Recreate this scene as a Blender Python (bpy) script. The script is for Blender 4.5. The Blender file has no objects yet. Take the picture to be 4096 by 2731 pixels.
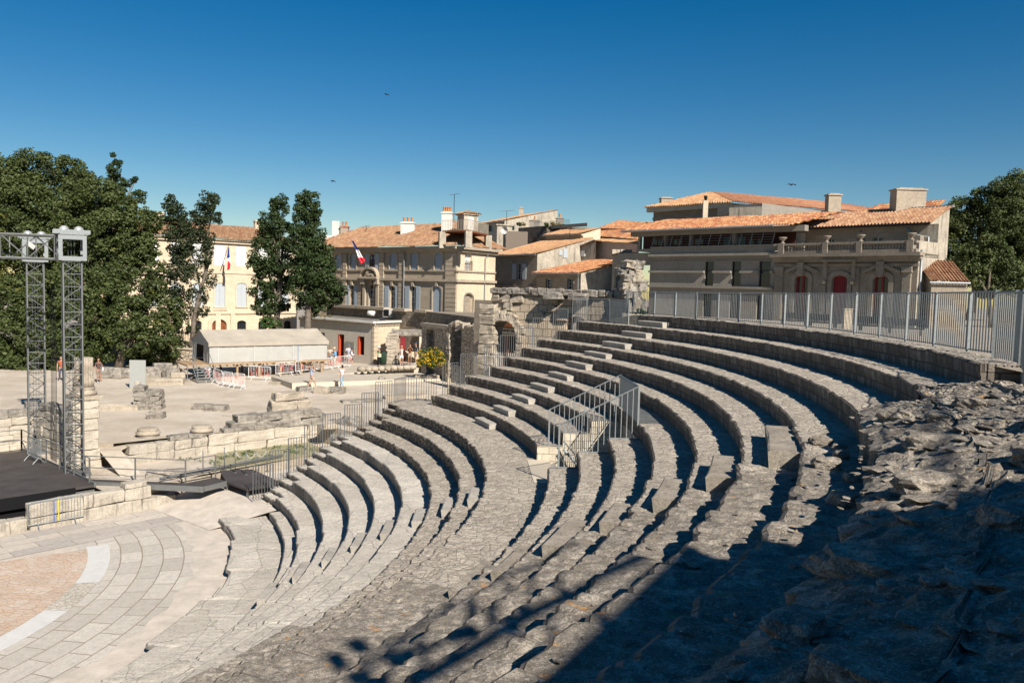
import bpy, bmesh, math, random
import numpy as np
from mathutils import Vector, Matrix, Euler
rnd = random.Random(7)
R_ = math.radians
C = bpy.context.scene.collection
scene = bpy.context.scene
# ------------------------------------------------------------------ camera
F_PX, PITCH, ROLL = 3235.4556, 0.06622484, -0.02555787
_f = Vector((0, math.cos(PITCH), -math.sin(PITCH)))
_u0 = Vector((0, math.sin(PITCH), math.cos(PITCH))); _r0 = Vector((1, 0, 0))
RT = _r0*math.cos(ROLL) - _u0*math.sin(ROLL); UP = _u0*math.cos(ROLL) + _r0*math.sin(ROLL)
cam = bpy.data.cameras.new('camera'); co = bpy.data.objects.new('camera', cam); C.objects.link(co)
m = Matrix.Identity(4)
for i in range(3):
    m[i][0] = RT[i]; m[i][1] = UP[i]; m[i][2] = -_f[i]
co.matrix_world = m
cam.sensor_fit = 'HORIZONTAL'; cam.sensor_width = 36; cam.lens = F_PX/4096*36
cam.clip_start = 0.05; cam.clip_end = 3000
scene.camera = co
# ------------------------------------------------------------------ light
SUN_AZ, SUN_EL = 148.0, 37.5         # azimuth clockwise from +Y
sd = Vector((math.sin(R_(SUN_AZ))*math.cos(R_(SUN_EL)), math.cos(R_(SUN_AZ))*math.cos(R_(SUN_EL)), math.sin(R_(SUN_EL))))
sun = bpy.data.lights.new('sun', 'SUN'); sun.energy = 5.0; sun.angle = R_(0.53); sun.color = (1.0, 0.925, 0.83)
so = bpy.data.objects.new('sun', sun); C.objects.link(so); so.rotation_euler = sd.to_track_quat('Z', 'Y').to_euler()
w = bpy.data.worlds.new('World'); scene.world = w; w.use_nodes = True
nt = w.node_tree; sky = nt.nodes.new('ShaderNodeTexSky'); sky.sky_type = 'NISHITA'; sky.sun_disc = False
sky.sun_elevation = R_(SUN_EL); sky.sun_rotation = R_(SUN_AZ); sky.altitude = 100; sky.air_density = 1.0; sky.dust_density = 0.0; sky.ozone_density = 2.2
bg = nt.nodes['Background']; bg.inputs[1].default_value = 0.0445; hs = nt.nodes.new('ShaderNodeHueSaturation'); hs.inputs['Saturation'].default_value = 1.52; nt.links.new(sky.outputs[0], hs.inputs['Color']); nt.links.new(hs.outputs[0], bg.inputs[0])
scene.view_settings.view_transform = 'Standard'; scene.view_settings.look = 'None'
scene.view_settings.exposure = 0.78; scene.view_settings.gamma = 1.0
scene.render.engine = 'CYCLES'
# ------------------------------------------------------------------ pixel -> place helpers
def ray(u, v): return RT*((u-2048)/F_PX) - UP*((v-1365.5)/F_PX) + _f
def gz(u, v, z): d = ray(u, v); return d*(z/d.z)
def at(u, v, D): d = ray(u, v); return d*(D/d.y)
CX, CY = -22.5987, 21.6498
def pol(R, a, z=0.0): return Vector((CX+R*math.cos(R_(a)), CY+R*math.sin(R_(a)), z))
# ------------------------------------------------------------------ objects
def tag(o, label=None, cat=None, group=None, kind=None):
    if label: o['label'] = label
    if cat: o['category'] = cat
    if group: o['group'] = group
    if kind: o['kind'] = kind
    return o
def thing(name, label, cat, loc=(0, 0, 0), rz=0.0, group=None):
    o = bpy.data.objects.new(name, None); o.empty_display_size = 0.3; C.objects.link(o)
    o.location = loc; o.rotation_euler = (0, 0, rz)
    return tag(o, label, cat, group)
class MB:
    """collects faces with material slots and uvs, then links ONE mesh object"""
    def __init__(s): s.v = []; s.f = []; s.m = []; s.uv = []; s.sm = []
    def add(s, vs, fs, mi=0, uvs=None, smooth=False):
        b = len(s.v); s.v.extend([tuple(p) for p in vs])
        for k, f in enumerate(fs):
            s.f.append([b+i for i in f]); s.m.append(mi); s.sm.append(smooth)
            s.uv.append(uvs[k] if uvs else None)
        return s
    def box(s, c, size, rz=0.0, mi=0, taper=0.0, rot=None, jit=0.0):
        hx, hy, hz = size[0]/2, size[1]/2, size[2]/2
        M = rot if rot is not None else Matrix.Rotation(rz, 3, 'Z')
        vs = []
        for dz in (-1, 1):
            k = 1-taper if dz > 0 else 1
            for dx, dy in ((-1, -1), (1, -1), (1, 1), (-1, 1)):
                p = Vector((dx*hx*k, dy*hy*k, dz*hz))
                if jit: p += Vector((rnd.uniform(-jit, jit), rnd.uniform(-jit, jit), rnd.uniform(-jit, jit)))
                vs.append(Vector(c)+M@p)
        return s.add(vs, [(3, 2, 1, 0), (4, 5, 6, 7), (0, 1, 5, 4), (1, 2, 6, 5), (2, 3, 7, 6), (3, 0, 4, 7)], mi)
    def tube(s, pts, r, n=6, mi=0, r1=None, cap=True):
        pts = [Vector(p) for p in pts]; rings = []
        for i, p in enumerate(pts):
            a = pts[max(i-1, 0)]; b = pts[min(i+1, len(pts)-1)]
            d = (b-a).normalized(); up = Vector((0, 0, 1)) if abs(d.z) < 0.9 else Vector((1, 0, 0))
            x = d.cross(up).normalized(); y = x.cross(d)
            rr = r if r1 is None else r+(r1-r)*i/(len(pts)-1)
            rings.append([p+(x*math.cos(2*math.pi*k/n)+y*math.sin(2*math.pi*k/n))*rr for k in range(n)])
        vs = [q for rg in rings for q in rg]; fs = []
        for i in range(len(pts)-1):
            for k in range(n):
                k2 = (k+1) % n; fs.append((i*n+k, (i+1)*n+k, (i+1)*n+k2, i*n+k2))
        if cap: fs.append(tuple(range(n))); fs.append(tuple(reversed(range((len(pts)-1)*n, len(pts)*n))))
        return s.add(vs, fs, mi, smooth=(n > 6))
    def lathe(s, c, prof, n=20, mi=0, flute=0.0, nfl=0, rz=0.0, jit=0.0):
        vs = []; m_ = len(prof)
        for (r, z) in prof:
            for k in range(n):
                a = 2*math.pi*k/n+rz; rr = r+(flute*math.cos(nfl*a) if nfl else 0)+(rnd.uniform(-jit, jit) if jit else 0)
                vs.append((c[0]+rr*math.cos(a), c[1]+rr*math.sin(a), c[2]+z))
        fs = []
        for i in range(m_-1):
            for k in range(n):
                k2 = (k+1) % n; fs.append((i*n+k, i*n+k2, (i+1)*n+k2, (i+1)*n+k))
        fs.append(tuple(reversed(range(n)))); fs.append(tuple(range((m_-1)*n, m_*n)))
        return s.add(vs, fs, mi, smooth=True)
    def build(s, name, mats, parent=None, bevel=0.0, rough=None):
        me = bpy.data.meshes.new(name); me.from_pydata(s.v, [], s.f)
        if not isinstance(mats, (list, tuple)): mats = [mats]
        for mm in mats: me.materials.append(mm)
        me.polygons.foreach_set('material_index', s.m); me.polygons.foreach_set('use_smooth', s.sm)
        if any(u is not None for u in s.uv):
            l = me.uv_layers.new(name='UVMap'); flat = []
            for f, u in zip(s.f, s.uv):
                for i in range(len(f)): flat.extend(u[i] if u is not None else (0.0, 0.0))
            l.data.foreach_set('uv', flat)
        me.update()
        o = bpy.data.objects.new(name, me); C.objects.link(o)
        if parent is not None: o.parent = parent
        if bevel:
            b = o.modifiers.new('bevel', 'BEVEL'); b.width = bevel; b.segments = 1
        if rough:
            ss = o.modifiers.new('sub', 'SUBSURF'); ss.subdivision_type = 'SIMPLE'; ss.levels = ss.render_levels = rough[0]
            dm = o.modifiers.new('rough', 'DISPLACE'); dm.texture = tex(rough[2]); dm.strength = rough[1]; dm.mid_level = 0.5
        return o
_tx = {}
def tex(size):
    if size not in _tx:
        t = bpy.data.textures.new('clouds%g' % size, 'CLOUDS'); t.noise_scale = size; t.noise_depth = 3; _tx[size] = t
    return _tx[size]
def local(o, root):
    """move a child built in world coordinates under its thing's origin"""
    o.parent = root; o.matrix_parent_inverse = root.matrix_basis.inverted(); return o
def copy_thing(root, loc, rz, label=None):
    r = root.copy(); C.objects.link(r); r.location = loc; r.rotation_euler = (0, 0, rz)
    if label: r['label'] = label
    for ch in [c for c in scene.objects if c.parent == root]:
        c = ch.copy(); C.objects.link(c); c.parent = r
        for g in [x for x in scene.objects if x.parent == ch]:
            d = g.copy(); C.objects.link(d); d.parent = c
    return r
# ------------------------------------------------------------------ materials
class N:
    def __init__(s, name):
        s.m = bpy.data.materials.new(name); s.m.use_nodes = True; s.t = s.m.node_tree
        s.b = s.t.nodes['Principled BSDF']; s.b.inputs['Roughness'].default_value = 0.85
        s.b.inputs['Specular IOR Level'].default_value = 0.25
        s.co = None
    def n(s, k, **kw):
        x = s.t.nodes.new('ShaderNode'+k)
        for a, b in kw.items(): setattr(x, a, b)
        return x
    def l(s, a, b): s.t.links.new(a, b); return b.node
    def coord(s, kind='Object', sc=(1, 1, 1)):
        c = s.n('TexCoord'); mp = s.n('Mapping'); mp.inputs['Scale'].default_value = sc
        if kind == 'World':
            g = s.n('NewGeometry'); s.l(g.outputs['Position'], mp.inputs[0])
        else: s.l(c.outputs[kind], mp.inputs[0])
        return mp.outputs[0]
    def noise(s, co, scale, detail=4, rough=0.6, dist=0.0):
        x = s.n('TexNoise'); s.l(co, x.inputs['Vector']); x.inputs['Scale'].default_value = scale
        x.inputs['Detail'].default_value = detail; x.inputs['Roughness'].default_value = rough; x.inputs['Distortion'].default_value = dist
        return x.outputs['Fac']
    def vor(s, co, scale, feature='F1', out='Distance', rnd_=1.0):
        x = s.n('TexVoronoi', feature=feature); s.l(co, x.inputs['Vector']); x.inputs['Scale'].default_value = scale
        x.inputs['Randomness'].default_value = rnd_
        return x.outputs[out]
    def ramp(s, fac, stops, interp='LINEAR'):
        x = s.n('ValToRGB'); s.l(fac, x.inputs[0]); e = x.color_ramp.elements; x.color_ramp.interpolation = interp
        while len(e) < len(stops): e.new(0.5)
        for i, (p, c) in enumerate(stops):
            e[i].position = p; e[i].color = (c[0], c[1], c[2], 1) if hasattr(c, '__len__') else (c, c, c, 1)
        return x.outputs[0]
    def mix(s, fac, a, b, mode='MIX'):
        x = s.n('Mix', data_type='RGBA', blend_type=mode)
        for inp, val in ((x.inputs[0], fac), (x.inputs[6], a), (x.inputs[7], b)):
            if isinstance(val, bpy.types.NodeSocket): s.l(val, inp)
            elif hasattr(val, '__len__'): inp.default_value = (val[0], val[1], val[2], 1)
            else: inp.default_value = val if inp.type == 'VALUE' else (val, val, val, 1)
        return x.outputs[2]
    def math(s, op, a, b=0.0, c=0.0):
        x = s.n('Math', operation=op)
        for i, val in enumerate((a, b, c)):
            if isinstance(val, bpy.types.NodeSocket): s.l(val, x.inputs[i])
            else: x.inputs[i].default_value = val
        return x.outputs[0]
    def bump(s, h, dist=0.02, strength=1.0):
        x = s.n('Bump'); x.inputs['Distance'].default_value = dist; x.inputs['Strength'].default_value = strength
        s.l(h, x.inputs['Height']); s.l(x.outputs[0], s.b.inputs['Normal']); return s
    def col(s, c):
        if isinstance(c, bpy.types.NodeSocket): s.l(c, s.b.inputs['Base Color'])
        else: s.b.inputs['Base Color'].default_value = (c[0], c[1], c[2], 1)
        return s
def plain(name, c, rough=0.6, metal=0.0, var=0.12, sc=3.0, bump=0.0):
    k = N(name); co_ = k.coord('Object'); f = k.noise(co_, sc, 5, 0.65)
    k.col(k.ramp(f, [(0.3, [x*(1-var) for x in c]), (0.7, [min(1, x*(1+var)) for x in c])]))
    k.b.inputs['Roughness'].default_value = rough; k.b.inputs['Metallic'].default_value = metal
    if bump: k.bump(k.noise(co_, sc*6, 4), bump)
    return k.m
def stone(name, lo, hi, dark=(0.06, 0.055, 0.05), dk=0.45, sc=1.0, kind='World', lichen=0.0, bump=0.03, speck=0.5, streak=False):
    """weathered limestone: two tones, dark lichen patches, pits"""
    k = N(name); co_ = k.coord(kind)
    a = k.noise(co_, 0.9*sc, 6, 0.65); b = k.noise(co_, 6.0*sc, 6, 0.7); c = k.noise(co_, 22*sc, 5, 0.75)
    base = k.ramp(a, [(0.35, lo), (0.65, hi)])
    base = k.mix(k.ramp(b, [(0.45, 0.0), (0.75, speck)]), base, [x*0.55 for x in lo])
    if streak:
        sco = k.coord(kind, (3.5, 3.5, 0.5)); d = k.noise(sco, 1.2*sc, 5, 0.65)
    else: d = k.noise(co_, 2.1*sc, 7, 0.72)
    base = k.mix(k.ramp(d, [(1-dk, 0.0), (min(0.98, 1.18-dk), 0.85)]), base, dark)
    base = k.mix(k.ramp(c, [(0.38, 0.55), (0.55, 0.0)]), base, [x*0.5 for x in lo])
    if lichen:
        e = k.noise(co_, 3.3*sc, 5, 0.7); base = k.mix(k.ramp(e, [(0.70-lichen, 0.0), (0.76-lichen, 0.75)]), base, (0.42, 0.19, 0.05))
    k.col(base); h = k.mix(0.5, b, c); k.bump(h, bump)
    return k.m
def masonry(name, lo, hi, mortar, bw, bh, kind='UV', dark=(0.07, 0.06, 0.05), dk=0.5, var=0.25, mort=0.012, bump=0.03, sq=1.0, rub=False, vst=(2.2, 0.45, 1)):
    """coursed ashlar (brick texture on metre uvs) or rubble (voronoi)"""
    k = N(name); co_ = k.coord(kind)
    wob = k.n('TexNoise'); k.l(co_, wob.inputs['Vector']); wob.inputs['Scale'].default_value = 2.5; wob.inputs['Detail'].default_value = 3
    ad = k.n('VectorMath', operation='MULTIPLY_ADD'); k.l(wob.outputs['Color'], ad.inputs[0]); ad.inputs[1].default_value = (0.07, 0.05, 0); k.l(co_, ad.inputs[2])
    cw = ad.outputs[0]
    if rub:
        mp = k.n('Mapping'); mp.inputs['Scale'].default_value = (1/bw, 1/bh, 1/bw); k.l(cw, mp.inputs[0])
        ed = k.vor(mp.outputs[0], 1.0, 'DISTANCE_TO_EDGE'); cc = k.n('TexVoronoi'); k.l(mp.outputs[0], cc.inputs['Vector']); cc.inputs['Scale'].default_value = 1.0
        sp = k.n('SeparateColor'); k.l(cc.outputs['Color'], sp.inputs[0]); rv = sp.outputs[0]
        jm = k.ramp(ed, [(0.0, 0.0), (0.12, 1.0)])
    else:
        br = k.n('TexBrick'); k.l(cw, br.inputs['Vector']); br.inputs['Scale'].default_value = 1.0
        br.inputs['Brick Width'].default_value = bw; br.inputs['Row Height'].default_value = bh; br.inputs['Mortar Size'].default_value = mort
        br.inputs['Color1'].default_value = (0, 0, 0, 1); br.inputs['Color2'].default_value = (1, 1, 1, 1); br.inputs['Mortar'].default_value = (0.5, 0.5, 0.5, 1)
        br.inputs['Mortar Smooth'].default_value = 0.3
        sp = k.n('SeparateColor'); k.l(br.outputs['Color'], sp.inputs[0]); rv = sp.outputs[0]
        jm = k.math('SUBTRACT', 1.0, br.outputs['Fac'])
    base = k.mix(rv, lo, hi)
    n1 = k.noise(co_, 5.0, 6, 0.7); n2 = k.noise(co_, 26.0, 5, 0.75)
    base = k.mix(k.ramp(n1, [(0.4, 0.0), (0.7, 0.45)]), base, [x*0.6 for x in lo])
    base = k.mix(k.ramp(n2, [(0.35, 0.5), (0.52, 0.0)]), base, [x*0.5 for x in lo])
    sc_ = k.coord(kind, vst); n3 = k.noise(sc_, 1.0, 7, 0.72)
    base = k.mix(k.ramp(n3, [(1-dk, 0.0), (min(0.97, 1.2-dk), 0.85)]), base, dark)
    base = k.mix(jm, mortar, base)
    k.col(base)
    hh = k.math('MULTIPLY_ADD', n1, 0.4, k.math('MULTIPLY', jm, 0.7)); hh = k.math('MULTIPLY_ADD', n2, 0.35, hh)
    k.bump(hh, bump)
    return k.m
from mathutils import noise as mn
# ================================================================== the theatre
NAMES = ['U10', 'U9', 'U8', 'U7', 'U6', 'U5', 'U4', 'U3', 'U2', 'U1', 'P', 'L1', 'L2', 'L3', 'L4', 'L5', 'L6', 'L7', 'L8']
RAD = dict(zip(NAMES, [31.50, 30.57, 29.56, 28.66, 27.745, 26.916, 26.08, 25.247, 24.425, 23.645, 21.961, 21.226, 20.399, 19.539, 18.714, 17.924, 17.119, 16.348, 15.905]))
ZZ = dict(zip(NAMES, [-1.046, -1.499, -1.922, -2.357, -2.72, -3.149, -3.559, -3.998, -4.392, -4.828, -5.273, -5.712, -6.174, -6.535, -6.952, -7.368, -7.794, -8.283, -8.640]))
Z_SLAB, Z_ORCH, Z_BACK, Z_SAND, Z_STREET = -8.93, -9.2, -8.35, -7.4, -1.9
tread_up = stone('worn stone paving', (0.30, 0.265, 0.225), (0.47, 0.42, 0.355), dk=0.40, sc=1.0, speck=0.75, bump=0.035, dark=(0.10, 0.088, 0.075))
def paving(name, lo, hi, cell, joint, dk=0.42, lich=0.0, aniso=(1, 1, 1), spk=0.6, dark=(0.11, 0.095, 0.075), jw=0.05, jd=0.6, bmp=0.022):
    k = N(name); co_ = k.coord('World'); uv = k.coord('UV', aniso)
    wob = k.n('TexNoise'); k.l(uv, wob.inputs['Vector']); wob.inputs['Scale'].default_value = 2.2; wob.inputs['Detail'].default_value = 4
    ad = k.n('VectorMath', operation='MULTIPLY_ADD'); k.l(wob.outputs['Color'], ad.inputs[0]); ad.inputs[1].default_value = (0.35, 0.35, 0); k.l(uv, ad.inputs[2])
    ed = k.vor(ad.outputs[0], 1/cell, 'DISTANCE_TO_EDGE'); cc = k.n('TexVoronoi'); k.l(ad.outputs[0], cc.inputs['Vector']); cc.inputs['Scale'].default_value = 1/cell
    sp = k.n('SeparateColor'); k.l(cc.outputs['Color'], sp.inputs[0])
    base = k.mix(sp.outputs[0], lo, hi)
    n0 = k.noise(co_, 0.7, 6, 0.68); n1 = k.noise(co_, 5.5, 7, 0.72); n2 = k.noise(co_, 30, 5, 0.8)
    base = k.mix(k.ramp(n0, [(0.38, 0.0), (0.68, 0.5)]), base, [x*0.62 for x in lo])
    base = k.mix(k.ramp(n1, [(1-dk-0.06, 0.0), (1.12-dk, 0.85*spk)]), base, dark)
    base = k.mix(k.ramp(n2, [(0.34, 0.75*spk), (0.50, 0.0)]), base, dark)
    base = k.mix(k.ramp(n2, [(0.56, 0.0), (0.70, 0.35)]), base, [min(1, x*1.35) for x in hi])
    n3 = k.noise(co_, 85, 3, 0.7); n4 = k.noise(co_, 13, 6, 0.75)
    base = k.mix(k.ramp(n3, [(0.40, 0.7*spk), (0.50, 0.0)]), base, dark)
    base = k.mix(k.ramp(n4, [(0.53, 0.0), (0.60, 0.85*spk)]), base, dark)
    n5 = k.noise(co_, 48, 4, 0.8); base = k.mix(k.ramp(n5, [(0.56, 0.0), (0.62, 0.55*spk)]), base, [min(1, x*1.3) for x in hi])
    if lich:
        e = k.noise(co_, 2.6, 5, 0.72); base = k.mix(k.ramp(e, [(0.66-lich, 0.0), (0.72-lich, 0.8)]), base, (0.40, 0.20, 0.06))
    jm = k.ramp(ed, [(0.0, jd), (jw, 0.0)]); base = k.mix(jm, base, joint)
    k.col(base)
    h = k.math('MULTIPLY_ADD', n4, 0.9, k.math('MULTIPLY', n2, 0.55)); h = k.math('MULTIPLY_ADD', n3, 0.25, h); h = k.math('MULTIPLY_ADD', n1, 0.25, h); h = k.math('MULTIPLY_ADD', k.ramp(ed, [(0.0, 0.0), (jw*1.6, 1.0)]), jd, h)
    k.bump(h, bmp); return k.m
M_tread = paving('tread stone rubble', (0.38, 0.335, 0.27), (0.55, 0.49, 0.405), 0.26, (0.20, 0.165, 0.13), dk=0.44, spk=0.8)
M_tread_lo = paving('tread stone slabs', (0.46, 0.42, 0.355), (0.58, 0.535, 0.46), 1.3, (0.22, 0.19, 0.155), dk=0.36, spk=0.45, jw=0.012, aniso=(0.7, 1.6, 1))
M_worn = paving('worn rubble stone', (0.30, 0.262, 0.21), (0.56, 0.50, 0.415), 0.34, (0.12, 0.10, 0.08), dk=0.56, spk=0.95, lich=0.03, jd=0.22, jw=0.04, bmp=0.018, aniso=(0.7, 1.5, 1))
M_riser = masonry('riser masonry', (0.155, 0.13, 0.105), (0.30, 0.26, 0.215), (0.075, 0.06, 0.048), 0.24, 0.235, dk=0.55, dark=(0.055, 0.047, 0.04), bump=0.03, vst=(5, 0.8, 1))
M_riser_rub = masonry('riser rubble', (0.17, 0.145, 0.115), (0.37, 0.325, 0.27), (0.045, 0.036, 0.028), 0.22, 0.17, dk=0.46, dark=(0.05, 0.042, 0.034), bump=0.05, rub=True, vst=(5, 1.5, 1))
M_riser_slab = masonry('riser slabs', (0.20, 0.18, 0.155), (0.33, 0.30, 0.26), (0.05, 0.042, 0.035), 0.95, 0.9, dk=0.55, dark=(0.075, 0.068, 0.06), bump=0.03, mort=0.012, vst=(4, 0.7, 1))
M_light = masonry('pale ashlar', (0.50, 0.44, 0.34), (0.62, 0.55, 0.43), (0.33, 0.27, 0.19), 0.42, 0.22, kind='UV', dk=0.22, bump=0.02)
M_block2 = stone('dark step block stone', (0.27, 0.235, 0.185), (0.42, 0.37, 0.30), dk=0.46, sc=2.2, speck=0.9, bump=0.03)
M_block = stone('step block stone', (0.34, 0.31, 0.265), (0.47, 0.435, 0.375), dk=0.38, sc=1.4, speck=0.6)

def noise1(seed, n, amp, step):
    r = random.Random(seed); k = int(n/step)+3; a = [r.uniform(-1, 1)*amp for _ in range(k)]
    return lambda i: a[int(i/step)] * (1-(i/step) % 1) + a[int(i/step)+1]*((i/step) % 1)
def ring(name, parent, R0, z_top, z_bot, R1, a0, a1, mats, seed, blk=0.5, jn=0.018, jz=0.008, wear=1.0, cut=None, wear_from=-10.0, nt=9, end_caps=True):
    """one seat row: riser at R0 from z_bot to z_top, then a tread out to R1, over angles a0..a1 (degrees)"""
    r = random.Random(seed); arc = R_(a1-a0)*R0; da = 0.09; n = max(2, int(arc/da))
    # per block offsets
    offs = []; i = 0
    while i <= n:
        L = max(1, int(r.uniform(0.6, 1.4)*blk/da)); o1 = r.gauss(0, jn); o2 = r.gauss(0, jz)
        for k in range(L): offs.append((o1 + (0.02 if k == 0 else 0), o2 - (0.012 if k == 0 else 0), k == 0))
        i += L
    big = noise1(seed+5, n, 1, 14); med = noise1(seed+6, n, 1, 4)
    mb = MB(); cols = []
    for i in range(n+1):
        a = a0+(a1-a0)*i/n; near = max(0.0, (wear_from-a)/18.0)*wear; near = min(near, 1.2)*0.30
        o, dz, e = offs[i]; o = o*(1+2*near)+big(i)*0.05*near+med(i)*0.03*near; dz = dz*(1+1.5*near)+big(i)*0.02*near
        zt = z_top+dz
        pr = [(R0+0.03+o*0.3, z_bot-0.03), (R0+0.015+o*0.5, z_bot*0.5+zt*0.5), (R0+o-0.01, zt-0.20*(z_top-z_bot)-0.05), (R0+o-0.012, zt-0.025-0.03*near), (R0+o+0.025+0.05*near, zt)]
        for k in range(1, nt+1):
            rr = R0+0.06+(R1+0.06-R0-0.06)*k/nt
            zz = 0.0
            if a < -4: q = pol(rr, a); zz = (mn.fractal(Vector((q.x*2.2, q.y*2.2, seed)), 1, 2, 5)*0.035+mn.noise(Vector((q.x*9, q.y*9, 1.0)))*0.012)*min(1.0, (-4-a)/14.0)
            pr.append((rr, zt-dz*k/nt+zz*(0.35 if k == 1 else 1.0)+r.gauss(0, 0.004)))
        cols.append([pol(p, a, z) for p, z in pr]+[None]); cols[-1] = (a, cols[-1][:-1], pr)
    M = len(cols[0][2]); vs = []; vv = [0.0]
    for k in range(1, M):
        p, q = cols[0][2][k-1], cols[0][2][k]; vv.append(vv[-1]+math.hypot(p[0]-q[0], p[1]-q[1]))
    for a, c, pr in cols: vs += c
    fs = []; ms = []; uvs = []
    for i in range(n):
        ua = R_(cols[i][0])*R0; ub = R_(cols[i+1][0])*R0
        am = (cols[i][0]+cols[i+1][0])/2
        if cut and cut(R0, am): continue
        for k in range(M-1):
            fs.append((i*M+k, i*M+k+1, (i+1)*M+k+1, (i+1)*M+k)); uvs.append(((ua, vv[k]), (ua, vv[k+1]), (ub, vv[k+1]), (ub, vv[k])))
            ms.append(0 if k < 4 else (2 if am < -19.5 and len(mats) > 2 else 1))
    b = MB(); b.v = [tuple(p) for p in vs]; b.f = [list(f) for f in fs]; b.m = ms; b.uv = uvs; b.sm = [False]*len(fs)
    # end caps
    if end_caps:
        for i in (0, n):
            pts = [cols[i][1][k] for k in range(M)]; lo = Vector((pts[-1].x, pts[-1].y, z_bot-0.03))
            b.add(pts+[lo], [tuple(range(M+1)) if i == n else tuple(reversed(range(M+1)))], 0, [[(p.x*0.7+p.y*0.7, p.z) for p in (pts+[lo] if i == n else list(reversed(pts+[lo])))]])
    return b.build(name, mats, parent)
A_NEAR = -84.0
upper = thing('seating_bank', 'upper bank of ten curved grey stone seating rows above the wide stone walkway', 'stone seating', (0, 0, 0))
lower = thing('seating_bank', 'lower bank of paler curved stone seating rows below the walkway', 'stone seating', (0, 0, 0))
ENDS = {'U1': 36.0, 'U2': 35.8, 'U3': 35.5, 'U4': 34.0, 'U5': 34.05, 'U6': 33.8, 'U7': 34.0, 'U8': 33.3, 'U9': 33.1, 'U10': 26.7}
NEAR_END = {'U10': -15.2, 'U9': -15.0, 'U8': -33.0, 'U7': -60.0}
OPEN0, OPEN1 = 21.66, 24.62             # y of the two walls of the stair opening
def cut_open(R0, a):
    y = CY+R0*math.sin(R_(a)); return OPEN0 < y < OPEN1 and math.cos(R_(a)) > 0
order = NAMES[:11]                       # U10 .. P
for i in range(10):
    k = order[i]; low = order[i+1]
    R1 = RAD[order[i-1]] if i else 32.1
    cut = cut_open if k in ('U1', 'U2', 'U3') else None
    # step the ring below its own front where the row above ends earlier
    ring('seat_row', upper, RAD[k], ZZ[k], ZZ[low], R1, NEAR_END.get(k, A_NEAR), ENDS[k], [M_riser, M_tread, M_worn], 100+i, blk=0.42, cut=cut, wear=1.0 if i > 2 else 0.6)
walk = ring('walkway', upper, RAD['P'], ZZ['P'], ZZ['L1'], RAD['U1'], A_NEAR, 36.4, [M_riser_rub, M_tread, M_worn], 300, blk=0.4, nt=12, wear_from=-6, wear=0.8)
lo_names = ['L1', 'L2', 'L3', 'L4', 'L5', 'L6', 'L7', 'L8']
N0 = {'P': 36.2, 'L1': 36.0, 'L2': 36.2, 'L3': 37.2, 'L4': 36.3, 'L5': 36.0, 'L6': 34.6, 'L7': 33.1, 'L8': 30.9}
N1 = {'P': 39.8, 'L1': 39.6, 'L2': 39.5, 'L3': 40.4, 'L4': 40.4, 'L5': 39.8, 'L6': 39.6, 'L7': 38.6, 'L8': 36.0}
prev = 'P'
for i, k in enumerate(lo_names):
    low = lo_names[i+1] if i < 7 else None; zb = ZZ[low] if low else Z_SLAB
    mats = [M_riser_rub, M_tread, M_worn] if i < 2 else [M_riser_slab, M_tread_lo, M_tread_lo]
    if i == 2: mats = [M_riser_slab, M_tread_lo, M_worn]
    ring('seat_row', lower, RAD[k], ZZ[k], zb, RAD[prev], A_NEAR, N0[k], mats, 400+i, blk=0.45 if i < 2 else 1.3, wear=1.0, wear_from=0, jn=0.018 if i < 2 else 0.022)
    prev = k
# set back end pieces with their intermediate step (left end of every lower row)
for i, k in enumerate(['P']+lo_names[:-1]):
    low = (['P']+lo_names)[i+1]; zt, zb = ZZ[k], ZZ[low]
    up = 'U1' if k == 'P' else (['P']+lo_names)[i-1]
    mm = [M_riser_rub, M_tread, M_worn] if i < 3 else [M_riser_slab, M_tread_lo, M_tread_lo]
    ring('end_row', lower, RAD[k]+0.36, zt, (zt+zb)/2, RAD[up], N0[k], N1[k], mm, 500+i, blk=0.5, nt=3)
    ring('end_step', lower, RAD[k]+0.02, (zt+zb)/2, zb, RAD[k]+0.38, N0[k], N1[k], mm, 520+i, blk=0.5, nt=2)
# lowest wide slab band, ragged towards the orchestra
k0 = MB()
slab = ring('slab_band', lower, 14.28, Z_SLAB, Z_ORCH, RAD['L8'], A_NEAR, 34.8, [M_riser_slab, M_tread_lo, M_tread_lo], 600, blk=1.4, jn=0.10, jz=0.02, wear=1.2, wear_from=10)
# body under the left ends so that nothing is open from the side
def side_fill(pts, name, mat, parent, uvs=True):
    b = MB(); top = [Vector(p) for p in pts]
    for i in range(len(top)-1):
        a, c = top[i], top[i+1]; a0 = Vector((a.x, a.y, -9.6)); c0 = Vector((c.x, c.y, -9.6)); L = (c-a).length
        b.add([a0, c0, c, a], [(0, 1, 2, 3)], 0, [[(0, a0.z), (L, c0.z), (L, c.z), (0, a.z)]])
    return b.build(name, mat, parent)
pts = []
seq = [('L8', N1['L8'])]+[(k, N1[k]) for k in ['L7', 'L6', 'L5', 'L4', 'L3', 'L2', 'L1', 'P']]
for i, (k, a) in enumerate(seq):
    z = ZZ[k]; Ra = RAD[k]+0.34; Rb = RAD[seq[i+1][0]]+0.34 if i+1 < len(seq) else 22.9
    pts += [pol(Ra, a+0.05, z-0.004), pol(Rb, a+0.05, z-0.004)]
side_fill(pts, 'side_wall', M_riser_slab, lower)
pts = []
for i, k in enumerate(reversed(order[:10])):
    Rb = RAD[order[8-i]] if i < 9 else 32.1
    pts += [pol(RAD[k], ENDS[k]+0.03, ZZ[k]-0.004), pol(Rb, ENDS[k]+0.03, ZZ[k]-0.004)]
side_fill(pts, 'side_wall', M_light, upper)
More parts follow.
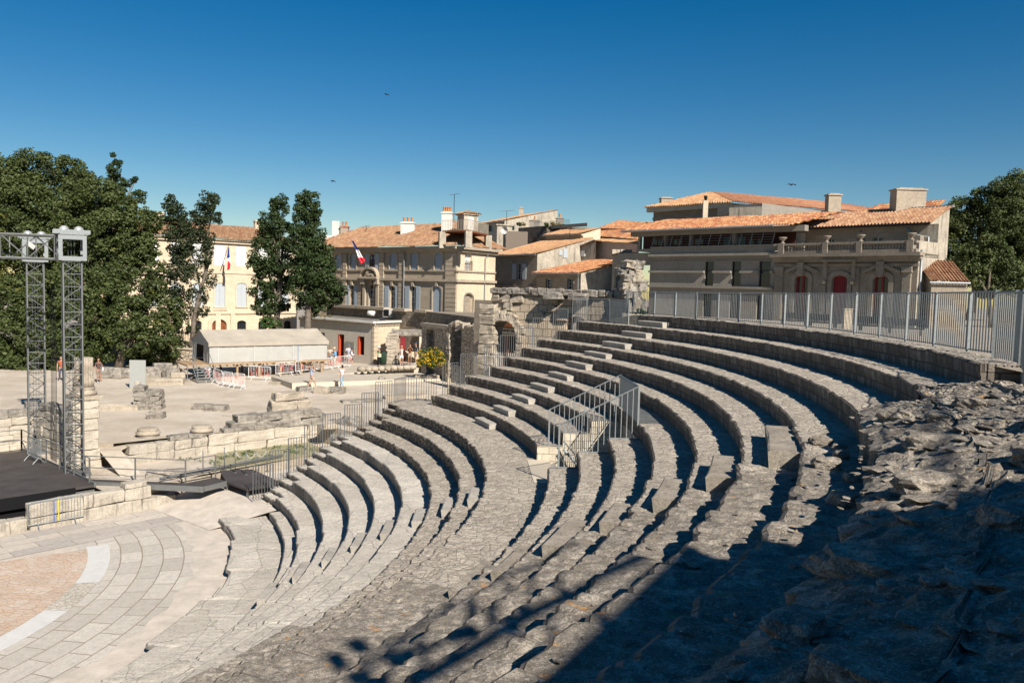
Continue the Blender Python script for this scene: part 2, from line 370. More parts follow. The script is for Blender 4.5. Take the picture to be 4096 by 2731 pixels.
# walkway apron left of the upper bank (behind the low fence)
b = MB(); zz = ZZ['P']-0.006
ap = [pol(22.2, 36.3, zz), pol(22.2, 39.85, zz), pol(23.0, 40.2, zz), Vector((-3.9, 37.1, zz)), Vector((-2.6, 36.6, zz)), pol(23.7, 35.8, zz)]
b.add(ap, [tuple(reversed(range(6)))], 0, [[(p.x, p.y) for p in reversed(ap)]]); b.build('walkway_end', [M_tread], lower)
# ---- stair opening: walls, floor, steps
b = MB(); zf = -7.3
x0 = CX+math.sqrt(RAD['U1']**2-(OPEN0-CY)**2); x0b = CX+math.sqrt(RAD['U1']**2-(OPEN1-CY)**2); xr = CX+math.sqrt(26.09**2-1.4**2)
def step_wall(y, flip):
    ks = ['U1', 'U2', 'U3']; xs = [CX+math.sqrt(RAD[q]**2-(y-CY)**2) for q in ks]+[CX+math.sqrt(RAD['U4']**2-(y-CY)**2)+0.1]
    for i, q in enumerate(ks):
        quad = [(xs[i], y, zf), (xs[i+1], y, zf), (xs[i+1], y, ZZ[q]-0.005), (xs[i], y, ZZ[q]-0.005)]
        uv = [[(p[0], p[2]) for p in quad]]
        b.add(quad, [(0, 1, 2, 3) if not flip else (3, 2, 1, 0)], 0, uv if not flip else [list(reversed(uv[0]))])
step_wall(OPEN1+0.01, False); step_wall(OPEN0-0.01, True)
b.add([(xr, OPEN0, zf), (xr, OPEN1, zf), (xr, OPEN1, ZZ['U3']), (xr, OPEN0, ZZ['U3'])], [(3, 2, 1, 0)], 0, [[(3, -4), (3, zf), (0, zf), (0, -4)]])
b.build('opening_wall', [M_light], upper)
# pit cut into the walkway tread: floor of pale flags between walkway and stair
b = MB(); b.box(((x0+1.9), (OPEN0+OPEN1)/2, zf-0.05), (3.4, OPEN1-OPEN0+0.6, 0.1)); b.build('opening_floor', [M_block], upper)
b = MB(); ns = 11
for i in range(ns):
    x = x0+0.25+i*0.235; z = -5.33-0.165*i
    b.box((x, (OPEN0+OPEN1)/2-0.1, z), (0.24, 2.5, 0.06)); b.box((x-0.1, (OPEN0+OPEN1)/2-0.1, z-0.1), (0.03, 2.5, 0.16))
b.build('stair', [M_block], upper)
b = MB(); zp = ZZ['P']+0.012
b.add([(x0-0.35, OPEN0, zp), (x0+0.2, OPEN0, zp), (x0+0.2, OPEN1, zp), (x0b-0.3, OPEN1, zp)], [(0, 1, 2, 3)]); b.build('threshold', [M_light], upper)
# ---- step blocks: every block is a thing of its own
def ring_block(name, label, cat, group, R0, R1, a0, a1, z0, z1, mat, seed, tap=0.03):
    rr = random.Random(seed); am = (a0+a1)/2; c = pol((R0+R1)/2, am, z0); t = c.copy()
    b = MB(); n = 4; vs = []
    for i in range(n+1):
        a = a0+(a1-a0)*i/n
        for (R, z) in ((R0+tap, z0-0.02), (R0+rr.gauss(0, .004), z1-0.02), (R0+0.03, z1+rr.gauss(0, .004)), (R1, z1), (R1, z0-0.02)):
            vs.append(pol(R, a, z)-t)
    fs = []; 
    for i in range(n):
        for k in range(4): fs.append((i*5+k, i*5+k+1, (i+1)*5+k+1, (i+1)*5+k))
    fs += [(4, 3, 2, 1, 0), tuple(n*5+k for k in range(5))]
    b.add(vs, fs); o = b.build(name, mat); o.location = t; o.name = name
    return tag(o, label, cat, group)
ordn = ['lowest', 'second', 'third', 'fourth', 'fifth', 'sixth', 'seventh', 'eighth', 'ninth', 'topmost']
upk = list(reversed(order[:10]))          # U1..U10
for i, k in enumerate(upk):
    base = 'P' if i == 0 else upk[i-1]; z0 = ZZ[base]; z1 = z0+(ZZ[k]-z0)*0.5
    a1 = 24.3-0.1*i if i < 9 else 25.7; a0 = 20.5-0.1*i if i < 9 else 22.3
    if i < 9: a1 = 24.2+(i*0.15); a0 = 20.4+i*0.18
    ring_block('step_block', f'{ordn[i]} stone step block of the stair up the far side of the upper seating rows', 'step block', 'step blocks on the upper seating rows', RAD[k]-0.37, RAD[k]+0.02, a0, a1, z0, z1, M_block, 20+i)
NB = [('U1', -20.9, -17.0, .16), ('U2', -21.0, -17.4, .16), ('U3', -20.6, -16.9, .24), ('U4', -19.6, -16.8, .22), ('U5', -19.3, -16.2, .24), ('U6', -19.3, -15.6, .26), ('U7', -18.8, -13.5, .27)]
for i, (k, a0, a1, h) in enumerate(NB):
    base = 'P' if i == 0 else upk[i-1]; z0 = ZZ[base]
    ring_block('step_block', f'{ordn[i]} big grey step block of the near stair across the upper seating rows', 'step block', 'near stair step blocks', RAD[k]-0.50, RAD[k]+0.02, a0, a1, z0, z0+h, M_block2, 40+i)
LB = [('P', -2.6, 0.6), ('L1', -1.2, 2.2), ('L2', -0.5, 3.0), ('L3', -0.2, 3.6), ('L4', 0.2, 4.0), ('L5', 0.2, 4.0), ('L6', 0.2, 4.2), ('L7', -2.0, 2.4)]
for i, (k, a0, a1) in enumerate(LB):
    base = (['P']+lo_names)[i+1]; z0 = ZZ[base]
    ring_block('step_block', f'{ordn[7-i] if i < 7 else "lowest"} pale step block from the bottom of the stair across the lower seating rows' if i < 7 else 'lowest pale step block beside the orchestra slabs on the lower seating rows', 'step block', 'step blocks on the lower seating rows', RAD[k]-0.40, RAD[k]+0.02, a0, a1, z0, z0+(ZZ[k]-z0)*0.52, M_block, 60+i)
# ================================================================== setting: grounds
def sheet(name, pts, z, mat, kind='structure', nx=0):
    b = MB(); v = [Vector((p[0], p[1], z)) for p in pts]
    b.add(v, [tuple(range(len(v)))], 0, [[(p.x, p.y) for p in v]]); o = b.build(name, mat); return tag(o, kind=kind)
k = N('sand'); c_ = k.coord('World'); a = k.noise(c_, 0.35, 6, 0.65); b_ = k.noise(c_, 3.0, 6, 0.7); d_ = k.noise(c_, 40, 3, 0.7)
base = k.ramp(a, [(0.38, (0.46, 0.395, 0.31)), (0.62, (0.60, 0.53, 0.435))]); base = k.mix(k.ramp(b_, [(0.5, 0.0), (0.72, 0.5)]), base, (0.40, 0.31, 0.21))
base = k.mix(k.ramp(d_, [(0.35, 0.35), (0.5, 0.0)]), base, (0.3, 0.24, 0.17)); k.col(base); k.bump(k.math('MULTIPLY_ADD', b_, 0.7, d_), 0.04); M_sand = k.m
M_gravel = stone('street gravel', (0.30, 0.26, 0.21), (0.42, 0.37, 0.30), dk=0.35, sc=2.0)
M_conc = plain('orchestra concrete', (0.47, 0.415, 0.35), 0.9, 0, 0.16, 2.2, 0.012)
M_pave = paving('orchestra flags', (0.44, 0.40, 0.34), (0.56, 0.515, 0.445), 0.95, (0.22, 0.18, 0.135), dk=0.30, spk=0.35, jw=0.022, aniso=(0.75, 1.15, 1))
M_pave2 = paving('stage side flags', (0.42, 0.37, 0.31), (0.60, 0.54, 0.45), 1.1, (0.22, 0.18, 0.13), dk=0.28, spk=0.35, jw=0.02, aniso=(0.45, 1.5, 1))
M_pink = paving('orange marble', (0.54, 0.395, 0.285), (0.57, 0.50, 0.42), 0.20, (0.44, 0.31, 0.21), dk=0.26, spk=0.22, jw=0.05, aniso=(0.8, 1.3, 1), dark=(0.36, 0.23, 0.16))
M_white = plain('white marble', (0.52, 0.51, 0.48), 0.7, 0, 0.08, 2.5, 0.006)
# far ground
sheet('ground', [(-700, -60), (700, -60), (700, 900), (-700, 900)], -9.62, M_gravel)
# sand plaza (upper) and the lower yard behind the stage wall
ST = R_(47.5); e1 = Vector((math.cos(ST), math.sin(ST), 0)); e2 = Vector((-math.sin(ST), math.cos(ST), 0)); CC = Vector((CX, CY, 0))
def st(s, t, z=0.0): p = CC+e1*s+e2*t; return Vector((p.x, p.y, z))     # stage frame: s along the stage, t away from the seats
def fan(name, R0, R1, a0, a1, z, mat, n=60, inner_line=False):
    b = MB(); vs = []
    for i in range(n+1):
        a = a0+(a1-a0)*i/n; vs += [pol(R0, a, z), pol(R1, a, z)]
    b.add(vs, [(2*i, 2*i+1, 2*i+3, 2*i+2) for i in range(n)], 0, [[(R_(a0+(a1-a0)*j/n)*R, R) for j, R in ((i, R0), (i, R1), (i+1, R1), (i+1, R0))] for i in range(n)])
    return tag(b.build(name, mat), kind='structure')
sheet('orchestra_floor', [pol(14.9, a, 0)[:2] for a in range(-92, 54, 4)]+[st(24, 1.0)[:2], st(24, 5.6)[:2], st(-30, 5.6)[:2]], Z_ORCH-0.012, M_conc)
M_flag = masonry('orchestra flagstones', (0.42, 0.385, 0.33), (0.54, 0.50, 0.435), (0.26, 0.215, 0.16), 1.1, 0.64, dk=0.22, mort=0.018, bump=0.012, dark=(0.28, 0.24, 0.19), vst=(1.1, 1.1, 1))
M_flag2 = masonry('stage side flags', (0.38, 0.345, 0.31), (0.56, 0.50, 0.42), (0.26, 0.215, 0.16), 1.9, 0.62, dk=0.2, mort=0.014, bump=0.012, dark=(0.30, 0.26, 0.22), vst=(.8, .8, 1))
CC0 = Vector((CX, CY, Z_ORCH-0.008))
def flags(name, R1, n=60):
    b = MB(); L = [pol(R1+rnd.uniform(-0.18, 0.18) if R1 > 12 else R1, -92+i*(134.0)/n, Z_ORCH-0.008) for i in range(n+1)]
    I = [pol(9.6, -92+i*(134.0)/n, Z_ORCH-0.008) for i in range(n+1)]
    uu = lambda i: R_(-92+i*134.0/n)*11.6
    b.add(L+I, [(i, i+1, n+2+i, n+1+i) for i in range(n)], 0, [[(uu(i), (L[i]-CC0).length), (uu(i+1), (L[i+1]-CC0).length), (uu(i+1), 9.6), (uu(i), 9.6)] for i in range(n)])
    return tag(b.build(name, M_flag), kind='structure')
flags('orchestra_paving', 13.05)
b = MB(); L = [pol(9.85, -92+i*2.1, Z_ORCH-0.004) for i in range(60)]; c = pol(0.3, 0, Z_ORCH-0.004)
b.add(L+[c], [(i, i+1, 60) for i in range(59)], 0, [[(p.x, p.y) for p in (L[i], L[i+1], c)] for i in range(59)]); tag(b.build('marble_floor', M_pink), kind='structure')
for a0, a1 in ((12.5, 33.6), (-28, 0.8)): fan('marble_band', 9.87, 10.53, a0, a1, Z_ORCH, M_white, 24)
M_band = paving('cracked marble', (0.52, 0.48, 0.40), (0.62, 0.57, 0.48), 0.15, (0.32, 0.26, 0.19), dk=0.3, spk=0.3, jw=0.08)
fan('cracked_band', 9.87, 10.50, 0.9, 12.4, Z_ORCH, M_band, 24)
# strip of long flags along the stage front
zz = Z_ORCH-0.002
SQ = [(-30, -1.9), (9.9, -1.9), (13.5, -1.6), (15.2, -0.9), (15.5, 0.9), (-30, 0.9)]; b = MB(); b.add([st(a, c, Z_ORCH) for a, c in SQ], [tuple(range(6))], 0, [SQ]); tag(b.build('stage_side_paving', M_flag2), kind='structure')
sheet('back_yard', [st(-60, 11.0)[:2], st(11.6, 11.0)[:2], st(11.6, 1.2)[:2], st(15.0, 1.3)[:2], st(15.6, 1.6)[:2], st(24, 2.2)[:2], st(60, 2)[:2], st(60, 40)[:2], st(-60, 40)[:2]], Z_BACK, M_sand)

def slope(name, P, mat): b = MB(); b.add(P, [tuple(range(len(P)))], 0, [[(p.x, p.y) for p in P]]); return tag(b.build(name, mat), kind='structure')
slope('path_ramp', [st(13.02, 3.4, Z_BACK+.004), st(13.85, 3.4, Z_BACK+.004), st(13.85, 5.4, Z_SAND-.25), st(15.5, 6.6, Z_SAND+.006), st(12.6, 8.5, Z_SAND+.006), st(13.0, 5.6, Z_SAND-.2)], M_sand)
slope('orchestra_side_ramp', [st(13.2, 1.15, Z_ORCH+.002), st(13.5, -3.4, Z_ORCH+.002), st(15.6, -4.2, -8.72), st(15.4, 1.25, -8.72)], M_conc)
slope('orchestra_side_floor', [st(15.4, 1.25, -8.72), st(15.6, -4.2, -8.72), st(22, -4.2, -8.72), st(22, 1.8, -8.72)], M_conc)
# ================================================================== rubble slope on the near right
from mathutils import noise as mn
def rub_h(p):
    q = Vector((p.x, p.y, 0))
    h = mn.fractal(q*0.9, 1.0, 2.0, 5)*0.05
    d = mn.voronoi(q*1.55+Vector((3, 7, 0)))[0]; h += min(d[1]-d[0], 0.22)*0.13
    d = mn.voronoi(q*3.7)[0]; h += min(d[1]-d[0], 0.3)*0.06
    h2 = round(h/0.055)*0.055; h = h*0.45+h2*0.55
    return h+mn.fractal(q*7.0, 1.0, 2.0, 4)*0.028+mn.noise(q*17)*0.012
def worn_zone(name, R_in, R_out, a0, a1f, zf_, z_foot, mat, seed, step=0.055, amp=1.0, label=None):
    n = int(R_(a1f(R_in)-a0)*31/step); mr = int((R_out-R_in)/step); b = MB(); cols = []
    for i in range(n+1):
        col = []
        a = a0+(a1f(R_in)-a0)*i/n; p = pol(R_in, a); ed = mn.fractal(Vector((p.x*1.3, p.y*1.3, seed)), 1, 2, 4)*0.13+0.06*mn.cell(Vector((a*1.7, seed, 0)))
        for j in range(-3, mr+1):
            R = R_in+ed+max(0, j)*(R_out-R_in-ed)/mr; aa = a0+(a1f(R)-a0)*i/n
            if j < 0: p = pol(R+0.02*(j+3), aa); z = z_foot+(zf_(R, aa)-z_foot)*(j+3)/3.0-0.02
            else: p = pol(R, aa); z = zf_(R, aa)+rub_h(p)*amp*min(1, 0.35+j*0.1)
            col.append(Vector((p.x, p.y, z)))
        cols.append(col)
    M = mr+4; vs = [p for c in cols for p in c]
    fs = [(i*M+k, i*M+k+1, (i+1)*M+k+1, (i+1)*M+k) for i in range(n) for k in range(M-1)]
    b.v = [tuple(p) for p in vs]; b.f = [list(f) for f in fs]; b.m = [0]*len(fs); b.sm = [False]*len(fs)
    b.uv = [tuple((vs[q].x, vs[q].y+vs[q].z) for q in f) for f in fs]
    return b.build(name, mat)
def z_rub(R, a):
    t = min(1.0, max(0.0, (R-29.5)/2.2)); return -1.93+0.58*t**0.8 if R < 31.7 else -1.35+0.0*(R)
rub = worn_zone('rubble_slope', 29.5, 34.6, -89, lambda R: -16.6 if R < 30.55 else (-14.9 if R < 31.6 else -12.0-(R-31.6)*0.4), z_rub, ZZ['U7']-0.05, M_worn, 3.3, amp=1.0)
tag(rub, 'rough worn rubble slope with orange lichen at the near right end of the upper seating', 'rubble slope')
def lump(name, loc, size, seed, mat, squash=0.6, sub=3, rough=0.25):
    bm = bmesh.new(); bmesh.ops.create_icosphere(bm, subdivisions=sub, radius=0.5)
    for v in bm.verts:
        n_ = v.co.normalized(); q = n_*1.6+Vector((seed*3.1, seed, 0))
        d = 1+rough*mn.fractal(q, 1, 2, 3)+0.25*mn.voronoi(q*0.9)[0][0]-0.12
        # squarish
        mxc = max(abs(n_.x), abs(n_.y), abs(n_.z)); v.co = n_*0.5*d*(0.55+0.45/mxc*0.8)
        v.co.x *= size[0]; v.co.y *= size[1]; v.co.z *= size[2]
    me = bpy.data.meshes.new(name); bm.to_mesh(me); bm.free(); me.materials.append(mat)
    o = bpy.data.objects.new(name, me); C.objects.link(o); o.location = loc; o.rotation_euler = (0, 0, seed*1.7); return o
BO = [(29.9, -19.5, .55, .35, .22), (30.4, -21.2, .45, .4, .2), (30.9, -19.2, .5, .35, .2), (31.3, -23.6, .6, .45, .3), (30.2, -24.3, .75, .5, .28), (31.9, -22.1, .6, .45, .3), (32.2, -25.0, .8, .5, .32),
      (31.0, -27.4, .6, .5, .24), (30.1, -28.8, .7, .45, .26), (31.7, -29.8, .5, .4, .25), (30.7, -31.6, .55, .4, .2), (29.9, -33.5, .7, .5, .25), (31.2, -34.8, .5, .4, .2), (30.3, -37.2, .5, .35, .18), (29.8, -35.9, .4, .3, .15)]
for i, (R, a, sx, sy, sz) in enumerate(BO):
    p = pol(R, a); z = z_rub(R, a)+rub_h(p)
    o = lump('boulder', (p.x, p.y, z+0.02), (sx, sy, sz), i+1.3, M_worn); tag(o, 'loose lichen-spotted stone lying on the rough rubble slope at the right', 'stone', 'loose stones on the rubble slope')
for i, (k, R, a, s_) in enumerate([('U7', 29.2, -20.0, .35), ('U7', 29.0, -21.5, .42), ('U7', 29.3, -23.0, .3), ('U7', 28.95, -17.9, .38), ('U7', 29.25, -25.5, .45), ('U7', 29.2, -18.7, .26)]):
    p = pol(R, a); o = lump('boulder', (p.x, p.y, ZZ[k]+0.05), (s_, s_*.7, s_*.5), i+30.3, M_worn); tag(o, 'small broken stone lying on the seat row below the rubble slope', 'stone', 'broken stones at the foot of the rubble slope')
# ================================================================== metal railings
k = N('galvanised steel'); c_ = k.coord('Object'); f_ = k.noise(c_, 18, 4, 0.6); g_ = k.noise(c_, 3, 3, 0.6)
k.col(k.mix(g_, k.ramp(f_, [(0.35, (0.20, 0.215, 0.215)), (0.65, (0.32, 0.34, 0.34))]), (0.25, 0.27, 0.27))); k.b.inputs['Metallic'].default_value = 0.45; k.b.inputs['Roughness'].default_value = 0.55; M_galv = k.m
M_steel = plain('dark grey steel', (0.135, 0.145, 0.15), 0.5, 0.4, 0.15, 9)
M_alu = plain('dull aluminium', (0.19, 0.195, 0.19), 0.5, 0.5, 0.12, 6)
def panel(parent, a, b, za, zb, ztop_a, ztop_b, sp=0.115, r=0.009, mat=None, bottom=None, rail=0.014, slat=None, name='fence_panel', ends=True):
    """railing panel from plan point a to b, foot heights given by function or linear"""
    a = Vector(a); b = Vector(b); d = b-a; L = math.hypot(d.x, d.y); n = max(2, int(round(L/sp))); m_ = MB(); az = math.atan2(d.y, d.x)
    for i in range(n+1):
        if not ends and i in (0, n): continue
        t = i/n; x, y = a.x+d.x*t, a.y+d.y*t; zt = ztop_a+(ztop_b-ztop_a)*t; z0 = bottom(x, y) if bottom else za+(zb-za)*t
        if slat: m_.box((x, y, (zt+z0)/2), (slat[0], slat[1], zt-z0-0.01), az+0.6)
        else: m_.box((x, y, (zt+z0)/2), (2*r, 2*r, zt-z0), az)
    m_.tube([(a.x, a.y, ztop_a), (b.x, b.y, ztop_b)], rail, 4)
    if not bottom: m_.tube([(a.x, a.y, za+0.03), (b.x, b.y, zb+0.03)], rail*0.8, 4)
    return m_.build(name, mat or M_steel, parent)
def post(parent, x, y, z0, z1, s=0.04, rz=0, mat=None): b = MB(); b.box((x, y, (z0+z1)/2), (s, s, z1-z0), rz); return b.build('post', mat or M_steel, parent)
# top fence round the back of the seats
tf = thing('metal_fence', 'tall curved galvanised slat fence along the top of the seating', 'fence')
base = [gz(u, v, -1.046) for u, v in [(2506, 1254), (2532, 1255.5), (2616, 1261), (2700, 1267.6), (2783, 1275), (2870, 1281), (2955, 1288), (3043, 1294.4), (3136, 1302.7), (3227.7, 1312.5), (3321, 1322.8), (3418.6, 1336.8), (3518, 1349), (3623, 1367), (3736, 1384), (3870, 1406)]]
tops = [-0.06+0.2*i/15 for i in range(16)]
for i in range(len(base)-1):
    z0 = -1.02; panel(tf, base[i], base[i+1], z0, z0, tops[i], tops[i+1], 0.102, slat=(0.021, 0.008), mat=M_galv, rail=0.016)
for i, p in enumerate(base): post(tf, p.x, p.y, -1.05, tops[i]+0.02, 0.055, math.atan2(base[min(i+1, 15)].y-base[max(i-1, 0)].y, base[min(i+1, 15)].x-base[max(i-1, 0)].x), M_galv)
run = [base[-1], Vector((9.16, 15.35, 0)), Vector((8.95, 14.4, 0)), Vector((8.45, 13.4, 0)), Vector((7.95, 12.35, 0)), Vector((7.5, 11.3, 0)), Vector((7.05, 10.2, 0)), Vector((6.6, 9.1, 0)), Vector((6.2, 8.0, 0))]
for i in range(len(run)-1):
    z0 = -1.02 if i == 0 else -1.40
    panel(tf, run[i], run[i+1], z0, z0, 0.15, 0.16, 0.10, slat=(0.026, 0.009), mat=M_galv, rail=0.018)
    post(tf, run[i+1].x, run[i+1].y, -1.45, 0.19, 0.06, 1.1, M_galv)
# stepped railing down the left ends of both banks
sr = thing('stepped_railing', 'dark metal railing stepping down the far left ends of the seating rows', 'railing')
rows = [(k, ENDS[k]-0.5, (upk[i-1] if i else 'P')) for i, k in enumerate(upk[:9]) if i > 0]+[('P', 39.3, 'L1')]+[(lo_names[i], N1[lo_names[i]]-0.6, lo_names[i+1]) for i in range(6)]+[('L7', 38.2, 'L8')]
for k, a, low in rows:
    A_ = pol(RAD[k]-0.42, a); B_ = pol(RAD[k]+0.40, a); zt = ZZ[k]+1.0
    fn = lambda x, y, k=k, low=low: ZZ[low] if math.hypot(x-CX, y-CY) < RAD[k]+(0.36 if k in N0 else 0.0) else ZZ[k]
    panel(sr, A_, B_, 0, 0, zt, zt, 0.117, r=0.010, bottom=fn)
    post(sr, A_.x, A_.y, ZZ[low], zt+0.01, 0.032); post(sr, B_.x, B_.y, ZZ[k], zt+0.01, 0.032)
zz = ZZ['P']
wk = [pol(22.55, 39.4), Vector((-4.62, 36.55, 0)), Vector((-3.75, 36.95, 0)), Vector((-2.75, 36.0, 0))]
wk = [pol(22.5, 39.4, zz), gz(1622, 1598, zz), gz(1665, 1600, zz), gz(1744, 1603, zz)]
for i in range(3): panel(sr, wk[i], wk[i+1], zz, zz, zz+1.06, zz+1.06, 0.115, r=0.010); post(sr, wk[i].x, wk[i].y, zz, zz+1.07, 0.032)
tb = thing('back_railing', 'grey metal railing at the back of the ninth seating row under the old arch', 'railing')
A_ = pol(31.3, 33.2); B_ = pol(31.3, 30.2); D_ = pol(31.2, 27.2)
for p, q in ((A_, B_), (B_, D_)): panel(tb, p, q, -1.5, -1.5, -0.42, -0.42, 0.10, r=0.010, slat=(0.03, 0.012), mat=M_galv)
for p in (A_, B_, D_): post(tb, p.x, p.y, -1.5, -0.40, 0.045, 0, M_galv)
panel(tb, pol(30.5, 33.0), A_, -1.5, -1.5, -0.42, -0.42, 0.11, mat=M_galv)
# ---- guard rail cage round the stair opening
cg = thing('guard_rail', 'steel guard rail with sloping handrails around the stair opening in the seats', 'guard rail')
U1z, U2z, U3z, U4z, Pz = ZZ['U1'], ZZ['U2'], ZZ['U3'], ZZ['U4'], ZZ['P']
def seat_z(x, y):
    R = math.hypot(x-CX, y-CY); z = Pz
    for k in ('U1', 'U2', 'U3', 'U4'):
        if R > RAD[k]+0.02: z = ZZ[k]
    return z
L0 = Vector((1.21, OPEN1+0.05, 0)); L1_ = Vector((3.35, OPEN1+0.05, 0)); R0_ = Vector((1.34, OPEN0-0.05, 0)); R1_ = Vector((3.45, OPEN0-0.05, 0))
panel(cg, L0, L1_, 0, 0, U1z+1.12, U4z+0.97, 0.15, r=0.011, bottom=seat_z, mat=M_galv, rail=0.02, name='side_rail')
panel(cg, R0_, R1_, 0, 0, U1z+1.18, U4z+1.0, 0.15, r=0.011, bottom=seat_z, mat=M_galv, rail=0.02, name='side_rail')
panel(cg, L1_, R1_, U4z+0.02, U4z+0.02, U4z+0.97, U4z+1.0, 0.105, slat=(0.05, 0.02), mat=M_galv, rail=0.024, name='end_rail')
for p, z0, z1 in ((L0, U1z, U1z+1.13), (R0_, U1z, U1z+1.19), (L1_, U4z-0.1, U4z+0.99), (R1_, U4z-0.1, U4z+1.02)): post(cg, p.x, p.y, z0, z1, 0.05, 0, M_galv)
for y in (OPEN0-0.05, OPEN1+0.05):
    for ka in ('U1', 'U2', 'U3'):
        b = MB(); xa = CX+math.sqrt((RAD[ka]+0.05)**2-(y-CY)**2); b.box((xa+0.4, y, ZZ[ka]+0.02), (0.78, 0.03, 0.03)); b.build('foot_rail', M_galv, cg)
b = MB()
for q in range(12): b.box((3.72+0.0*q, OPEN0+0.12+q*0.25, U4z+0.012), (0.62, 0.012, 0.02))
for q in range(22): b.box((3.43+q*0.028, (OPEN0+OPEN1)/2, U4z+0.018), (0.008, OPEN1-OPEN0, 0.012))
b.build('grating', M_galv, cg)
b = MB(); b.tube([(1.65, OPEN1-0.25, -4.62), (3.0, OPEN1-0.9, -6.0)], 0.025, 6); b.tube([(1.65, OPEN1-0.25, -4.85), (3.0, OPEN1-0.9, -6.25)], 0.05, 4); b.build('handrail', M_steel, cg)
# upper street level, retaining walls below it
b = MB(); pts = [Vector((p.x*1.0, p.y, -1.06)) for p in base[::-1]]
inner = [pol(31.6, a, -1.062) for a in range(-14, 28, 2)]
outer = [Vector((60, -5, -1.9)), Vector((75, 60, -2.0)), Vector((40, 110, -2.0)), Vector((7.0, 96, -2.0)), Vector((5.2, 60, -2.0)), Vector((5.0, 40.2, -1.5))]
def strip(name, A, B, mat, kind='structure'):
    b = MB(); n = len(A); b.add([*A, *B], [(i, i+1, n+i+1, n+i) for i in range(n-1)], 0, [[(p.x, p.y) for p in (A[i], A[i+1], B[i+1], B[i])] for i in range(n-1)])
    return tag(b.build(name, mat), kind=kind)
A_ = [pol(31.55, a, -1.07) for a in (26.6, 20, 12, 5, 0, -5, -10, -15)]+[pol(33.9, -18, -1.42), pol(33.9, -40, -1.42), pol(33.9, -89, -1.45)]
B_ = [pol(34.6, a, -1.12) for a in (27.5, 20, 12, 5, 0, -5, -10, -15)]+[pol(36.5, -18, -1.5), pol(36.5, -40, -1.5), pol(36.5, -89, -1.5)]
D_ = [Vector((5.0, 110, -2.1)), Vector((20, 120, -2.1)), Vector((60, 120, -2.1)), Vector((110, 100, -2.1)), Vector((130, 60, -2.1)), Vector((130, 20, -2.1)), Vector((110, 0, -2.1)), Vector((80, -20, -2.0)), Vector((60, -30, -1.9)), Vector((40, -40, -1.8)), Vector((-10, -60, -1.7))]
strip('street_verge', A_, B_, M_gravel); E_ = [b_+(d-b_)*min(1, 14/(d-b_).length) for b_, d in zip(B_, D_)]
for e in E_: e.z = -1.95
strip('upper_street', B_, E_, M_gravel); strip('upper_street', E_, D_, M_gravel)

def scatter(name, label, spots, mat, seed, cat='stones'):
    g = random.Random(seed); b = MB(); base = bmesh.new(); bmesh.ops.create_icosphere(base, subdivisions=1, radius=1.0); BV = [v.co.copy() for v in base.verts]; BF = [tuple(v.index for v in f.verts) for f in base.faces]; base.free()
    for (x, y, z, s) in spots:
        M = Matrix.Rotation(g.uniform(0, 6.3), 3, 'Z')@Matrix.Rotation(g.gauss(0, .16), 3, 'X'); sx, sy, sz = s*g.uniform(.7, 1.3), s*g.uniform(.45, .9), s*g.uniform(.10, .24)
        vs = []
        for v in BV:
            mx = max(abs(v.x), abs(v.y), abs(v.z)); q = v*(0.5+.5/mx*.75)*g.uniform(.86, 1.14); vs.append(Vector((x, y, z+sz*.25))+M@Vector((q.x*sx, q.y*sy, q.z*sz)))
        b.add(vs, BF, 0, [[(vs[i].x, vs[i].y) for i in f] for f in BF])
    return tag(b.build(name, mat), label, cat, kind='stuff')
g = random.Random(77); sp_ = []
for _ in range(2600):
    a = g.uniform(-62, -13.5); R = g.uniform(29.6, 34.0); 
    if a > -16.8 and R < 30.6: continue
    if a > -15.2 and R < 31.7: continue
    p = pol(R, a); sp_.append((p.x, p.y, z_rub(R, a)+rub_h(p), min(.26, .03+g.expovariate(1/.045))))
scatter('rubble_stones', 'loose angular stone fragments strewn all over the rough rubble slope', sp_, M_worn, 5)
sp_ = []
for _ in range(700):
    a = g.uniform(-62, -17); i = g.randrange(2, 10); k = order[i]; R = g.uniform(RAD[k]+.12, (RAD[order[i-1]])-.03)
    if i == 2: R = min(R, 29.4)
    p = pol(R, a); near = min(1, (-17-a)/20)
    if g.random() > .25+.75*near: continue
    sp_.append((p.x, p.y, ZZ[k]+.01, min(.12, .02+g.expovariate(1/.02))))
scatter('stone_chips', 'small stone chips lying along the worn near ends of the seating rows', sp_, M_worn, 6)
# ================================================================== stage side
plz = [st(13.7, 5.9)[:2], st(23.6, 5.2)[:2], st(23.6, 1.0)[:2], st(21.8, -3.4)[:2], st(23.9, -6)[:2], st(30, -14)[:2], st(60, -24)[:2], st(95, 0)[:2], st(95, 75)[:2], st(-90, 75)[:2], st(-90, 12.0)[:2], st(12.4, 12.0)[:2], st(13.2, 6.5)[:2]]
sheet('sand_plaza', plz, Z_SAND, M_sand)
def edge_wall(name, A, B, z0, z1, mat):
    b = MB(); L = (Vector(B)-Vector(A)).length
    b.add([(A[0], A[1], z0), (B[0], B[1], z0), (B[0], B[1], z1), (A[0], A[1], z1)], [(0, 1, 2, 3)], 0, [[(0, z0), (L, z0), (L, z1), (0, z1)]]); return tag(b.build(name, mat), kind='structure')
M_ash = [stone('pale ashlar block %d' % i, lo, hi, dk=dk, sc=1.1, speck=0.4, streak=True, dark=(0.11, 0.10, 0.085), bump=0.025) for i, (lo, hi, dk) in enumerate([((0.36, 0.32, 0.26), (0.48, 0.435, 0.36), 0.47), ((0.42, 0.37, 0.295), (0.52, 0.47, 0.385), 0.42)])]
M_dkst = stone('dark weathered stone', (0.24, 0.215, 0.18), (0.42, 0.38, 0.32), dk=0.52, sc=1.4, speck=0.9, bump=0.05)
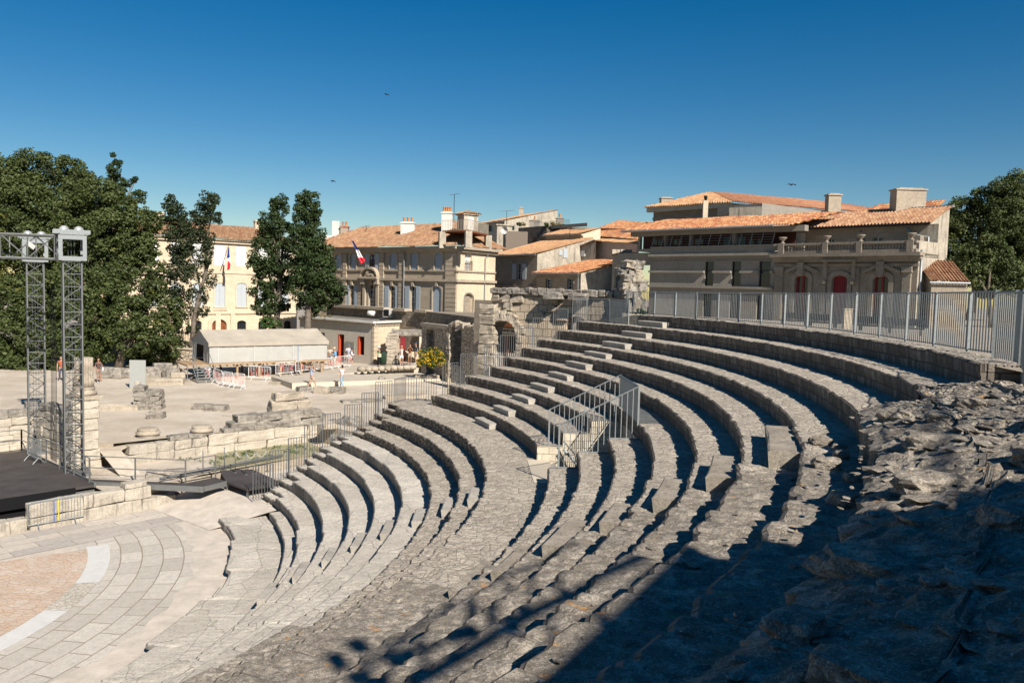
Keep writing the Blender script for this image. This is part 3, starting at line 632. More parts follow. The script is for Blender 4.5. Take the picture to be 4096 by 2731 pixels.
M_brn = stone('brown ruin stone', (0.33, 0.28, 0.215), (0.52, 0.45, 0.355), dk=0.40, sc=1.3, speck=0.7, bump=0.05, dark=(0.09, 0.075, 0.06))
for i in range(9): edge_wall('plaza_edge', plz[i], plz[(i+1)], -9.5, Z_SAND-0.004, M_brn) if i in (1, 2, 3) else None
edge_wall('plaza_edge', plz[12], plz[0], -9.5, Z_SAND-0.004, M_brn); edge_wall('plaza_edge', plz[11], plz[12], -9.5, Z_SAND-0.004, M_brn)
edge_wall('yard_edge', st(11.6, 1.2)[:2], st(15.0, 1.3)[:2], -9.5, Z_BACK-0.004, M_brn); edge_wall('yard_edge', st(15.0, 1.3)[:2], st(24, 2.2)[:2], -9.5, Z_BACK-0.004, M_brn)
def block(parent, c, size, rz, mat, jit=0.03, rough=0.035, sub=2, name='block', wpos=True):
    b = MB(); b.box((0, 0, 0), size, 0, 0, 0.0, jit=jit); bm = bmesh.new()
    me = bpy.data.meshes.new(name); me.from_pydata(b.v, [], b.f); bm.from_mesh(me)
    bmesh.ops.bevel(bm, geom=list(bm.edges), offset=min(size)*0.07, segments=1, affect='EDGES', profile=0.6)
    bmesh.ops.subdivide_edges(bm, edges=[e for e in bm.edges if e.calc_length() > 0.16], cuts=sub, use_grid_fill=True)
    sd_ = rnd.uniform(0, 99)
    for v in bm.verts:
        d = mn.fractal(v.co*2.4+Vector((sd_, sd_, 0)), 1, 2, 4)*rough*1.6+mn.noise(v.co*7+Vector((sd_, 0, 0)))*rough*0.5
        v.co += v.normal*d if v.normal.length else Vector()
    bm.to_mesh(me); bm.free(); me.materials.append(mat)
    o = bpy.data.objects.new(name, me); C.objects.link(o); o.rotation_euler = (0, 0, rz); o.location = c
    if parent is not None: o.parent = parent
    return o
def block_wall(name, label, A, B, z0, courses, th, mats, lens=(0.8, 1.5), cat='stone wall', jit=0.02, skip=None, rough=0.03, top_dark=True, batter=0.0):
    """courses: list of (height, s_start, s_end) along A->B; every stone is a part"""
    A = Vector((A[0], A[1], 0)); B = Vector((B[0], B[1], 0)); d = (B-A); L = d.length; d.normalize(); az = math.atan2(d.y, d.x)
    root = thing(name, label, cat); z = z0
    nrm = Vector((-d.y, d.x, 0))
    for ci, (h, s0, s1) in enumerate(courses):
        s = s0*L
        while s < s1*L-0.05:
            l = min(rnd.uniform(*lens), s1*L-s)
            if s1*L-s-l < 0.3: l = s1*L-s
            if not (skip and skip(s+l/2, z+h/2)):
                mt = mats[0] if not (top_dark and ci == len(courses)-1) else mats[-1]
                c = A+d*(s+l/2)+nrm*(th/2+batter*ci+rnd.uniform(-.012, .012))
                block(root, (c.x, c.y, z+h/2), (l-0.015, th+rnd.uniform(-.03, .03), h-0.008), az, mt, jit, rough)
            s += l
        z += h
    return root
# stage front wall
block_wall('stone_wall', 'low pale block wall standing in front of the black stage beside the steel barrier', st(8.8, .78), st(14.2, .78), Z_ORCH-0.05, [(0.50, 0.0, 1.0), (0.50, 0.0, 0.82), (0.22, .62, .78)], 0.55, [M_ash[0], M_ash[0]], (0.7, 1.3))
block_wall('stone_wall', 'row of low worn blocks at the far left edge of the orchestra', st(-2, .70), st(8.75, .76), Z_ORCH-0.05, [(0.52, 0.0, 1.0)], 0.6, [M_ash[0]], (0.7, 1.1))
# back wall of the trench (pale, two courses) with dark coping
block_wall('stone_wall', 'pale ashlar wall with dark coping along the front edge of the sand', st(17.9, 5.35), st(24.0, 4.75), Z_BACK-0.1, [(0.48, 0, 1), (0.55, 0, 1), (0.20, 0.12, 1)], 0.6, [M_ash[1], M_dkst], (1.1, 1.9))
block_wall('stone_wall', 'weathered grey stone wall with carved blocks left of the pale ashlar wall', st(13.9, 5.45), st(17.85, 5.35), Z_BACK-0.1, [(0.5, 0, 1), (0.45, 0.08, 1), (0.2, 0.55, 1)], 0.62, [M_ash[0], M_dkst], (0.8, 1.3))
# stacked dark ruin
block_wall('ruined_wall', 'stepped pile of big dark weathered blocks in the middle of the sand', gz(925, 1722, -7.4), gz(1290, 1690, -7.4), -7.5, [(0.42, 0.0, 1.0), (0.36, 0.07, 1.0), (0.36, 0.02, 0.0)], 0.9, [M_dkst], (0.9, 1.5), rough=0.05, jit=0.04)
block_wall('ruined_wall', 'upper courses of huge brown blocks standing on the dark block pile', gz(1085, 1665, -7.1), gz(1250, 1655, -7.1), -6.95, [(0.62, 0.0, 1.0), (0.46, 0.10, 0.80), (0.22, .68, .98)], 0.8, [M_brn, M_dkst], (0.9, 1.5), rough=0.05, jit=0.04)
block_wall('ruined_wall', 'squared grey block standing right of the big block pile', gz(1245, 1690, -7.4), gz(1310, 1684, -7.4), -7.5, [(0.5, 0, 1)], 1.0, [M_dkst], (0.9, 1.5), rough=0.05)
# wall behind the towers
block_wall('stone_wall', 'tall pale ashlar wall with heavy grey coping behind the truss towers', st(2, 11.7), st(12.3, 11.7), Z_BACK-0.1, [(0.45, 0, 1), (0.42, 0, 1), (0.45, 0, 1), (0.40, 0, 1), (0.34, 0, 1)], 0.7, [M_ash[1], M_dkst], (1.0, 1.9))
block_wall('stone_wall', 'return of the pale ashlar wall running from the truss towers towards the column stump', st(12.3, 11.6), st(12.3, 6.7), Z_BACK-0.1, [(0.45, 0, 1), (0.42, 0, 1), (0.45, 0, 1), (0.45, 0, 1), (0.36, 0, 1), (0.3, 0.1, 1)], 0.7, [M_ash[1], M_dkst], (0.9, 1.6))
# pedestal and broken column
pd = block_wall('pedestal', 'tall ashlar pedestal carrying the broken fluted column right of the towers', st(11.9, 5.6), st(13.0, 5.6), Z_BACK-0.1, [(0.5, -0.05, 1.08), (0.45, -0.02, 1.04), (0.45, 0, 1), (0.40, 0, 1), (0.5, 0, 0.98), (0.45, 0, 1), (0.4, 0, 1)], 1.05, [M_ash[1], M_ash[0]], (1.1, 1.2), cat='pedestal', rough=0.03, top_dark=False)
pc = st(12.55, 6.1); cz = Z_BACK-0.1+3.15
cs = thing('broken_column', 'broken fluted column stump on its moulded base on the tall pedestal', 'column', (pc.x, pc.y, cz))
b = MB(); b.box((0, 0, 0.09), (1.15, 1.1, 0.18), ST, jit=0.02); b.build('plinth', M_brn, cs)
b = MB(); b.lathe((0, 0, 0.18), [(0.50, 0), (0.54, 0.07), (0.50, 0.14), (0.44, 0.18), (0.43, 0.24), (0.47, 0.29), (0.45, 0.34)], 26); b.build('base', M_brn, cs)
b = MB(); b.lathe((0, 0, 0.52), [(0.40, 0), (0.40, 0.35), (0.385, 0.36), (0.37, 0.38), (0.36, 0.9), (0.365, 1.28), (0.2, 1.3)], 96, flute=0.018, nfl=20, jit=0.006); b.build('shaft', M_brn, cs)
# column bases on the low wall
for u, v, lab in ((592, 1745, 'round moulded column base on the left end of the low wall'), (808, 1733, 'round moulded column base beside the end of the big dark pile')):
    p = gz(u, v, -7.4); c_ = thing('column_base', lab, 'column base', (p.x, p.y, -7.42))
    b = MB(); b.lathe((0, 0, 0), [(0.50, 0), (0.52, 0.05), (0.46, 0.10)], 22, jit=0.02); b.build('plinth', M_dkst, c_)
    b = MB(); b.lathe((0, 0, 0.10), [(0.46, 0), (0.54, 0.05), (0.55, 0.12), (0.47, 0.17), (0.45, 0.22), (0.48, 0.27), (0.43, 0.31), (0.1, 0.33)], 24, jit=0.015); b.build('moulding', M_brn, c_)
# loose ancient blocks on the sand
def loose(name, label, u, v, size, rz=0.0, z=-7.4, mat=None, group=None, rough=0.04, cat='stone block'):
    p = gz(u, v, z); o = block(None, (p.x, p.y, z+size[2]/2-0.03), size, rz, mat or M_dkst, 0.04, rough, name=name); return tag(o, label, cat, group)
loose('stone_block', 'left of the two flat grey slabs lying side by side on the open sand', 808, 1634, (0.95, 0.7, 0.30), 0.1)
loose('stone_block', 'right and larger of the two flat grey slabs lying on the open sand', 868, 1641, (1.05, 0.9, 0.34), -0.05)
loose('kerb_stone', 'long low stone kerb running from the pedestal to the ruined pier', 470, 1640, (2.2, 0.35, 0.35), 0.15, mat=M_brn, cat='kerb')
loose('stone_block', 'square stone at the foot of the ruined rubble pier', 625, 1672, (0.85, 0.7, 0.38), 0.1)
loose('stone_slab', 'thin pale slab lying flat in the sand behind the big pile', 930, 1665, (1.1, 0.6, 0.05), 0.1, mat=M_brn)
loose('stone_block', 'long pale block lying behind the grey panel under the trees', 640, 1536, (3.2, 0.8, 0.5), 0.15, mat=M_brn)
loose('stone_block', 'worn pale block at the end of the long block under the trees', 712, 1520, (1.0, 0.7, 0.6), 0.4, mat=M_brn)
for i, (u, v, sx, sy, sz) in enumerate([(450, 1512, 1.6, .8, .8), (512, 1510, 1.4, .8, .7), (606, 1508, 1.6, .9, .8), (650, 1502, 1.3, .9, 1.0), (690, 1512, 1.2, .8, .7)]):
    loose('stone_block', 'rough stone block in the row lying in the shade under the big trees', u, v, (sx, sy, sz), 0.2*i, mat=M_dkst, group='stones lying under the trees')
for i, (u, v, sx, sy, sz, lab) in enumerate([(1290, 1572, 1.0, .7, .42, 'square pale block left of the flat ruin stones near the walking man'), (1345, 1572, 1.2, .8, .45, 'rough cracked block behind which the woman in pink walks'), (1100, 1536, .9, .6, .2, 'small flat step stone against the concrete path'),
    (1528, 1530, .45, .45, .5, 'small rough upright stone beside the ramp'), (1705, 1518, 2.0, .9, .42, 'long pale bench-like block near the steps'), (1445, 1606, 2.6, .8, .16, 'long flat stone kerb lying on the sand in front of the rough block'),
    (1620, 1590, 3.0, .6, .22, 'long dark worn stone behind the stepped railing'), (1660, 1618, 2.2, .7, .3, 'broad grey stone just outside the walkway fence'), (1310, 1712, .8, .6, .30, 'small pale stone lying right of the big block pile'),
    (1370, 1775, 0.9, .5, .5, 'dark upright stone in the trench below the rocky mass')]):
    loose('stone_block', lab, u, v, (sx, sy, sz), -0.2+0.13*i, mat=M_brn if i % 2 == 0 else M_dkst)
o = lump('rock_mass', gz(1410, 1735, -7.9), (2.9, 1.3, 1.7), 5.2, M_dkst, sub=5, rough=0.35); tag(o, 'dark rubble core of a ruined wall behind the stepped railing', 'rubble mass')
# ruined rubble pier
pr_ = block_wall('ruined_pier', 'ruined rubble pier with a pale upright slab standing on the sand left', gz(532, 1640, -7.4), gz(645, 1640, -7.4), -7.45, [(0.3, 0.05, 1.0), (0.28, 0.0, 0.97), (0.28, 0.02, 0.93), (0.26, 0.0, 0.92), (0.28, 0.02, 0.40)], 1.0, [M_dkst], (0.5, 0.9), rough=0.06, jit=0.04, cat='ruin')
block(pr_, gz(556, 1626, -7.4)+Vector((0, -0.12, 0.75)), (0.3, 0.25, 1.5), 0.1, M_ash[1])
p = gz(551, 1552, -7.4); b = MB(); b.box((0, 0, 0.95), (1.05, 0.07, 1.9)); o = b.build('grey_panel', plain('grey panel', (0.30, 0.31, 0.29), 0.6, 0, 0.05), bevel=0.01); o.location = p; o.rotation_euler = (0, 0, 0.1); tag(o, 'plain grey upright panel standing behind the ruined pier', 'panel')
# ---- stage deck
M_deck = plain('dark stage floor', (0.060, 0.052, 0.048), 0.65, 0, 0.25, 1.2)
M_blk = plain('black cloth', (0.006, 0.006, 0.007), 0.95, 0, 0.1)
dk_ = thing('stage', 'large dark stage platform with black skirt at the far left', 'stage')
def quadbox(mb, s0, s1, t0, t1, z0, z1, mi=0):
    p = [st(s0, t0), st(s1, t0), st(s1, t1), st(s0, t1)]; vs = [(q.x, q.y, z0) for q in p]+[(q.x, q.y, z1) for q in p]
    mb.add(vs, [(3, 2, 1, 0), (4, 5, 6, 7), (0, 1, 5, 4), (1, 2, 6, 5), (2, 3, 7, 6), (3, 0, 4, 7)], mi)
b = MB(); quadbox(b, -8, 11.5, 2.15, 10.9, -8.30, -8.20); b.build('deck', M_deck, dk_)
b = MB(); quadbox(b, -8, 10.8, 2.08, 2.15, -8.66, -8.20); b.build('skirt', M_blk, dk_)
b = MB(); quadbox(b, 11.5, 11.58, 2.15, 10.9, -8.32, -8.12); quadbox(b, 10.8, 11.5, 2.08, 2.16, -8.5, -8.38); b.build('edge_beam', M_alu, dk_)
b = MB(); quadbox(b, -8, 11.4, 2.3, 10.8, -9.1, -8.4); b.build('understructure', M_blk, dk_)
rl = thing('stage_railing', 'grey aluminium railing along the back and right side of the stage', 'railing')
def rail_run(root, P, z, h, mat, mid=(0.5,), r=0.022, lean=None, step=2.1, posts=True):
    for i in range(len(P)-1):
        a, c = Vector(P[i]), Vector(P[i+1]); n = max(1, round((c-a).length/step)); b = MB()
        zz_ = lambda q, k=0: q.z if len(P[0]) > 2 and P[0][2] else z
        for hh in (h,)+tuple(h*q for q in mid): b.tube([(a.x, a.y, (a.z if a.z else z)+hh), (c.x, c.y, (c.z if c.z else z)+hh)], r, 5)
        b.build('rail', mat, root)
        for k_ in range(n+1):
            if i and k_ == 0: continue
            q = a+(c-a)*k_/n; zb = (q.z if q.z else z); bb = MB(); bb.box((q.x, q.y, zb+h/2), (0.05, 0.05, h)); bb.build('post', mat, root)
rail_run(rl, [st(-8, 10.9, -8.2), st(11.5, 10.9, -8.2)], -8.2, 1.0, M_alu)
rail_run(rl, [st(11.5, 10.9, -8.2), st(11.5, 2.6, -8.2)], -8.2, 1.0, M_alu, step=1.6, mid=(0.5, 0.12))
# ---- aluminium ramp from stage to platform
p0 = gz(352, 1927, -8.22); p1 = gz(815, 1948, -8.30); p2 = gz(905, 1925, -8.30)
q0 = gz(340, 1914, -8.22); q1 = gz(742, 1931, -8.30); q2 = gz(862, 1908, -8.30)
rm = thing('metal_ramp', 'grey metal walkway ramp leading from the stage to the dark platform', 'walkway')
b = MB(); b.add([p0, p1, p2, q2, q1, q0], [(0, 1, 4, 5), (1, 2, 3, 4)]); lowv = [v-Vector((0, 0, 0.04)) for v in (p0, p1, p2, q2, q1, q0)]
b.add(lowv, [(5, 4, 1, 0), (4, 3, 2, 1)]); b.build('walking_surface', M_deck, rm)
b = MB()
for a_, c_ in ((p0, p1), (p1, p2)):
    d_ = (c_-a_).normalized(); nn = Vector((d_.y, -d_.x, 0))*0.03; b.add([a_+nn+Vector((0, 0, .03)), c_+nn+Vector((0, 0, .03)), c_+nn-Vector((0, 0, .21)), a_+nn-Vector((0, 0, .17)), a_+Vector((0, 0, .03)), c_+Vector((0, 0, .03)), c_-Vector((0, 0, .21)), a_-Vector((0, 0, .17))], [(3, 2, 1, 0), (4, 5, 6, 7), (0, 1, 5, 4), (2, 3, 7, 6), (1, 2, 6, 5), (3, 0, 4, 7)])
b.build('side_beam', M_alu, rm)
rail_run(rm, [q0, q1, q2], 0, 0.95, M_alu, step=1.75)
pf = thing('dark_platform', 'dark wooden platform on short legs at the left foot of the stepped railing', 'platform')
P4 = [gz(905, 1925, -8.33), gz(990, 1955, -8.33), gz(1130, 1930, -8.33), gz(1010, 1876, -8.33), gz(880, 1880, -8.33)]
b = MB(); n_ = 5; b.add(P4+[v-Vector((0, 0, .09)) for v in P4], [(0, 1, 2, 3, 4), (9, 8, 7, 6, 5)]+[(i, i+5, (i+1) % 5+5, (i+1) % 5) for i in range(5)]); b.build('deck', M_deck, pf)
for i in (0, 1, 2): b = MB(); v = P4[i]+(P4[3]-P4[i])*0.05; b.box((v.x, v.y, v.z-0.33), (0.07, 0.07, 0.5)); b.build('leg', M_alu, pf)
# rope posts
rp = []
for i, (u, v) in enumerate([(812, 1892), (898, 1879), (941, 1890), (984, 1898), (1023, 1893), (1068, 1885)]):
    p = gz(u, v, -8.34); b = MB(); b.tube([(0, 0, 0), (0, 0, 1.0)], 0.022, 8); b.lathe((0, 0, 0), [(0.08, 0), (0.08, 0.02), (0.02, 0.03)], 10); o = b.build('rope_post', M_steel); o.location = p; rp.append(p)
    tag(o, 'thin grey metal post holding a rope above the trench behind the dark platform', 'post', 'rope posts along the trench')
b = MB()
for a_, c_ in zip(rp[1:-1], rp[2:]):
    b.tube([a_+(c_-a_)*t+Vector((0, 0, 0.92-0.22*math.sin(math.pi*t))) for t in [i/8 for i in range(9)]], 0.012, 5)
o = b.build('rope', plain('rope', (0.5, 0.48, 0.42), 0.9)); tag(o, 'pale rope sagging between the thin posts above the trench', 'rope')
b = MB(); A_, B_ = gz(640, 1925, -8.3), gz(1130, 1828, -8.3); b.tube([A_+Vector((0, 0, .1)), B_+Vector((0, 0, .1))], 0.06, 4); o = b.build('steel_beam', M_steel); tag(o, 'long low steel beam lying along the trench floor', 'beam')
tr = loose('stone_block', 'dark mossy stone lying in the trench under the metal ramp', 665, 1905, (1.5, 0.5, 0.35), 0.3, z=-8.35)
gm = stone('mossy trench floor', (0.25, 0.24, 0.13), (0.42, 0.36, 0.25), dk=0.4, sc=3.0, dark=(0.07, 0.09, 0.03))
sheet('trench_floor', [st(16.2, 1.8)[:2], st(22.5, 1.9)[:2], st(23.2, 5.1)[:2], st(18.3, 5.3)[:2]], Z_BACK+0.004, gm)
M_dirt = stone('dark dirt', (0.02, 0.018, 0.015), (0.04, 0.035, 0.03), dk=0.4)
# ---- truss towers
def tri_truss(mb, a, b, r, rc, bay, n4, w, frame, diag=True, mi=0):
    """box truss between two points with 4 chords, w = side, frame = two unit vectors"""
    x, y = frame; d = b-a; L = d.length; n = max(1, round(L/bay)); cs_ = [(-1, -1), (1, -1), (1, 1), (-1, 1)]
    for cx_, cy_ in cs_: mb.tube([a+(x*cx_+y*cy_)*w/2, b+(x*cx_+y*cy_)*w/2], rc, 6, mi)
    for i in range(n+1):
        c = a+d*i/n
        for k_ in range(4):
            p = c+(x*cs_[k_][0]+y*cs_[k_][1])*w/2; q = c+(x*cs_[(k_+1) % 4][0]+y*cs_[(k_+1) % 4][1])*w/2; mb.tube([p, q], r, 5, mi)
            if i < n:
                c2 = a+d*(i+1)/n; k2 = (k_+1) % 4 if (i+k_) % 2 == 0 else k_; k1 = k_ if (i+k_) % 2 == 0 else (k_+1) % 4
                mb.tube([c+(x*cs_[k1][0]+y*cs_[k1][1])*w/2, c2+(x*cs_[k2][0]+y*cs_[k2][1])*w/2], r, 5, mi)
tax = R_(33); tx_ = Vector((math.cos(tax), math.sin(tax), 0)); ty_ = Vector((-math.sin(tax), math.cos(tax), 0)); tz_ = Vector((0, 0, 1))
def tower(label, u, v, ztop):
    p = gz(u, v, Z_BACK); r_ = thing('truss_tower', label, 'truss tower', (p.x, p.y, Z_BACK))
    b = MB(); tri_truss(b, Vector((0, 0, 0.1)), Vector((0, 0, ztop-Z_BACK)), 0.016, 0.035, 0.52, 4, 0.68, (tx_, ty_)); b.build('mast', M_alu, r_)
    b = MB(); zt = ztop-Z_BACK
    for s_ in (-1, 1):                                   # plate frame of the sleeve block, four sides
        for dd, ee in ((tx_, ty_), (ty_, tx_)):
            c = ee*s_*0.50+Vector((0, 0, zt+0.55)); ang = math.atan2(dd.y, dd.x)
            for (ox, oz, sx, sz) in ((0, 0.43, 1.03, 0.17), (0, -0.43, 1.03, 0.17), (-0.44, 0, 0.15, 0.70), (0.44, 0, 0.15, 0.70)):
                b.box(c+dd*ox+Vector((0, 0, oz)), (sx, 0.02 if dd is tx_ else 0.018, sz), ang)
    b.build('sleeve_block', M_galv, r_)
    b = MB()
    for s_ in (-1, 1): b.box(ty_*s_*0.28+Vector((0, 0, zt+1.22)), (1.35, 0.07, 0.16), tax)
    b.box(Vector((0, 0, zt+1.12)), (0.9, 0.66, 0.05), tax); b.build('head_beam', M_galv, r_)
    for s_ in (-1, 1):
        b = MB(); c = tx_*s_*0.27+Vector((0, 0, zt+1.28)); pts = [c-ty_*0.03, c+ty_*0.03]; b.tube(pts, 0.19, 18); b.build('pulley', plain('bright aluminium', (0.55, 0.55, 0.54), 0.35, 0.6) if s_ < 0 and 'bright aluminium' not in bpy.data.materials else bpy.data.materials['bright aluminium'], r_)
    b = MB(); b.box((0, 0, 0.06), (1.2, 1.2, 0.12), tax); b.build('foot', M_steel, r_)
    b = MB()
    for k_ in range(3): b.tube([(-.15+.1*k_, .05*k_, 0.2), (-.15+.1*k_, .05*k_, zt+0.9)], 0.008, 4)
    b.build('chain', M_steel, r_)
    return p
tA = tower('front right lattice truss tower rising beside the stage ramp', 296, 1897, 0.62)
tB = tower('rear left lattice truss tower rising behind the stage railing', 150, 1808, 0.60)
tr_ = thing('truss_beam', 'horizontal lattice truss beam running left from the tower tops', 'truss beam')
dirb = Vector((-math.cos(R_(12)), -math.sin(R_(12)), 0))
b = MB(); a_ = Vector((tA.x, tA.y, 1.17))+dirb*0.5; dn = Vector((-dirb.y, dirb.x, 0)); tri_truss(b, a_, a_+dirb*9, 0.028, 0.055, 1.0, 4, 0.95, (dn, tz_)); b.build('chords', M_alu, tr_)
b = MB(); b.box(a_+dirb*0.8+Vector((0, -0.42, 0.05)), (0.35, 0.02, 0.18), 0, rot=Euler((0, 0.6, 0)).to_matrix()); b.build('plate', M_white, tr_)
cb = thing('cable_bundle', 'dark cables hanging between the two truss towers', 'cables')
for k_ in range(5): b = MB(); x_ = tA.lerp(tB, 0.45+0.035*k_); b.tube([(x_.x, x_.y, -0.3-0.1*k_), (x_.x+.05, x_.y, -3.5), (x_.x, x_.y, Z_BACK+0.1)], 0.012, 4); b.build('cable', M_blk, cb)
# ---- crowd barriers
def barrier_proto(w, h, mat, tape=None, nb=13, dark=False):
    r_ = thing('crowd_barrier', 'x', 'barrier')
    b = MB(); rr = 0.13; P = [(-w/2, 0, 0.22), (-w/2, 0, h-rr), (-w/2+rr*.3, 0, h-rr*.3), (-w/2+rr, 0, h), (w/2-rr, 0, h), (w/2-rr*.3, 0, h-rr*.3), (w/2, 0, h-rr), (w/2, 0, 0.22), (-w/2, 0, 0.22)]
    b.tube(P, 0.021, 6); b.build('frame', mat, r_)
    b = MB()
    for i in range(1, nb+1): x = -w/2+w*i/(nb+1); b.tube([(x, 0, 0.22), (x, 0, h)], 0.010, 5)
    b.build('bars', mat, r_)
    for s_ in (-1, 1):
        b = MB(); x = s_*w*0.33; b.tube([(x, -0.24, 0.0), (x, 0.0, 0.26), (x, 0.24, 0.0)], 0.02, 6); b.build('foot', mat, r_)
    if tape:
        b = MB()
        for i in range(7): x = -w/2+w*(i+0.5)/7; b.box((x, -0.02, 0.22+(h-0.22)*0.5), (0.025, 0.008, (h-0.25)*rnd.uniform(.5, 1)), rot=Euler((0, rnd.uniform(-.3, .3), 0)).to_matrix())
        b.build('tape', tape, r_)
    return r_
M_wht = plain('white paint', (0.72, 0.72, 0.70), 0.5, 0, 0.05); M_red = plain('red tape', (0.65, 0.09, 0.06), 0.6, 0, 0.1)
pro = barrier_proto(2.0, 1.05, M_wht, M_red)
BR = [((822, 1527), (838, 1531), 'first white barrier with red tape beside the foot of the metal steps'), ((853, 1532), (889, 1546), 'second white red-taped barrier from the metal steps'), ((892, 1547), (932, 1554), 'third white red-taped barrier from the metal steps'), ((935, 1555), (980, 1560), 'white red-taped barrier at the right end of the row by the metal steps'),
      ((993, 1522), (1084, 1527), 'single white barrier standing apart on the sand before the tent'), ((1102, 1509), (1176, 1502), 'white barrier in front of the tent, leftmost of the long upper row'), ((1181, 1500), (1258, 1489), 'white barrier behind the man in the striped shirt'), ((1260, 1491), (1337, 1481), 'white barrier in front of the two men reading'), ((1338, 1480), (1405, 1472), 'white barrier at the right end of the long upper row')]
for i, ((ua, va), (ub, vb), lab) in enumerate(BR):
    z = -7.4 if i < 5 else -7.25; A_, B_ = gz(ua, va-3, z), gz(ub, vb-3, z); c = (A_+B_)/2; d = B_-A_; rz = math.atan2(d.y, d.x); L = math.hypot(d.x, d.y)
    o = pro if i == 0 else copy_thing(pro, c, rz, lab); o.location = c; o.rotation_euler.z = rz; o.scale = (max(0.45, min(1.25, L/2.05)), 1, 1); o['label'] = lab; o['group'] = 'white crowd barriers around the tent'; o.name = 'crowd_barrier'
gb = barrier_proto(2.45, 1.05, M_galv, None, 17); A_, B_ = st(7.65+.45, .45, Z_ORCH), st(11.0, .55, Z_ORCH)
A_, B_ = gz(112, 2126, Z_ORCH), gz(335, 2086, Z_ORCH); c = (A_+B_)/2; gb.location = c; d = B_-A_; gb.rotation_euler.z = math.atan2(d.y, d.x); gb.scale = (d.length/2.45, 1, 1)
gb['label'] = 'galvanised crowd barrier leaning before the low wall in front of the stage'
for x_, cc in ((-0.1, (0.02, 0.07, 0.3)), (0.09, (0.6, 0.5, 0.05))): b = MB(); b.box((x_, -0.02, 0.62), (0.03, 0.01, 0.78)); b.build('coloured_strip', plain('strip', cc, 0.6), gb)
g2 = barrier_proto(1.5, 1.05, M_galv, None, 10); p = st(11.15, 8.0, -8.2); g2.location = p; g2.rotation_euler.z = ST+math.pi/2+0.05; g2['label'] = 'steel barrier parked against the stage side railing below the truss tower'
# ---- long tent on its wooden platform
M_tent = plain('tent canvas', (0.36, 0.355, 0.325), 0.75, 0, 0.08, 1.2, 0.01); M_troof = plain('tent roof canvas', (0.36, 0.32, 0.26), 0.8, 0, 0.14, 0.8, 0.02)
M_wood = plain('raw wood', (0.32, 0.22, 0.13), 0.85, 0, 0.25, 3)
tl = Vector((-22.5, 60.0, 0)); trr = Vector((-15.0, 65.5, 0)); td = (trr-tl); tL = td.length; td.normalize(); tn = Vector((-td.y, td.x, 0)); TW = 4.6
tt = thing('long_tent', 'long grey canvas tent with beige pitched roof on a raised wooden platform', 'tent', (tl.x, tl.y, Z_SAND), math.atan2(td.y, td.x))
b = MB(); nseg = 70; vs = []; fs = []
def canvas(mb, P0, P1, z0, z1, amp, nfold, seed):
    P0, P1 = Vector(P0), Vector(P1); d = P1-P0; nn = Vector((-d.y, d.x, 0)).normalized(); n = 90; rr = random.Random(seed); ph = [rr.uniform(0, 6) for _ in range(5)]; vs = []
    for i in range(n+1):
        t = i/n
        for j in range(7):
            s_ = j/6; w_ = amp*(math.sin(t*nfold*6.28+ph[0]+s_*1.5)*0.5+math.sin(t*nfold*15+ph[1])*0.3)*(0.35+0.65*(1-s_)); vs.append(P0+d*t+nn*w_+Vector((0, 0, z0+(z1-z0)*s_)))
    mb.add(vs, [(i*7+j, (i+1)*7+j, (i+1)*7+j+1, i*7+j+1) for i in range(n) for j in range(6)], 0, smooth=True)
zc0, ze, zr = 1.22, 2.70, 3.60
b = MB(); canvas(b, (0, 0, 0), (tL, 0, 0), zc0, ze, 0.045, 9, 1); b.build('side_canvas', M_tent, tt)
b = MB(); canvas(b, (tL, 0, 0), (tL, TW, 0), zc0, ze, 0.03, 5, 2); canvas(b, (tL, TW, 0), (0, TW, 0), zc0, ze, 0.03, 8, 3); b.build('rear_canvas', M_tent, tt)
b = MB(); nr = 24; vs = []
for i in range(nr+1):
    x = -0.1+(tL+0.2)*i/nr; sag = 0.05*abs(math.sin(i/nr*math.pi*3))
    vs += [(x, -0.12, ze-0.24), (x, -0.14, ze+0.02), (x, TW*0.25, (ze+zr)/2-sag), (x, TW/2, zr-sag*0.5), (x, TW*0.75, (ze+zr)/2-sag), (x, TW+0.14, ze), (x, TW+0.14, ze-0.22)]
b.add(vs, [(i*7+j, (i+1)*7+j, (i+1)*7+j+1, i*7+j+1) for i in range(nr) for j in range(6)]); b.build('roof', [M_troof], tt)
b = MB(); b.add([(0, -.1, ze-.25), (0, TW+.1, ze-.25), (0, TW+.1, ze), (0, TW/2, zr), (0, -.1, ze)], [(0, 1, 2, 3, 4)]); b.build('gable', M_tent, tt); b = MB(); b.add([(tL, -.1, ze-.25), (tL, TW+.1, ze-.25), (tL, TW+.1, ze), (tL, TW/2, zr), (tL, -.1, ze)], [(4, 3, 2, 1, 0)]); b.build('gable', M_tent, tt)
b = MB(); canvas(b, (0, 1.5, 0), (0, 0, 0), zc0, ze, 0.03, 2, 5); canvas(b, (0, TW, 0), (0, 3.4, 0), zc0, ze, 0.03, 2, 6); b.build('front_flap', M_tent, tt)
b = MB(); b.box((tL/2, TW/2, zc0-0.08), (tL+0.3, TW+0.3, 0.12)); b.build('platform', M_wood, tt)
for i in range(6):
    for y in (0.15, TW-0.3): b = MB(); b.box((0.4+i*(tL-0.8)/5, y, (zc0-0.14)/2), (0.14, 0.14, zc0-0.14)); b.build('leg', M_wood, tt)
for i in range(18): b = MB(); b.box((0.3+i*(tL-0.6)/17, -0.02, zc0-0.2), (0.09, 0.5, 0.1)); b.build('joist', M_wood, tt)
b = MB(); b.box((tL*0.735, -0.06, 1.9), (0.03, 0.02, 1.5)); b.build('blue_strap', plain('blue strap', (0.05, 0.16, 0.36), 0.6), tt)
b = MB()
for x in (0.62, tL*.36, tL*.69): b.box((x, -0.05, (zc0+ze)/2), (0.035, 0.02, ze-zc0))
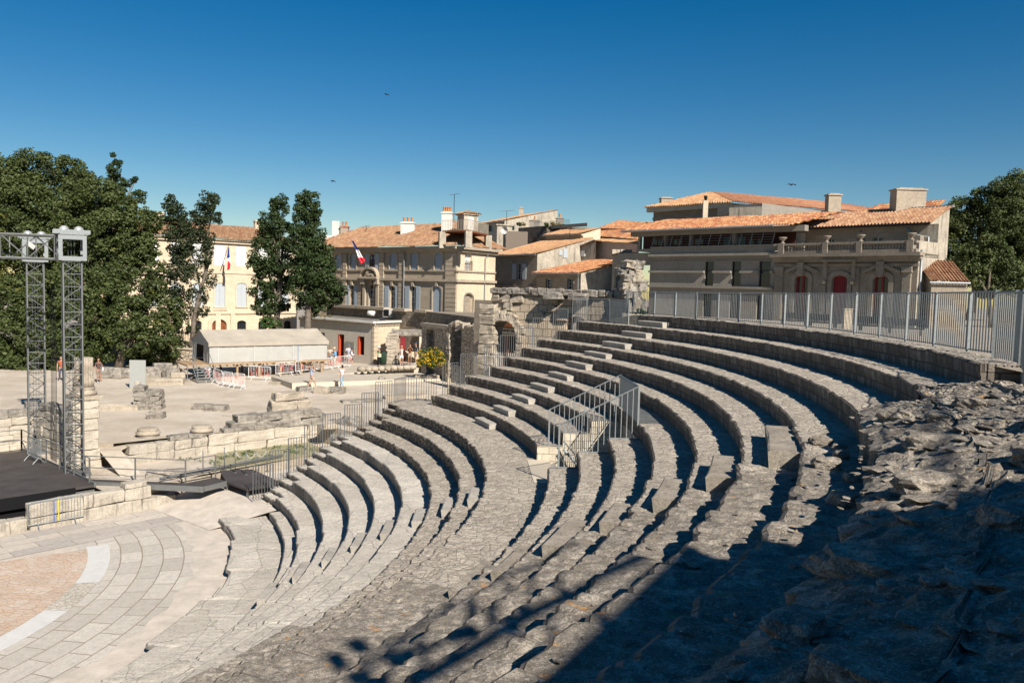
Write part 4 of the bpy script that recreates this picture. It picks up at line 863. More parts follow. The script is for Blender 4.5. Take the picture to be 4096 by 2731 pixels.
b.build('seam_strap', plain('strap pale', (0.5, 0.5, 0.47), 0.7), tt)
sp_ = thing('metal_steps', 'grey metal steps with handrails and scaffold landing at the left end of the tent', 'steps', (tl.x, tl.y, Z_SAND), math.atan2(td.y, td.x))
b = MB(); b.box((-0.9, 1.0, 1.14), (1.7, 3.2, 0.1)); b.build('landing', M_wood, sp_)
for i in range(6): b = MB(); b.box((-0.75, -0.72-i*0.24+0.0, 1.05-i*0.18), (1.15, 0.26, 0.04)); b.build('step', M_galv, sp_)
for s_ in (-1.35, -0.15):
    b = MB(); b.tube([(s_, -0.6, 1.1), (s_, -2.0, 0.05)], 0.04, 4); b.build('stringer', M_galv, sp_)
    b = MB(); b.tube([(s_, -0.5, 1.1), (s_, -0.5, 2.0), (s_, -1.9, 1.0), (s_, -1.95, 0.1)], 0.025, 5); b.build('handrail', M_galv, sp_)
for x_ in (-1.7, -0.1):
    for y_ in (-0.5, 2.4): b = MB(); b.tube([(x_, y_, 0), (x_, y_, 1.1)], 0.035, 6); b.build('leg', M_galv, sp_)
b = MB(); b.tube([(-1.7, -.5, .1), (-1.7, 2.4, 1.0)], 0.02, 5); b.tube([(-1.7, -.5, 1.0), (-1.7, 2.4, .1)], 0.02, 5); b.tube([(-1.7, -.5, .1), (-.1, -.5, 1.0)], 0.02, 5); b.build('brace', M_galv, sp_)
# ---- concrete path and ramp
M_cc = plain('pale concrete', (0.50, 0.44, 0.34), 0.85, 0, 0.14, 0.9, 0.01); M_cct = plain('path concrete', (0.42, 0.37, 0.30), 0.9, 0, 0.12, 1.5, 0.01)
def slabpoly(name, label, P, z0, z1, mats, cat):
    b = MB(); n = len(P); zt = z1 if hasattr(z1, '__len__') else [z1]*n
    vs = [(p.x, p.y, z0) for p in P]+[(p.x, p.y, zt[i]) for i, p in enumerate(P)]
    b.add(vs, [tuple(range(n, 2*n))], 1); b.add(vs, [(i, (i+1) % n, (i+1) % n+n, i+n) for i in range(n)], 0)
    o = b.build(name, mats); return tag(o, label, cat)
F = [gz(1085, 1522, -7.4), gz(1168, 1556, -7.4), gz(1499, 1536, -7.4), gz(1780, 1520, -7.4), gz(1700, 1500, -7.4), gz(1255, 1513, -7.4)]
slabpoly('concrete_path', 'low raised concrete path with pale front edge behind the striped-shirt man', F, -7.6, [-7.1, -6.98, -7.12, -7.3, -7.2, -7.1], [M_cc, M_cct], 'path')
G_ = [gz(1245, 1513, -7.4), gz(1690, 1498, -7.4), gz(1690, 1455, -7.4), at(1560, 1452, 84), at(1230, 1452, 84), gz(1180, 1500, -7.4)]
slabpoly('ramp', 'long low concrete ramp rising to the terrace before the flat-roofed building', G_, -7.6, [-7.2, -6.8, -7.08, -7.1, -7.33, -7.33], [M_cc, M_cct], 'ramp')
for i in range(9):
    u = 1446+i*25.5; p = gz(u, 1484-i*1.1, -6.85); b = MB(); b.tube([(-.3, 0, .14), (.3, 0, .14)], 0.20, 10); o = b.build('column_piece', M_brn); o.location = p; o.rotation_euler = (0, 0, rnd.uniform(-.5, .3)); tag(o, 'short broken column piece lying in the row along the ramp edge', 'column piece', 'column pieces along the ramp edge')
stp = thing('stone_steps', 'pale stone steps between the ramp wall and the flowering bush', 'steps')
for i in range(4): b = MB(); p = gz(1700, 1500-i*8, -7.4); b.box((p.x+0.3, p.y, -7.4+0.16*i), (1.3, 0.6, 0.3)); b.build('step', M_cc, stp)
pl_ = thing('planter_wall', 'pale planter wall under the yellow flowering bush', 'planter'); b = MB(); A_, B_ = gz(1730, 1495, -7.4), gz(1775, 1488, -7.4); b.box(((A_.x+B_.x)/2, A_.y+0.6, -7.1), (1.3, 1.2, 0.75), 0.1); b.build('wall', M_cc, pl_)
# ================================================================== buildings
class Pl:
    """vertical facade plane through the plan points seen at column uA (depth DA) and uB (depth DB)"""
    def __init__(s, uA, DA, uB, DB, vref=1150):
        a = at(uA, vref, DA); b = at(uB, vref, DB); s.o = Vector((a.x, a.y, 0)); s.e = Vector((b.x, b.y, 0)); s.setup()
    def setup(s):
        s.d = (s.e-s.o); s.L = s.d.length; s.d.normalize(); s.n = Vector((s.d.y, -s.d.x, 0)); s.az = math.atan2(s.d.y, s.d.x); return s
    @classmethod
    def frm(cls, o, e):
        s = cls.__new__(cls); s.o = Vector((o.x, o.y, 0)); s.e = Vector((e.x, e.y, 0)); return s.setup()
    def off(s, k, a=0, b=0): return Pl.frm(s.o+s.n*k+s.d*a, s.e+s.n*k+s.d*b)
    def sz(s, u, v, out=0.0):
        r = ray(u, v); o = s.o+s.n*out; t = (o.x*s.n.x+o.y*s.n.y)/(r.x*s.n.x+r.y*s.n.y); p = r*t
        return ((p.x-o.x)*s.d.x+(p.y-o.y)*s.d.y, p.z)
    def p(s, a, z, out=0.0): q = s.o+s.d*a+s.n*out; return Vector((q.x, q.y, z))
    def rect(s, fr, x0, y0, x1, y1):
        """pixel box in zoom frame fr -> (s0,s1,z0,z1)"""
        xm, ym = (x0+x1)/2, (y0+y1)/2
        a = s.sz(fr[0]+x0/fr[2], fr[1]+ym/fr[2])[0]; b = s.sz(fr[0]+x1/fr[2], fr[1]+ym/fr[2])[0]
        zt = s.sz(fr[0]+xm/fr[2], fr[1]+y0/fr[2])[1]; zb = s.sz(fr[0]+xm/fr[2], fr[1]+y1/fr[2])[1]
        return (a, b, zb, zt)
    def box(s, mb, s0, s1, z0, z1, o0, o1, mi=0):
        vs = [s.p(a, z, o) for z in (z0, z1) for a, o in ((s0, o1), (s1, o1), (s1, o0), (s0, o0))]
        mb.add(vs, [(3, 2, 1, 0), (4, 5, 6, 7), (0, 1, 5, 4), (1, 2, 6, 5), (2, 3, 7, 6), (3, 0, 4, 7)], mi, [[(0, 0)]*4, [(0, 0)]*4, [(s0, z0), (s1, z0), (s1, z1), (s0, z1)], [(s0, z0), (s0+o1-o0, z0), (s0+o1-o0, z1), (s0, z1)], [(s1, z0), (s0, z0), (s0, z1), (s1, z1)], [(s0, z0), (s0+o1-o0, z0), (s0+o1-o0, z1), (s0, z1)]])
        return mb
def arch_pts(s0, s1, zt, h, n=8):
    """points of a segmental / round arch rising h below zt"""
    c = (s0+s1)/2; w = (s1-s0)/2
    return [(c-w*math.cos(math.pi*i/n), zt-h+h*math.sin(math.pi*i/n)) for i in range(n+1)]
def wall(root, pl, s0, s1, z0, z1, ops, mat, depth=0.28, thick=0.0, name='wall', top=None):
    """wall sheet in the facade plane with real openings; ops = (s0,s1,z0,z1,arch)"""
    b = MB(); S = sorted(set([s0, s1]+[q for o in ops for q in (o[0], o[1])])); Z = sorted(set([z0, z1]+[q for o in ops for q in (o[2], o[3])]))
    S = [q for q in S if s0 <= q <= s1]; Z = [q for q in Z if z0 <= q <= z1]
    for i in range(len(S)-1):
        for j in range(len(Z)-1):
            a, c = (S[i]+S[i+1])/2, (Z[j]+Z[j+1])/2
            if any(o[0] < a < o[1] and o[2] < c < o[3] for o in ops): continue
            q = [(S[i], Z[j]), (S[i+1], Z[j]), (S[i+1], Z[j+1]), (S[i], Z[j+1])]; b.add([pl.p(*x) for x in q], [(0, 1, 2, 3)], 0, [q])
    for o in ops:
        a0, a1, c0, c1 = o[:4]; ah = o[4] if len(o) > 4 else 0
        for q in (((a0, c0), (a0, c1)), ((a1, c1), (a1, c0)), ((a0, c1), (a1, c1)), ((a1, c0), (a0, c0))):
            (u0, w0), (u1, w1) = q; b.add([pl.p(u0, w0), pl.p(u1, w1), pl.p(u1, w1, -depth), pl.p(u0, w0, -depth)], [(0, 1, 2, 3)], 0, [[(u0, w0), (u1, w1), (u1+.2, w1), (u0+.2, w0)]])
        if ah:
            P = arch_pts(a0, a1, c1, ah); n = len(P); h_ = n//2
            L_ = P[:h_+1]+[(a0, c1)]; b.add([pl.p(*x, 0.001) for x in L_], [tuple(reversed(range(len(L_))))], 0, [list(reversed(L_))])
            R2 = P[h_:]+[(a1, c1)]; b.add([pl.p(*x, 0.001) for x in R2], [tuple(reversed(range(len(R2))))], 0, [list(reversed(R2))])
            for i in range(n-1): b.add([pl.p(*P[i], 0.001), pl.p(*P[i+1], 0.001), pl.p(*P[i+1], -depth), pl.p(*P[i], -depth)], [(0, 1, 2, 3)], 0, [[P[i], P[i+1], P[i+1], P[i]]])
    return b.build(name, mat, root)
M_glass = plain('dark window glass', (0.018, 0.022, 0.026), 0.12, 0, 0.1)
M_glass.node_tree.nodes['Principled BSDF'].inputs['Specular IOR Level'].default_value = 0.6
M_shut_w = plain('white shutter paint', (0.68, 0.68, 0.66), 0.6, 0, 0.06, 4)
def shutter_mat(name, c):
    k = N(name); co_ = k.coord('UV', (1, 1, 1)); w_ = k.n('TexWave', wave_type='BANDS', bands_direction='Y'); k.l(co_, w_.inputs['Vector']); w_.inputs['Scale'].default_value = 3.2; w_.inputs['Distortion'].default_value = 0
    f = k.noise(k.coord('World'), 2.0, 4); b_ = k.mix(k.ramp(w_.outputs['Fac'], [(0.2, 0.55), (0.6, 0.0)]), c, [x*0.55 for x in c]); b_ = k.mix(k.ramp(f, [(0.5, 0.0), (0.7, 0.3)]), b_, [x*.7 for x in c]); k.col(b_); k.bump(w_.outputs['Fac'], 0.02); k.b.inputs['Roughness'].default_value = 0.6; return k.m
M_shut_b = shutter_mat('pale blue louvre', (0.36, 0.42, 0.47)); M_shut_p = shutter_mat('pale grey louvre', (0.46, 0.50, 0.53))
M_iron = plain('black iron', (0.02, 0.02, 0.022), 0.5, 0.5, 0.1); M_redp = plain('dark red paint', (0.20, 0.022, 0.028), 0.5, 0, 0.18, 3); M_org = plain('orange red paint', (0.42, 0.06, 0.02), 0.5, 0, 0.1)
M_door = plain('brown wooden door', (0.17, 0.055, 0.02), 0.6, 0, 0.3, 3); M_zinc = plain('zinc pipe', (0.25, 0.27, 0.28), 0.5, 0.4, 0.12, 3)
def casement(root, pl, o, out=-0.22, frame=M_shut_w, bars=(1, 3), glass=None, name='window', fw=0.06, curtain=None):
    a0, a1, c0, c1 = o[:4]; b = MB(); pl.box(b, a0, a1, c0, c1, out-0.03, out, 0); w_ = b.build(name, glass or M_glass, root)
    b = MB(); pl.box(b, a0, a0+fw, c0, c1, out, out+0.05); pl.box(b, a1-fw, a1, c0, c1, out, out+0.05); pl.box(b, a0+fw, a1-fw, c1-fw, c1, out, out+0.05); pl.box(b, a0+fw, a1-fw, c0, c0+fw, out, out+0.05)
    for i in range(1, bars[0]+1): x = a0+(a1-a0)*i/(bars[0]+1); pl.box(b, x-fw*.6, x+fw*.6, c0+fw, c1-fw, out, out+0.055)
    for i in range(1, bars[1]+1): z = c0+(c1-c0)*i/(bars[1]+1); pl.box(b, a0+fw, a1-fw, z-.018, z+.018, out, out+0.045)
    b.build('frame', frame, w_); return w_
def leaf(root, pl, s0, s1, z0, z1, out, mat, name='shutter', arch=0, ang=None):
    b = MB()
    if ang is None:
        if arch:
            P = [(s0, z0), (s1, z0)]+[q for q in reversed(arch)]; n = len(P)
            b.add([pl.p(*q, out) for q in P], [tuple(range(n))], 0, [P]); b.add([pl.p(*q, out-0.04) for q in P], [tuple(reversed(range(n)))], 0, [list(reversed(P))])
            for i in range(n): q, r = P[i], P[(i+1) % n]; b.add([pl.p(*q, out-0.04), pl.p(*r, out-0.04), pl.p(*r, out), pl.p(*q, out)], [(0, 1, 2, 3)], 0, [[q, r, r, q]])
        else: pl.box(b, s0, s1, z0, z1, out-0.04, out)
    return b.build(name, mat, root)
def closed_shutters(root, pl, o, mat, out=-0.04, arch=0.0):
    a0, a1, c0, c1 = o[:4]; m_ = (a0+a1)/2; ah = arch
    P = arch_pts(a0, a1, c1, ah, 12) if ah else None
    for k_, (x0, x1) in enumerate(((a0+.01, m_-0.008), (m_+0.008, a1-.01))):
        ar = None
        if P: ar = [q for q in P if (q[0] <= m_+1e-6 if k_ == 0 else q[0] >= m_-1e-6)]; ar = [(min(max(q[0], x0), x1), q[1]) for q in ar]
        leaf(root, pl, x0, x1, c0, c1, out, mat, arch=ar)
def ceil_band(root, pl, s0, s1, z0, z1, out, mat, name='cornice', o0=0.0): b = MB(); pl.box(b, s0, s1, z0, z1, o0, out); return b.build(name, mat, root)
def surround(root, pl, o, w, out, mat, arch=0.0, name='surround', sill=True):
    """moulded frame round an opening following its arch"""
    a0, a1, c0, c1 = o[:4]; b = MB(); ins = [(a0, c0)]+(arch_pts(a0, a1, c1, arch, 10) if arch else [(a0, c1), (a1, c1)])+[(a1, c0)]
    outs = [(a0-w, c0)]+(arch_pts(a0-w, a1+w, c1+w, arch+w*0.6, 10) if arch else [(a0-w, c1+w), (a1+w, c1+w)])+[(a1+w, c0)]
    n = len(ins)
    for i in range(n-1):
        q = [ins[i], ins[i+1], outs[i+1], outs[i]]
        b.add([pl.p(*x, out) for x in q], [(0, 1, 2, 3)], 0, [q]); b.add([pl.p(*outs[i], 0), pl.p(*outs[i], out), pl.p(*outs[i+1], out), pl.p(*outs[i+1], 0)], [(0, 1, 2, 3)]); b.add([pl.p(*ins[i], out), pl.p(*ins[i], -.05), pl.p(*ins[i+1], -.05), pl.p(*ins[i+1], out)], [(0, 1, 2, 3)])
    if sill: pl.box(b, a0-w*1.2, a1+w*1.2, c0-0.10, c0, 0, out+0.06)
    return b.build(name, mat, root)
def tile_mat(name, cols, pitch=0.2, row=0.36, lich=0.0, dark=0.5):
    k = N(name); uv = k.coord('UV', (1/pitch, 1/row, 1)); vm = k.n('VectorMath', operation='FLOOR'); k.l(uv, vm.inputs[0]); wn = k.n('TexWhiteNoise', noise_dimensions='2D'); k.l(vm.outputs[0], wn.inputs['Vector'])
    st_ = [(i/(len(cols)), c) for i, c in enumerate(cols)]; base = k.ramp(wn.outputs['Value'], st_, 'CONSTANT')
    c_ = k.coord('World'); n1 = k.noise(c_, 1.3, 6, 0.7); n2 = k.noise(c_, 14, 4, 0.7)
    base = k.mix(k.ramp(n1, [(0.45, 0.0), (0.75, dark)]), base, (0.16, 0.11, 0.08)); base = k.mix(k.ramp(n2, [(0.5, 0.0), (0.7, 0.5)]), base, (0.20, 0.15, 0.11))
    if lich: base = k.mix(k.ramp(k.noise(c_, 2.3, 6, 0.75), [(0.62-lich, 0), (0.68-lich, 0.8)]), base, (0.55, 0.25, 0.05))
    k.col(base); k.b.inputs['Roughness'].default_value = 0.9; return k.m
T_old = tile_mat('old mixed roof tiles', [(0.289, 0.15, 0.078), (0.344, 0.203, 0.111), (0.248, 0.116, 0.06), (0.372, 0.238, 0.134), (0.276, 0.157, 0.088), (0.227, 0.128, 0.074)])
T_warm = tile_mat('orange roof tiles', [(0.336, 0.136, 0.054), (0.39, 0.204, 0.095), (0.283, 0.096, 0.041), (0.417, 0.243, 0.122), (0.336, 0.158, 0.072), (0.242, 0.085, 0.045)], lich=0.03, dark=0.2)
T_pale = tile_mat('pale straw roof tiles', [(0.383, 0.216, 0.107), (0.432, 0.27, 0.14), (0.334, 0.176, 0.089), (0.404, 0.246, 0.131), (0.362, 0.193, 0.093), (0.306, 0.158, 0.079)], dark=0.3)
T_brown = tile_mat('brown roof tiles', [(0.3, 0.162, 0.086), (0.357, 0.211, 0.12), (0.243, 0.114, 0.063), (0.329, 0.186, 0.1), (0.271, 0.144, 0.081), (0.372, 0.228, 0.134)], dark=0.35)
T_red = tile_mat('red brown roof tiles', [(0.46, 0.21, 0.11), (0.52, 0.27, 0.15), (0.40, 0.17, 0.09), (0.50, 0.25, 0.14)], dark=0.3)
def roof(root, E0, E1, T1, T0, mat, pitch=0.2, row=0.36, name='roof', amp=0.05):
    """barrel-tiled roof plane: eave E0->E1, top T0->T1 (same side order), really corrugated"""
    E0, E1, T0, T1 = map(Vector, (E0, E1, T0, T1)); X = (E1-E0).normalized(); Nn = X.cross(((T0-E0) if (T0-E0).length > 0.3 else (T1-E0))).normalized()
    if Nn.z < 0: Nn = -Nn
    Y = Nn.cross(X); 
    if Y.z < 0: Y = -Y
    P = [(0, 0), ((E1-E0).dot(X), 0), ((T1-E0).dot(X), (T1-E0).dot(Y)), ((T0-E0).dot(X), (T0-E0).dot(Y))]
    x0 = min(q[0] for q in P); x1 = max(q[0] for q in P); n = int((x1-x0)/(pitch/4)); ym = max(q[1] for q in P); nr = max(2, int(ym/row))
    def rng(x):
        ys = []
        for i in range(4):
            (xa, ya), (xb, yb) = P[i], P[(i+1) % 4]
            if abs(xb-xa) > 1e-6 and min(xa, xb)-1e-6 <= x <= max(xa, xb)+1e-6: ys.append(ya+(yb-ya)*(x-xa)/(xb-xa))
        return (min(ys), max(ys)) if ys else (0, 0)
    vs = []; uv = []
    for i in range(n+1):
        x = x0+(x1-x0)*i/n; lo, hi = rng(x); c = math.cos(x/pitch*2*math.pi); h = amp*1.35*(max(c, -0.75))
        for j in range(nr+1):
            for e in (0, 1):
                y = row*j if e == 0 else row*(j+1)-0.012
                yy = min(max(y, lo), hi); vs.append(E0+X*x+Y*yy+Nn*(h+(0.030 if e == 0 else 0.0)+0.012*math.sin(x*3.1+y*1.7)+0.02*math.sin(x*0.9+1))); uv.append((x+pitch*0.5, min(y, hi)))
    M = 2*(nr+1); fs = [(i*M+j, (i+1)*M+j, (i+1)*M+j+1, i*M+j+1) for i in range(n) for j in range(M-1)]
    fs = [f for f in fs if (vs[f[0]]-vs[f[3]]).length+(vs[f[1]]-vs[f[2]]).length > 1e-4]
    b = MB(); b.v = [tuple(v) for v in vs]; b.f = [list(f) for f in fs]; b.m = [0]*len(fs); b.sm = [False]*len(fs); b.uv = [tuple((uv[q][0], uv[f[0]][1]+0.01) for q in f) for f in fs]
    return b.build(name, mat, root)
def poly(root, pts, mat, name='wall', uvs=None):
    b = MB(); P = [Vector(p) for p in pts]; d = Vector((P[1].x-P[0].x, P[1].y-P[0].y, 0)).normalized()
    b.add(P, [tuple(range(len(P)))], 0, [[((p-P[0]).dot(d), p.z) for p in P]]); return b.build(name, mat, root)
def chimney(root, c, sx, sy, z0, z1, az, mat, pots=0, cap=True, potm=None, name='chimney'):
    b = MB(); b.box((c.x, c.y, (z0+z1)/2), (sx, sy, z1-z0), az); ch = b.build(name, mat, root)
    if cap: bb = MB(); bb.box((c.x, c.y, z1+0.05), (sx+0.16, sy+0.16, 0.11), az); bb.box((c.x, c.y, z1+0.14), (sx*0.8, sy*0.8, 0.08), az); bb.build('cap', mat, ch)
    for i in range(pots):
        t = (i-(pots-1)/2)*sx/(max(pots, 1))*0.85; q = c+Vector((math.cos(az), math.sin(az), 0))*t; pb = MB(); pb.lathe((q.x, q.y, z1+0.15), [(0.13, 0), (0.12, .05), (0.11, .45), (0.14, .5)], 10); pb.build('chimney_pot', potm or M_pot, ch)
    return ch
M_pot = plain('terracotta pot', (0.40, 0.19, 0.09), 0.8, 0, 0.15)
M_lime = masonry('cream limestone facade', (0.56, 0.455, 0.325), (0.64, 0.53, 0.39), (0.45, 0.36, 0.25), 0.9, 0.42, dk=0.20, mort=0.006, bump=0.008, dark=(0.24, 0.19, 0.14))
M_limec = plain('cream limestone trim', (0.50, 0.42, 0.31), 0.85, 0, 0.16, 1.2, 0.01)
M_beige = masonry('beige limestone facade', (0.38, 0.31, 0.225), (0.45, 0.375, 0.28), (0.33, 0.27, 0.20), 1.1, 0.5, dk=0.30, mort=0.005, bump=0.01, dark=(0.19, 0.155, 0.12))
M_beigec = stone('beige stone trim', (0.36, 0.30, 0.225), (0.47, 0.395, 0.30), dk=0.38, sc=0.8, dark=(0.14, 0.115, 0.09), bump=0.02)
M_plast = stone('ochre render', (0.58, 0.47, 0.33), (0.68, 0.57, 0.42), dk=0.26, sc=0.35, dark=(0.30, 0.23, 0.16), speck=0.2, bump=0.01, streak=True)
M_stain = stone('stained render', (0.33, 0.29, 0.23), (0.52, 0.46, 0.36), dk=0.48, sc=0.8, dark=(0.10, 0.085, 0.065), bump=0.02, streak=True)
M_conc2 = stone('board marked concrete', (0.24, 0.215, 0.18), (0.30, 0.27, 0.225), dk=0.25, sc=0.5, dark=(0.19, 0.165, 0.135), speck=0.3, bump=0.01)
M_greyw = masonry('grey brown stone facade', (0.27, 0.225, 0.17), (0.36, 0.305, 0.235), (0.22, 0.185, 0.14), 0.7, 0.36, dk=0.36, mort=0.008, bump=0.012, dark=(0.13, 0.11, 0.085))
M_dkwall = masonry('dark rubble house wall', (0.12, 0.095, 0.075), (0.26, 0.21, 0.165), (0.07, 0.058, 0.045), 0.3, 0.2, rub=True, dk=0.45, bump=0.04)
M_whitew = stone('white lime render', (0.60, 0.57, 0.51), (0.72, 0.69, 0.63), dk=0.22, sc=0.7, dark=(0.33, 0.30, 0.26), speck=0.15, bump=0.006, streak=True)
M_brick = masonry('red brick', (0.36, 0.12, 0.06), (0.48, 0.19, 0.10), (0.35, 0.28, 0.22), 0.22, 0.07, kind='World', dk=0.2)
def arr(root, name, mats): pass
Z2 = (500, 700, 2.613); Z3 = (1200, 700, 2.613); Z4 = (1900, 750, 3.136); Z5 = (2450, 700, 2.613); Z6 = (3100, 650, 2.24); Z8 = (700, 1200, 2.352)
# ---------------------------------------------------------------- cream town house behind the trees
pl = Pl(560, 88, 1190, 102); h = thing('town_house', 'cream stone town house with white shutters behind the cypress trees at the left', 'house')
z_top = pl.sz(975, 963)[1]; z_bot = Z_SAND-0.3; sL = -6.0; sR = pl.sz(1188, 1200)[0]
ops = []; upw = []; mdw = []
for x0, x1 in ((244, 354), (474, 584), (704, 814), (935, 1045), (1165, 1270), (1392, 1494), (1615, 1712)):
    o = pl.rect(Z2, x0, 722+(x0-935)*0.055, x1, 942+(x0-935)*0.04)+(0.22,); upw.append(o); ops.append(o)
    o = pl.rect(Z2, x0, 1128, x1, 1377)+(0.28,); mdw.append(o); ops.append(o)
gd = pl.rect(Z2, 905, 1505, 1060, 1700)+(0.75,); ops.append(gd); gws = []
for x0, x1 in ((704, 800), (1170, 1266), (1392, 1480), (1660, 1735)): o = pl.rect(Z2, x0, 1520, x1, 1660)+(0.3,); gws.append(o); ops.append(o)
wall(h, pl, sL, sR, z_bot, z_top, ops, M_lime)
for o in upw: closed_shutters(h, pl, o, M_shut_w, arch=0.22)
for o in mdw: closed_shutters(h, pl, o, M_shut_p, arch=0.28); surround(h, pl, o, 0.14, 0.05, M_limec, 0.28)
b = MB(); pl.box(b, gd[0], gd[1], gd[2], gd[3], -0.25, -0.2); b.build('door', M_door, h); surround(h, pl, gd, 0.45, 0.12, M_limec, 0.75, sill=False)
for o in gws:
    w_ = casement(h, pl, o, frame=M_iron, bars=(3, 4)); surround(h, pl, o, 0.14, 0.05, M_limec, 0.3)
ya = pl.sz(830, 1088)[1]; yb = pl.sz(830, 1251)[1]
ceil_band(h, pl, sL, sR, ya-0.12, ya+0.12, 0.10, M_limec, 'string_course'); ceil_band(h, pl, sL, sR, yb-0.14, yb+0.14, 0.16, M_limec, 'string_course')
b = MB(); pl.box(b, pl.sz(861, 1260)[0], pl.sz(881, 1260)[0], z_bot, yb-0.14, 0, 0.14); pl.box(b, pl.sz(921, 1260)[0], pl.sz(939, 1260)[0], z_bot, yb-.14, 0, 0.14); b.build('door_pilaster', M_limec, h)
b = MB(); pl.box(b, pl.sz(850, 1236)[0], pl.sz(910, 1236)[0], pl.sz(880, 1243)[1], pl.sz(880, 1231)[1], 0, 0.05); tbl = b.build('name_tablet', M_limec, h); TBL = (pl, tbl)
ceil_band(h, pl, sL, sR, z_top-0.45, z_top-0.15, 0.28, M_limec, 'cornice'); ceil_band(h, pl, sL, sR, z_top-0.15, z_top, 0.5, M_limec, 'eaves')
BD = 11; roof(h, pl.p(sL, z_top+0.02, 0.7), pl.p(sR+.5, z_top+0.02, 0.7), pl.p(sR-2.5, z_top+2.0, -5.2), pl.p(sL, z_top+2.0, -5.2), T_old)
roof(h, pl.p(sR+.5, z_top+.02, .7), pl.p(sR+.5, z_top+.02, -BD), pl.p(sR-2.5, z_top+2.0, -5.4), pl.p(sR-2.5, z_top+2.0, -5.2), T_old)
poly(h, [pl.p(sR, z_bot), pl.p(sR, z_bot, -BD), pl.p(sR, z_top, -BD), pl.p(sR, z_top)], M_lime)
for u, v, sx, zz_ in ((640, 905, .8, 1.4), (1026, 925, 0.55, 1.2)):
    a, z = pl.sz(u, v, -4.8); chimney(h, pl.p(a, 0, -4.8), sx, 0.5, z_top+1.4, z_top+2.75, pl.az, M_plast)
def flag(label, base, tip, pts, seed):
    """pole from base to tip, tricolour cloth given as polyline of (top edge, bottom edge) points"""
    r_ = thing('flag', label, 'flag', base)
    b = MB(); b.tube([(0, 0, 0), tip-base], 0.035, 6); b.build('pole', M_iron if seed == 1 else M_alu, r_)
    cols = [plain('flag blue', (0.02, 0.045, 0.22), 0.8, 0, .03), plain('flag white', (0.78, 0.77, 0.76), 0.8, 0, .03), plain('flag red', (0.62, 0.02, 0.035), 0.8, 0, .03)] if 'flag blue' not in bpy.data.materials else [bpy.data.materials[q] for q in ('flag blue', 'flag white', 'flag red')]
    b = MB(); n = 18; m_ = 8; vs = []
    for i in range(n+1):
        t = i/n; f_ = t*(len(pts)-1); k_ = min(int(f_), len(pts)-2); q = f_-k_; A_ = pts[k_][0].lerp(pts[k_+1][0], q); B_ = pts[k_][1].lerp(pts[k_+1][1], q)
        for j in range(m_+1): s_ = j/m_; P = A_.lerp(B_, s_); vs.append(P-base+Vector((0.04*math.sin(s_*9+t*3), 0.10*math.sin(s_*11+t*5), 0)))
    for i in range(n):
        b.add([], [], 0)
    b.v = [tuple(v) for v in vs]
    for i in range(n):
        for j in range(m_): b.f.append([i*(m_+1)+j, (i+1)*(m_+1)+j, (i+1)*(m_+1)+j+1, i*(m_+1)+j+1]); b.m.append(min(2, int(i/n*3))); b.sm.append(True); b.uv.append(None)
    b.build('cloth', cols, r_)
def pp(u, v, D): return at(u, v, D)
bs = pl.p(pl.sz(879, 1081)[0], pl.sz(879, 1081)[1], 0.2); Df = bs.y-1.6
flag('blue white and red flag hanging limp on a pole on the cream town house', bs, pp(914, 983, Df), [(pp(914, 990, Df), pp(916, 992, Df)), (pp(903, 1036, Df), pp(920, 1030, Df)), (pp(911, 1040, Df), pp(922, 1055, Df)), (pp(909, 1082, Df), pp(921, 1075, Df))], 1)
# ---------------------------------------------------------------- beige mansion in the middle
pf_ = Pl(1290, 88.8, 1828, 75.0); pr2 = Pl(1828, 75.0, 1975, 80.6); h = thing('mansion', 'two storey beige stone mansion with blue-grey shutters and tiled roof behind the flat-roofed building', 'mansion')
zt = pf_.sz(1812, 985)[1]; zb = -7.4; L = pf_.L
ops = []; U_ = []; 
for x0, x1, y0, y1 in ((370, 435, 825, 990), (525, 588, 818, 992), (733, 788, 822, 992), (940, 1016, 812, 994), (1157, 1234, 810, 995), (1408, 1492, 806, 998)): o = pf_.rect(Z3, x0, y0, x1, y1)+(0.35,); U_.append(o); ops.append(o)
Lw = []
for x0, x1, y0, y1 in ((522, 572, 1152, 1420), (718, 786, 1148, 1400), (938, 997, 1160, 1425), (1153, 1214, 1163, 1435), (1388, 1476, 1165, 1450)): o = pf_.rect(Z3, x0, y0, x1, y1)+(0.38,); Lw.append(o); ops.append(o)
wall(h, pf_, -3, L, zb, zt, ops, M_beige)
for i, o in enumerate(U_):
    if i == 2:
        casement(h, pf_, o, bars=(1, 3)); w_ = o[1]-o[0]
        leaf(h, pf_, o[0]-w_*0.72-.1, o[0]-.1, o[2], o[3], 0.08, M_shut_b); leaf(h, pf_, o[1]+.05, o[1]+w_*0.72+.05, o[2], o[3], 0.08, M_shut_b)
        b = MB()
        for q in range(9): x = o[0]+(o[1]-o[0])*q/8; pf_.box(b, x-.012, x+.012, o[2], o[2]+0.95, 0.05, 0.075)
        pf_.box(b, o[0], o[1], o[2]+.95, o[2]+1.0, 0.04, 0.08); b.build('balcony_rail', M_iron, h)
    else: closed_shutters(h, pf_, o, M_shut_b, arch=0.35)
    surround(h, pf_, o, 0.16, 0.07, M_beigec, 0.35)
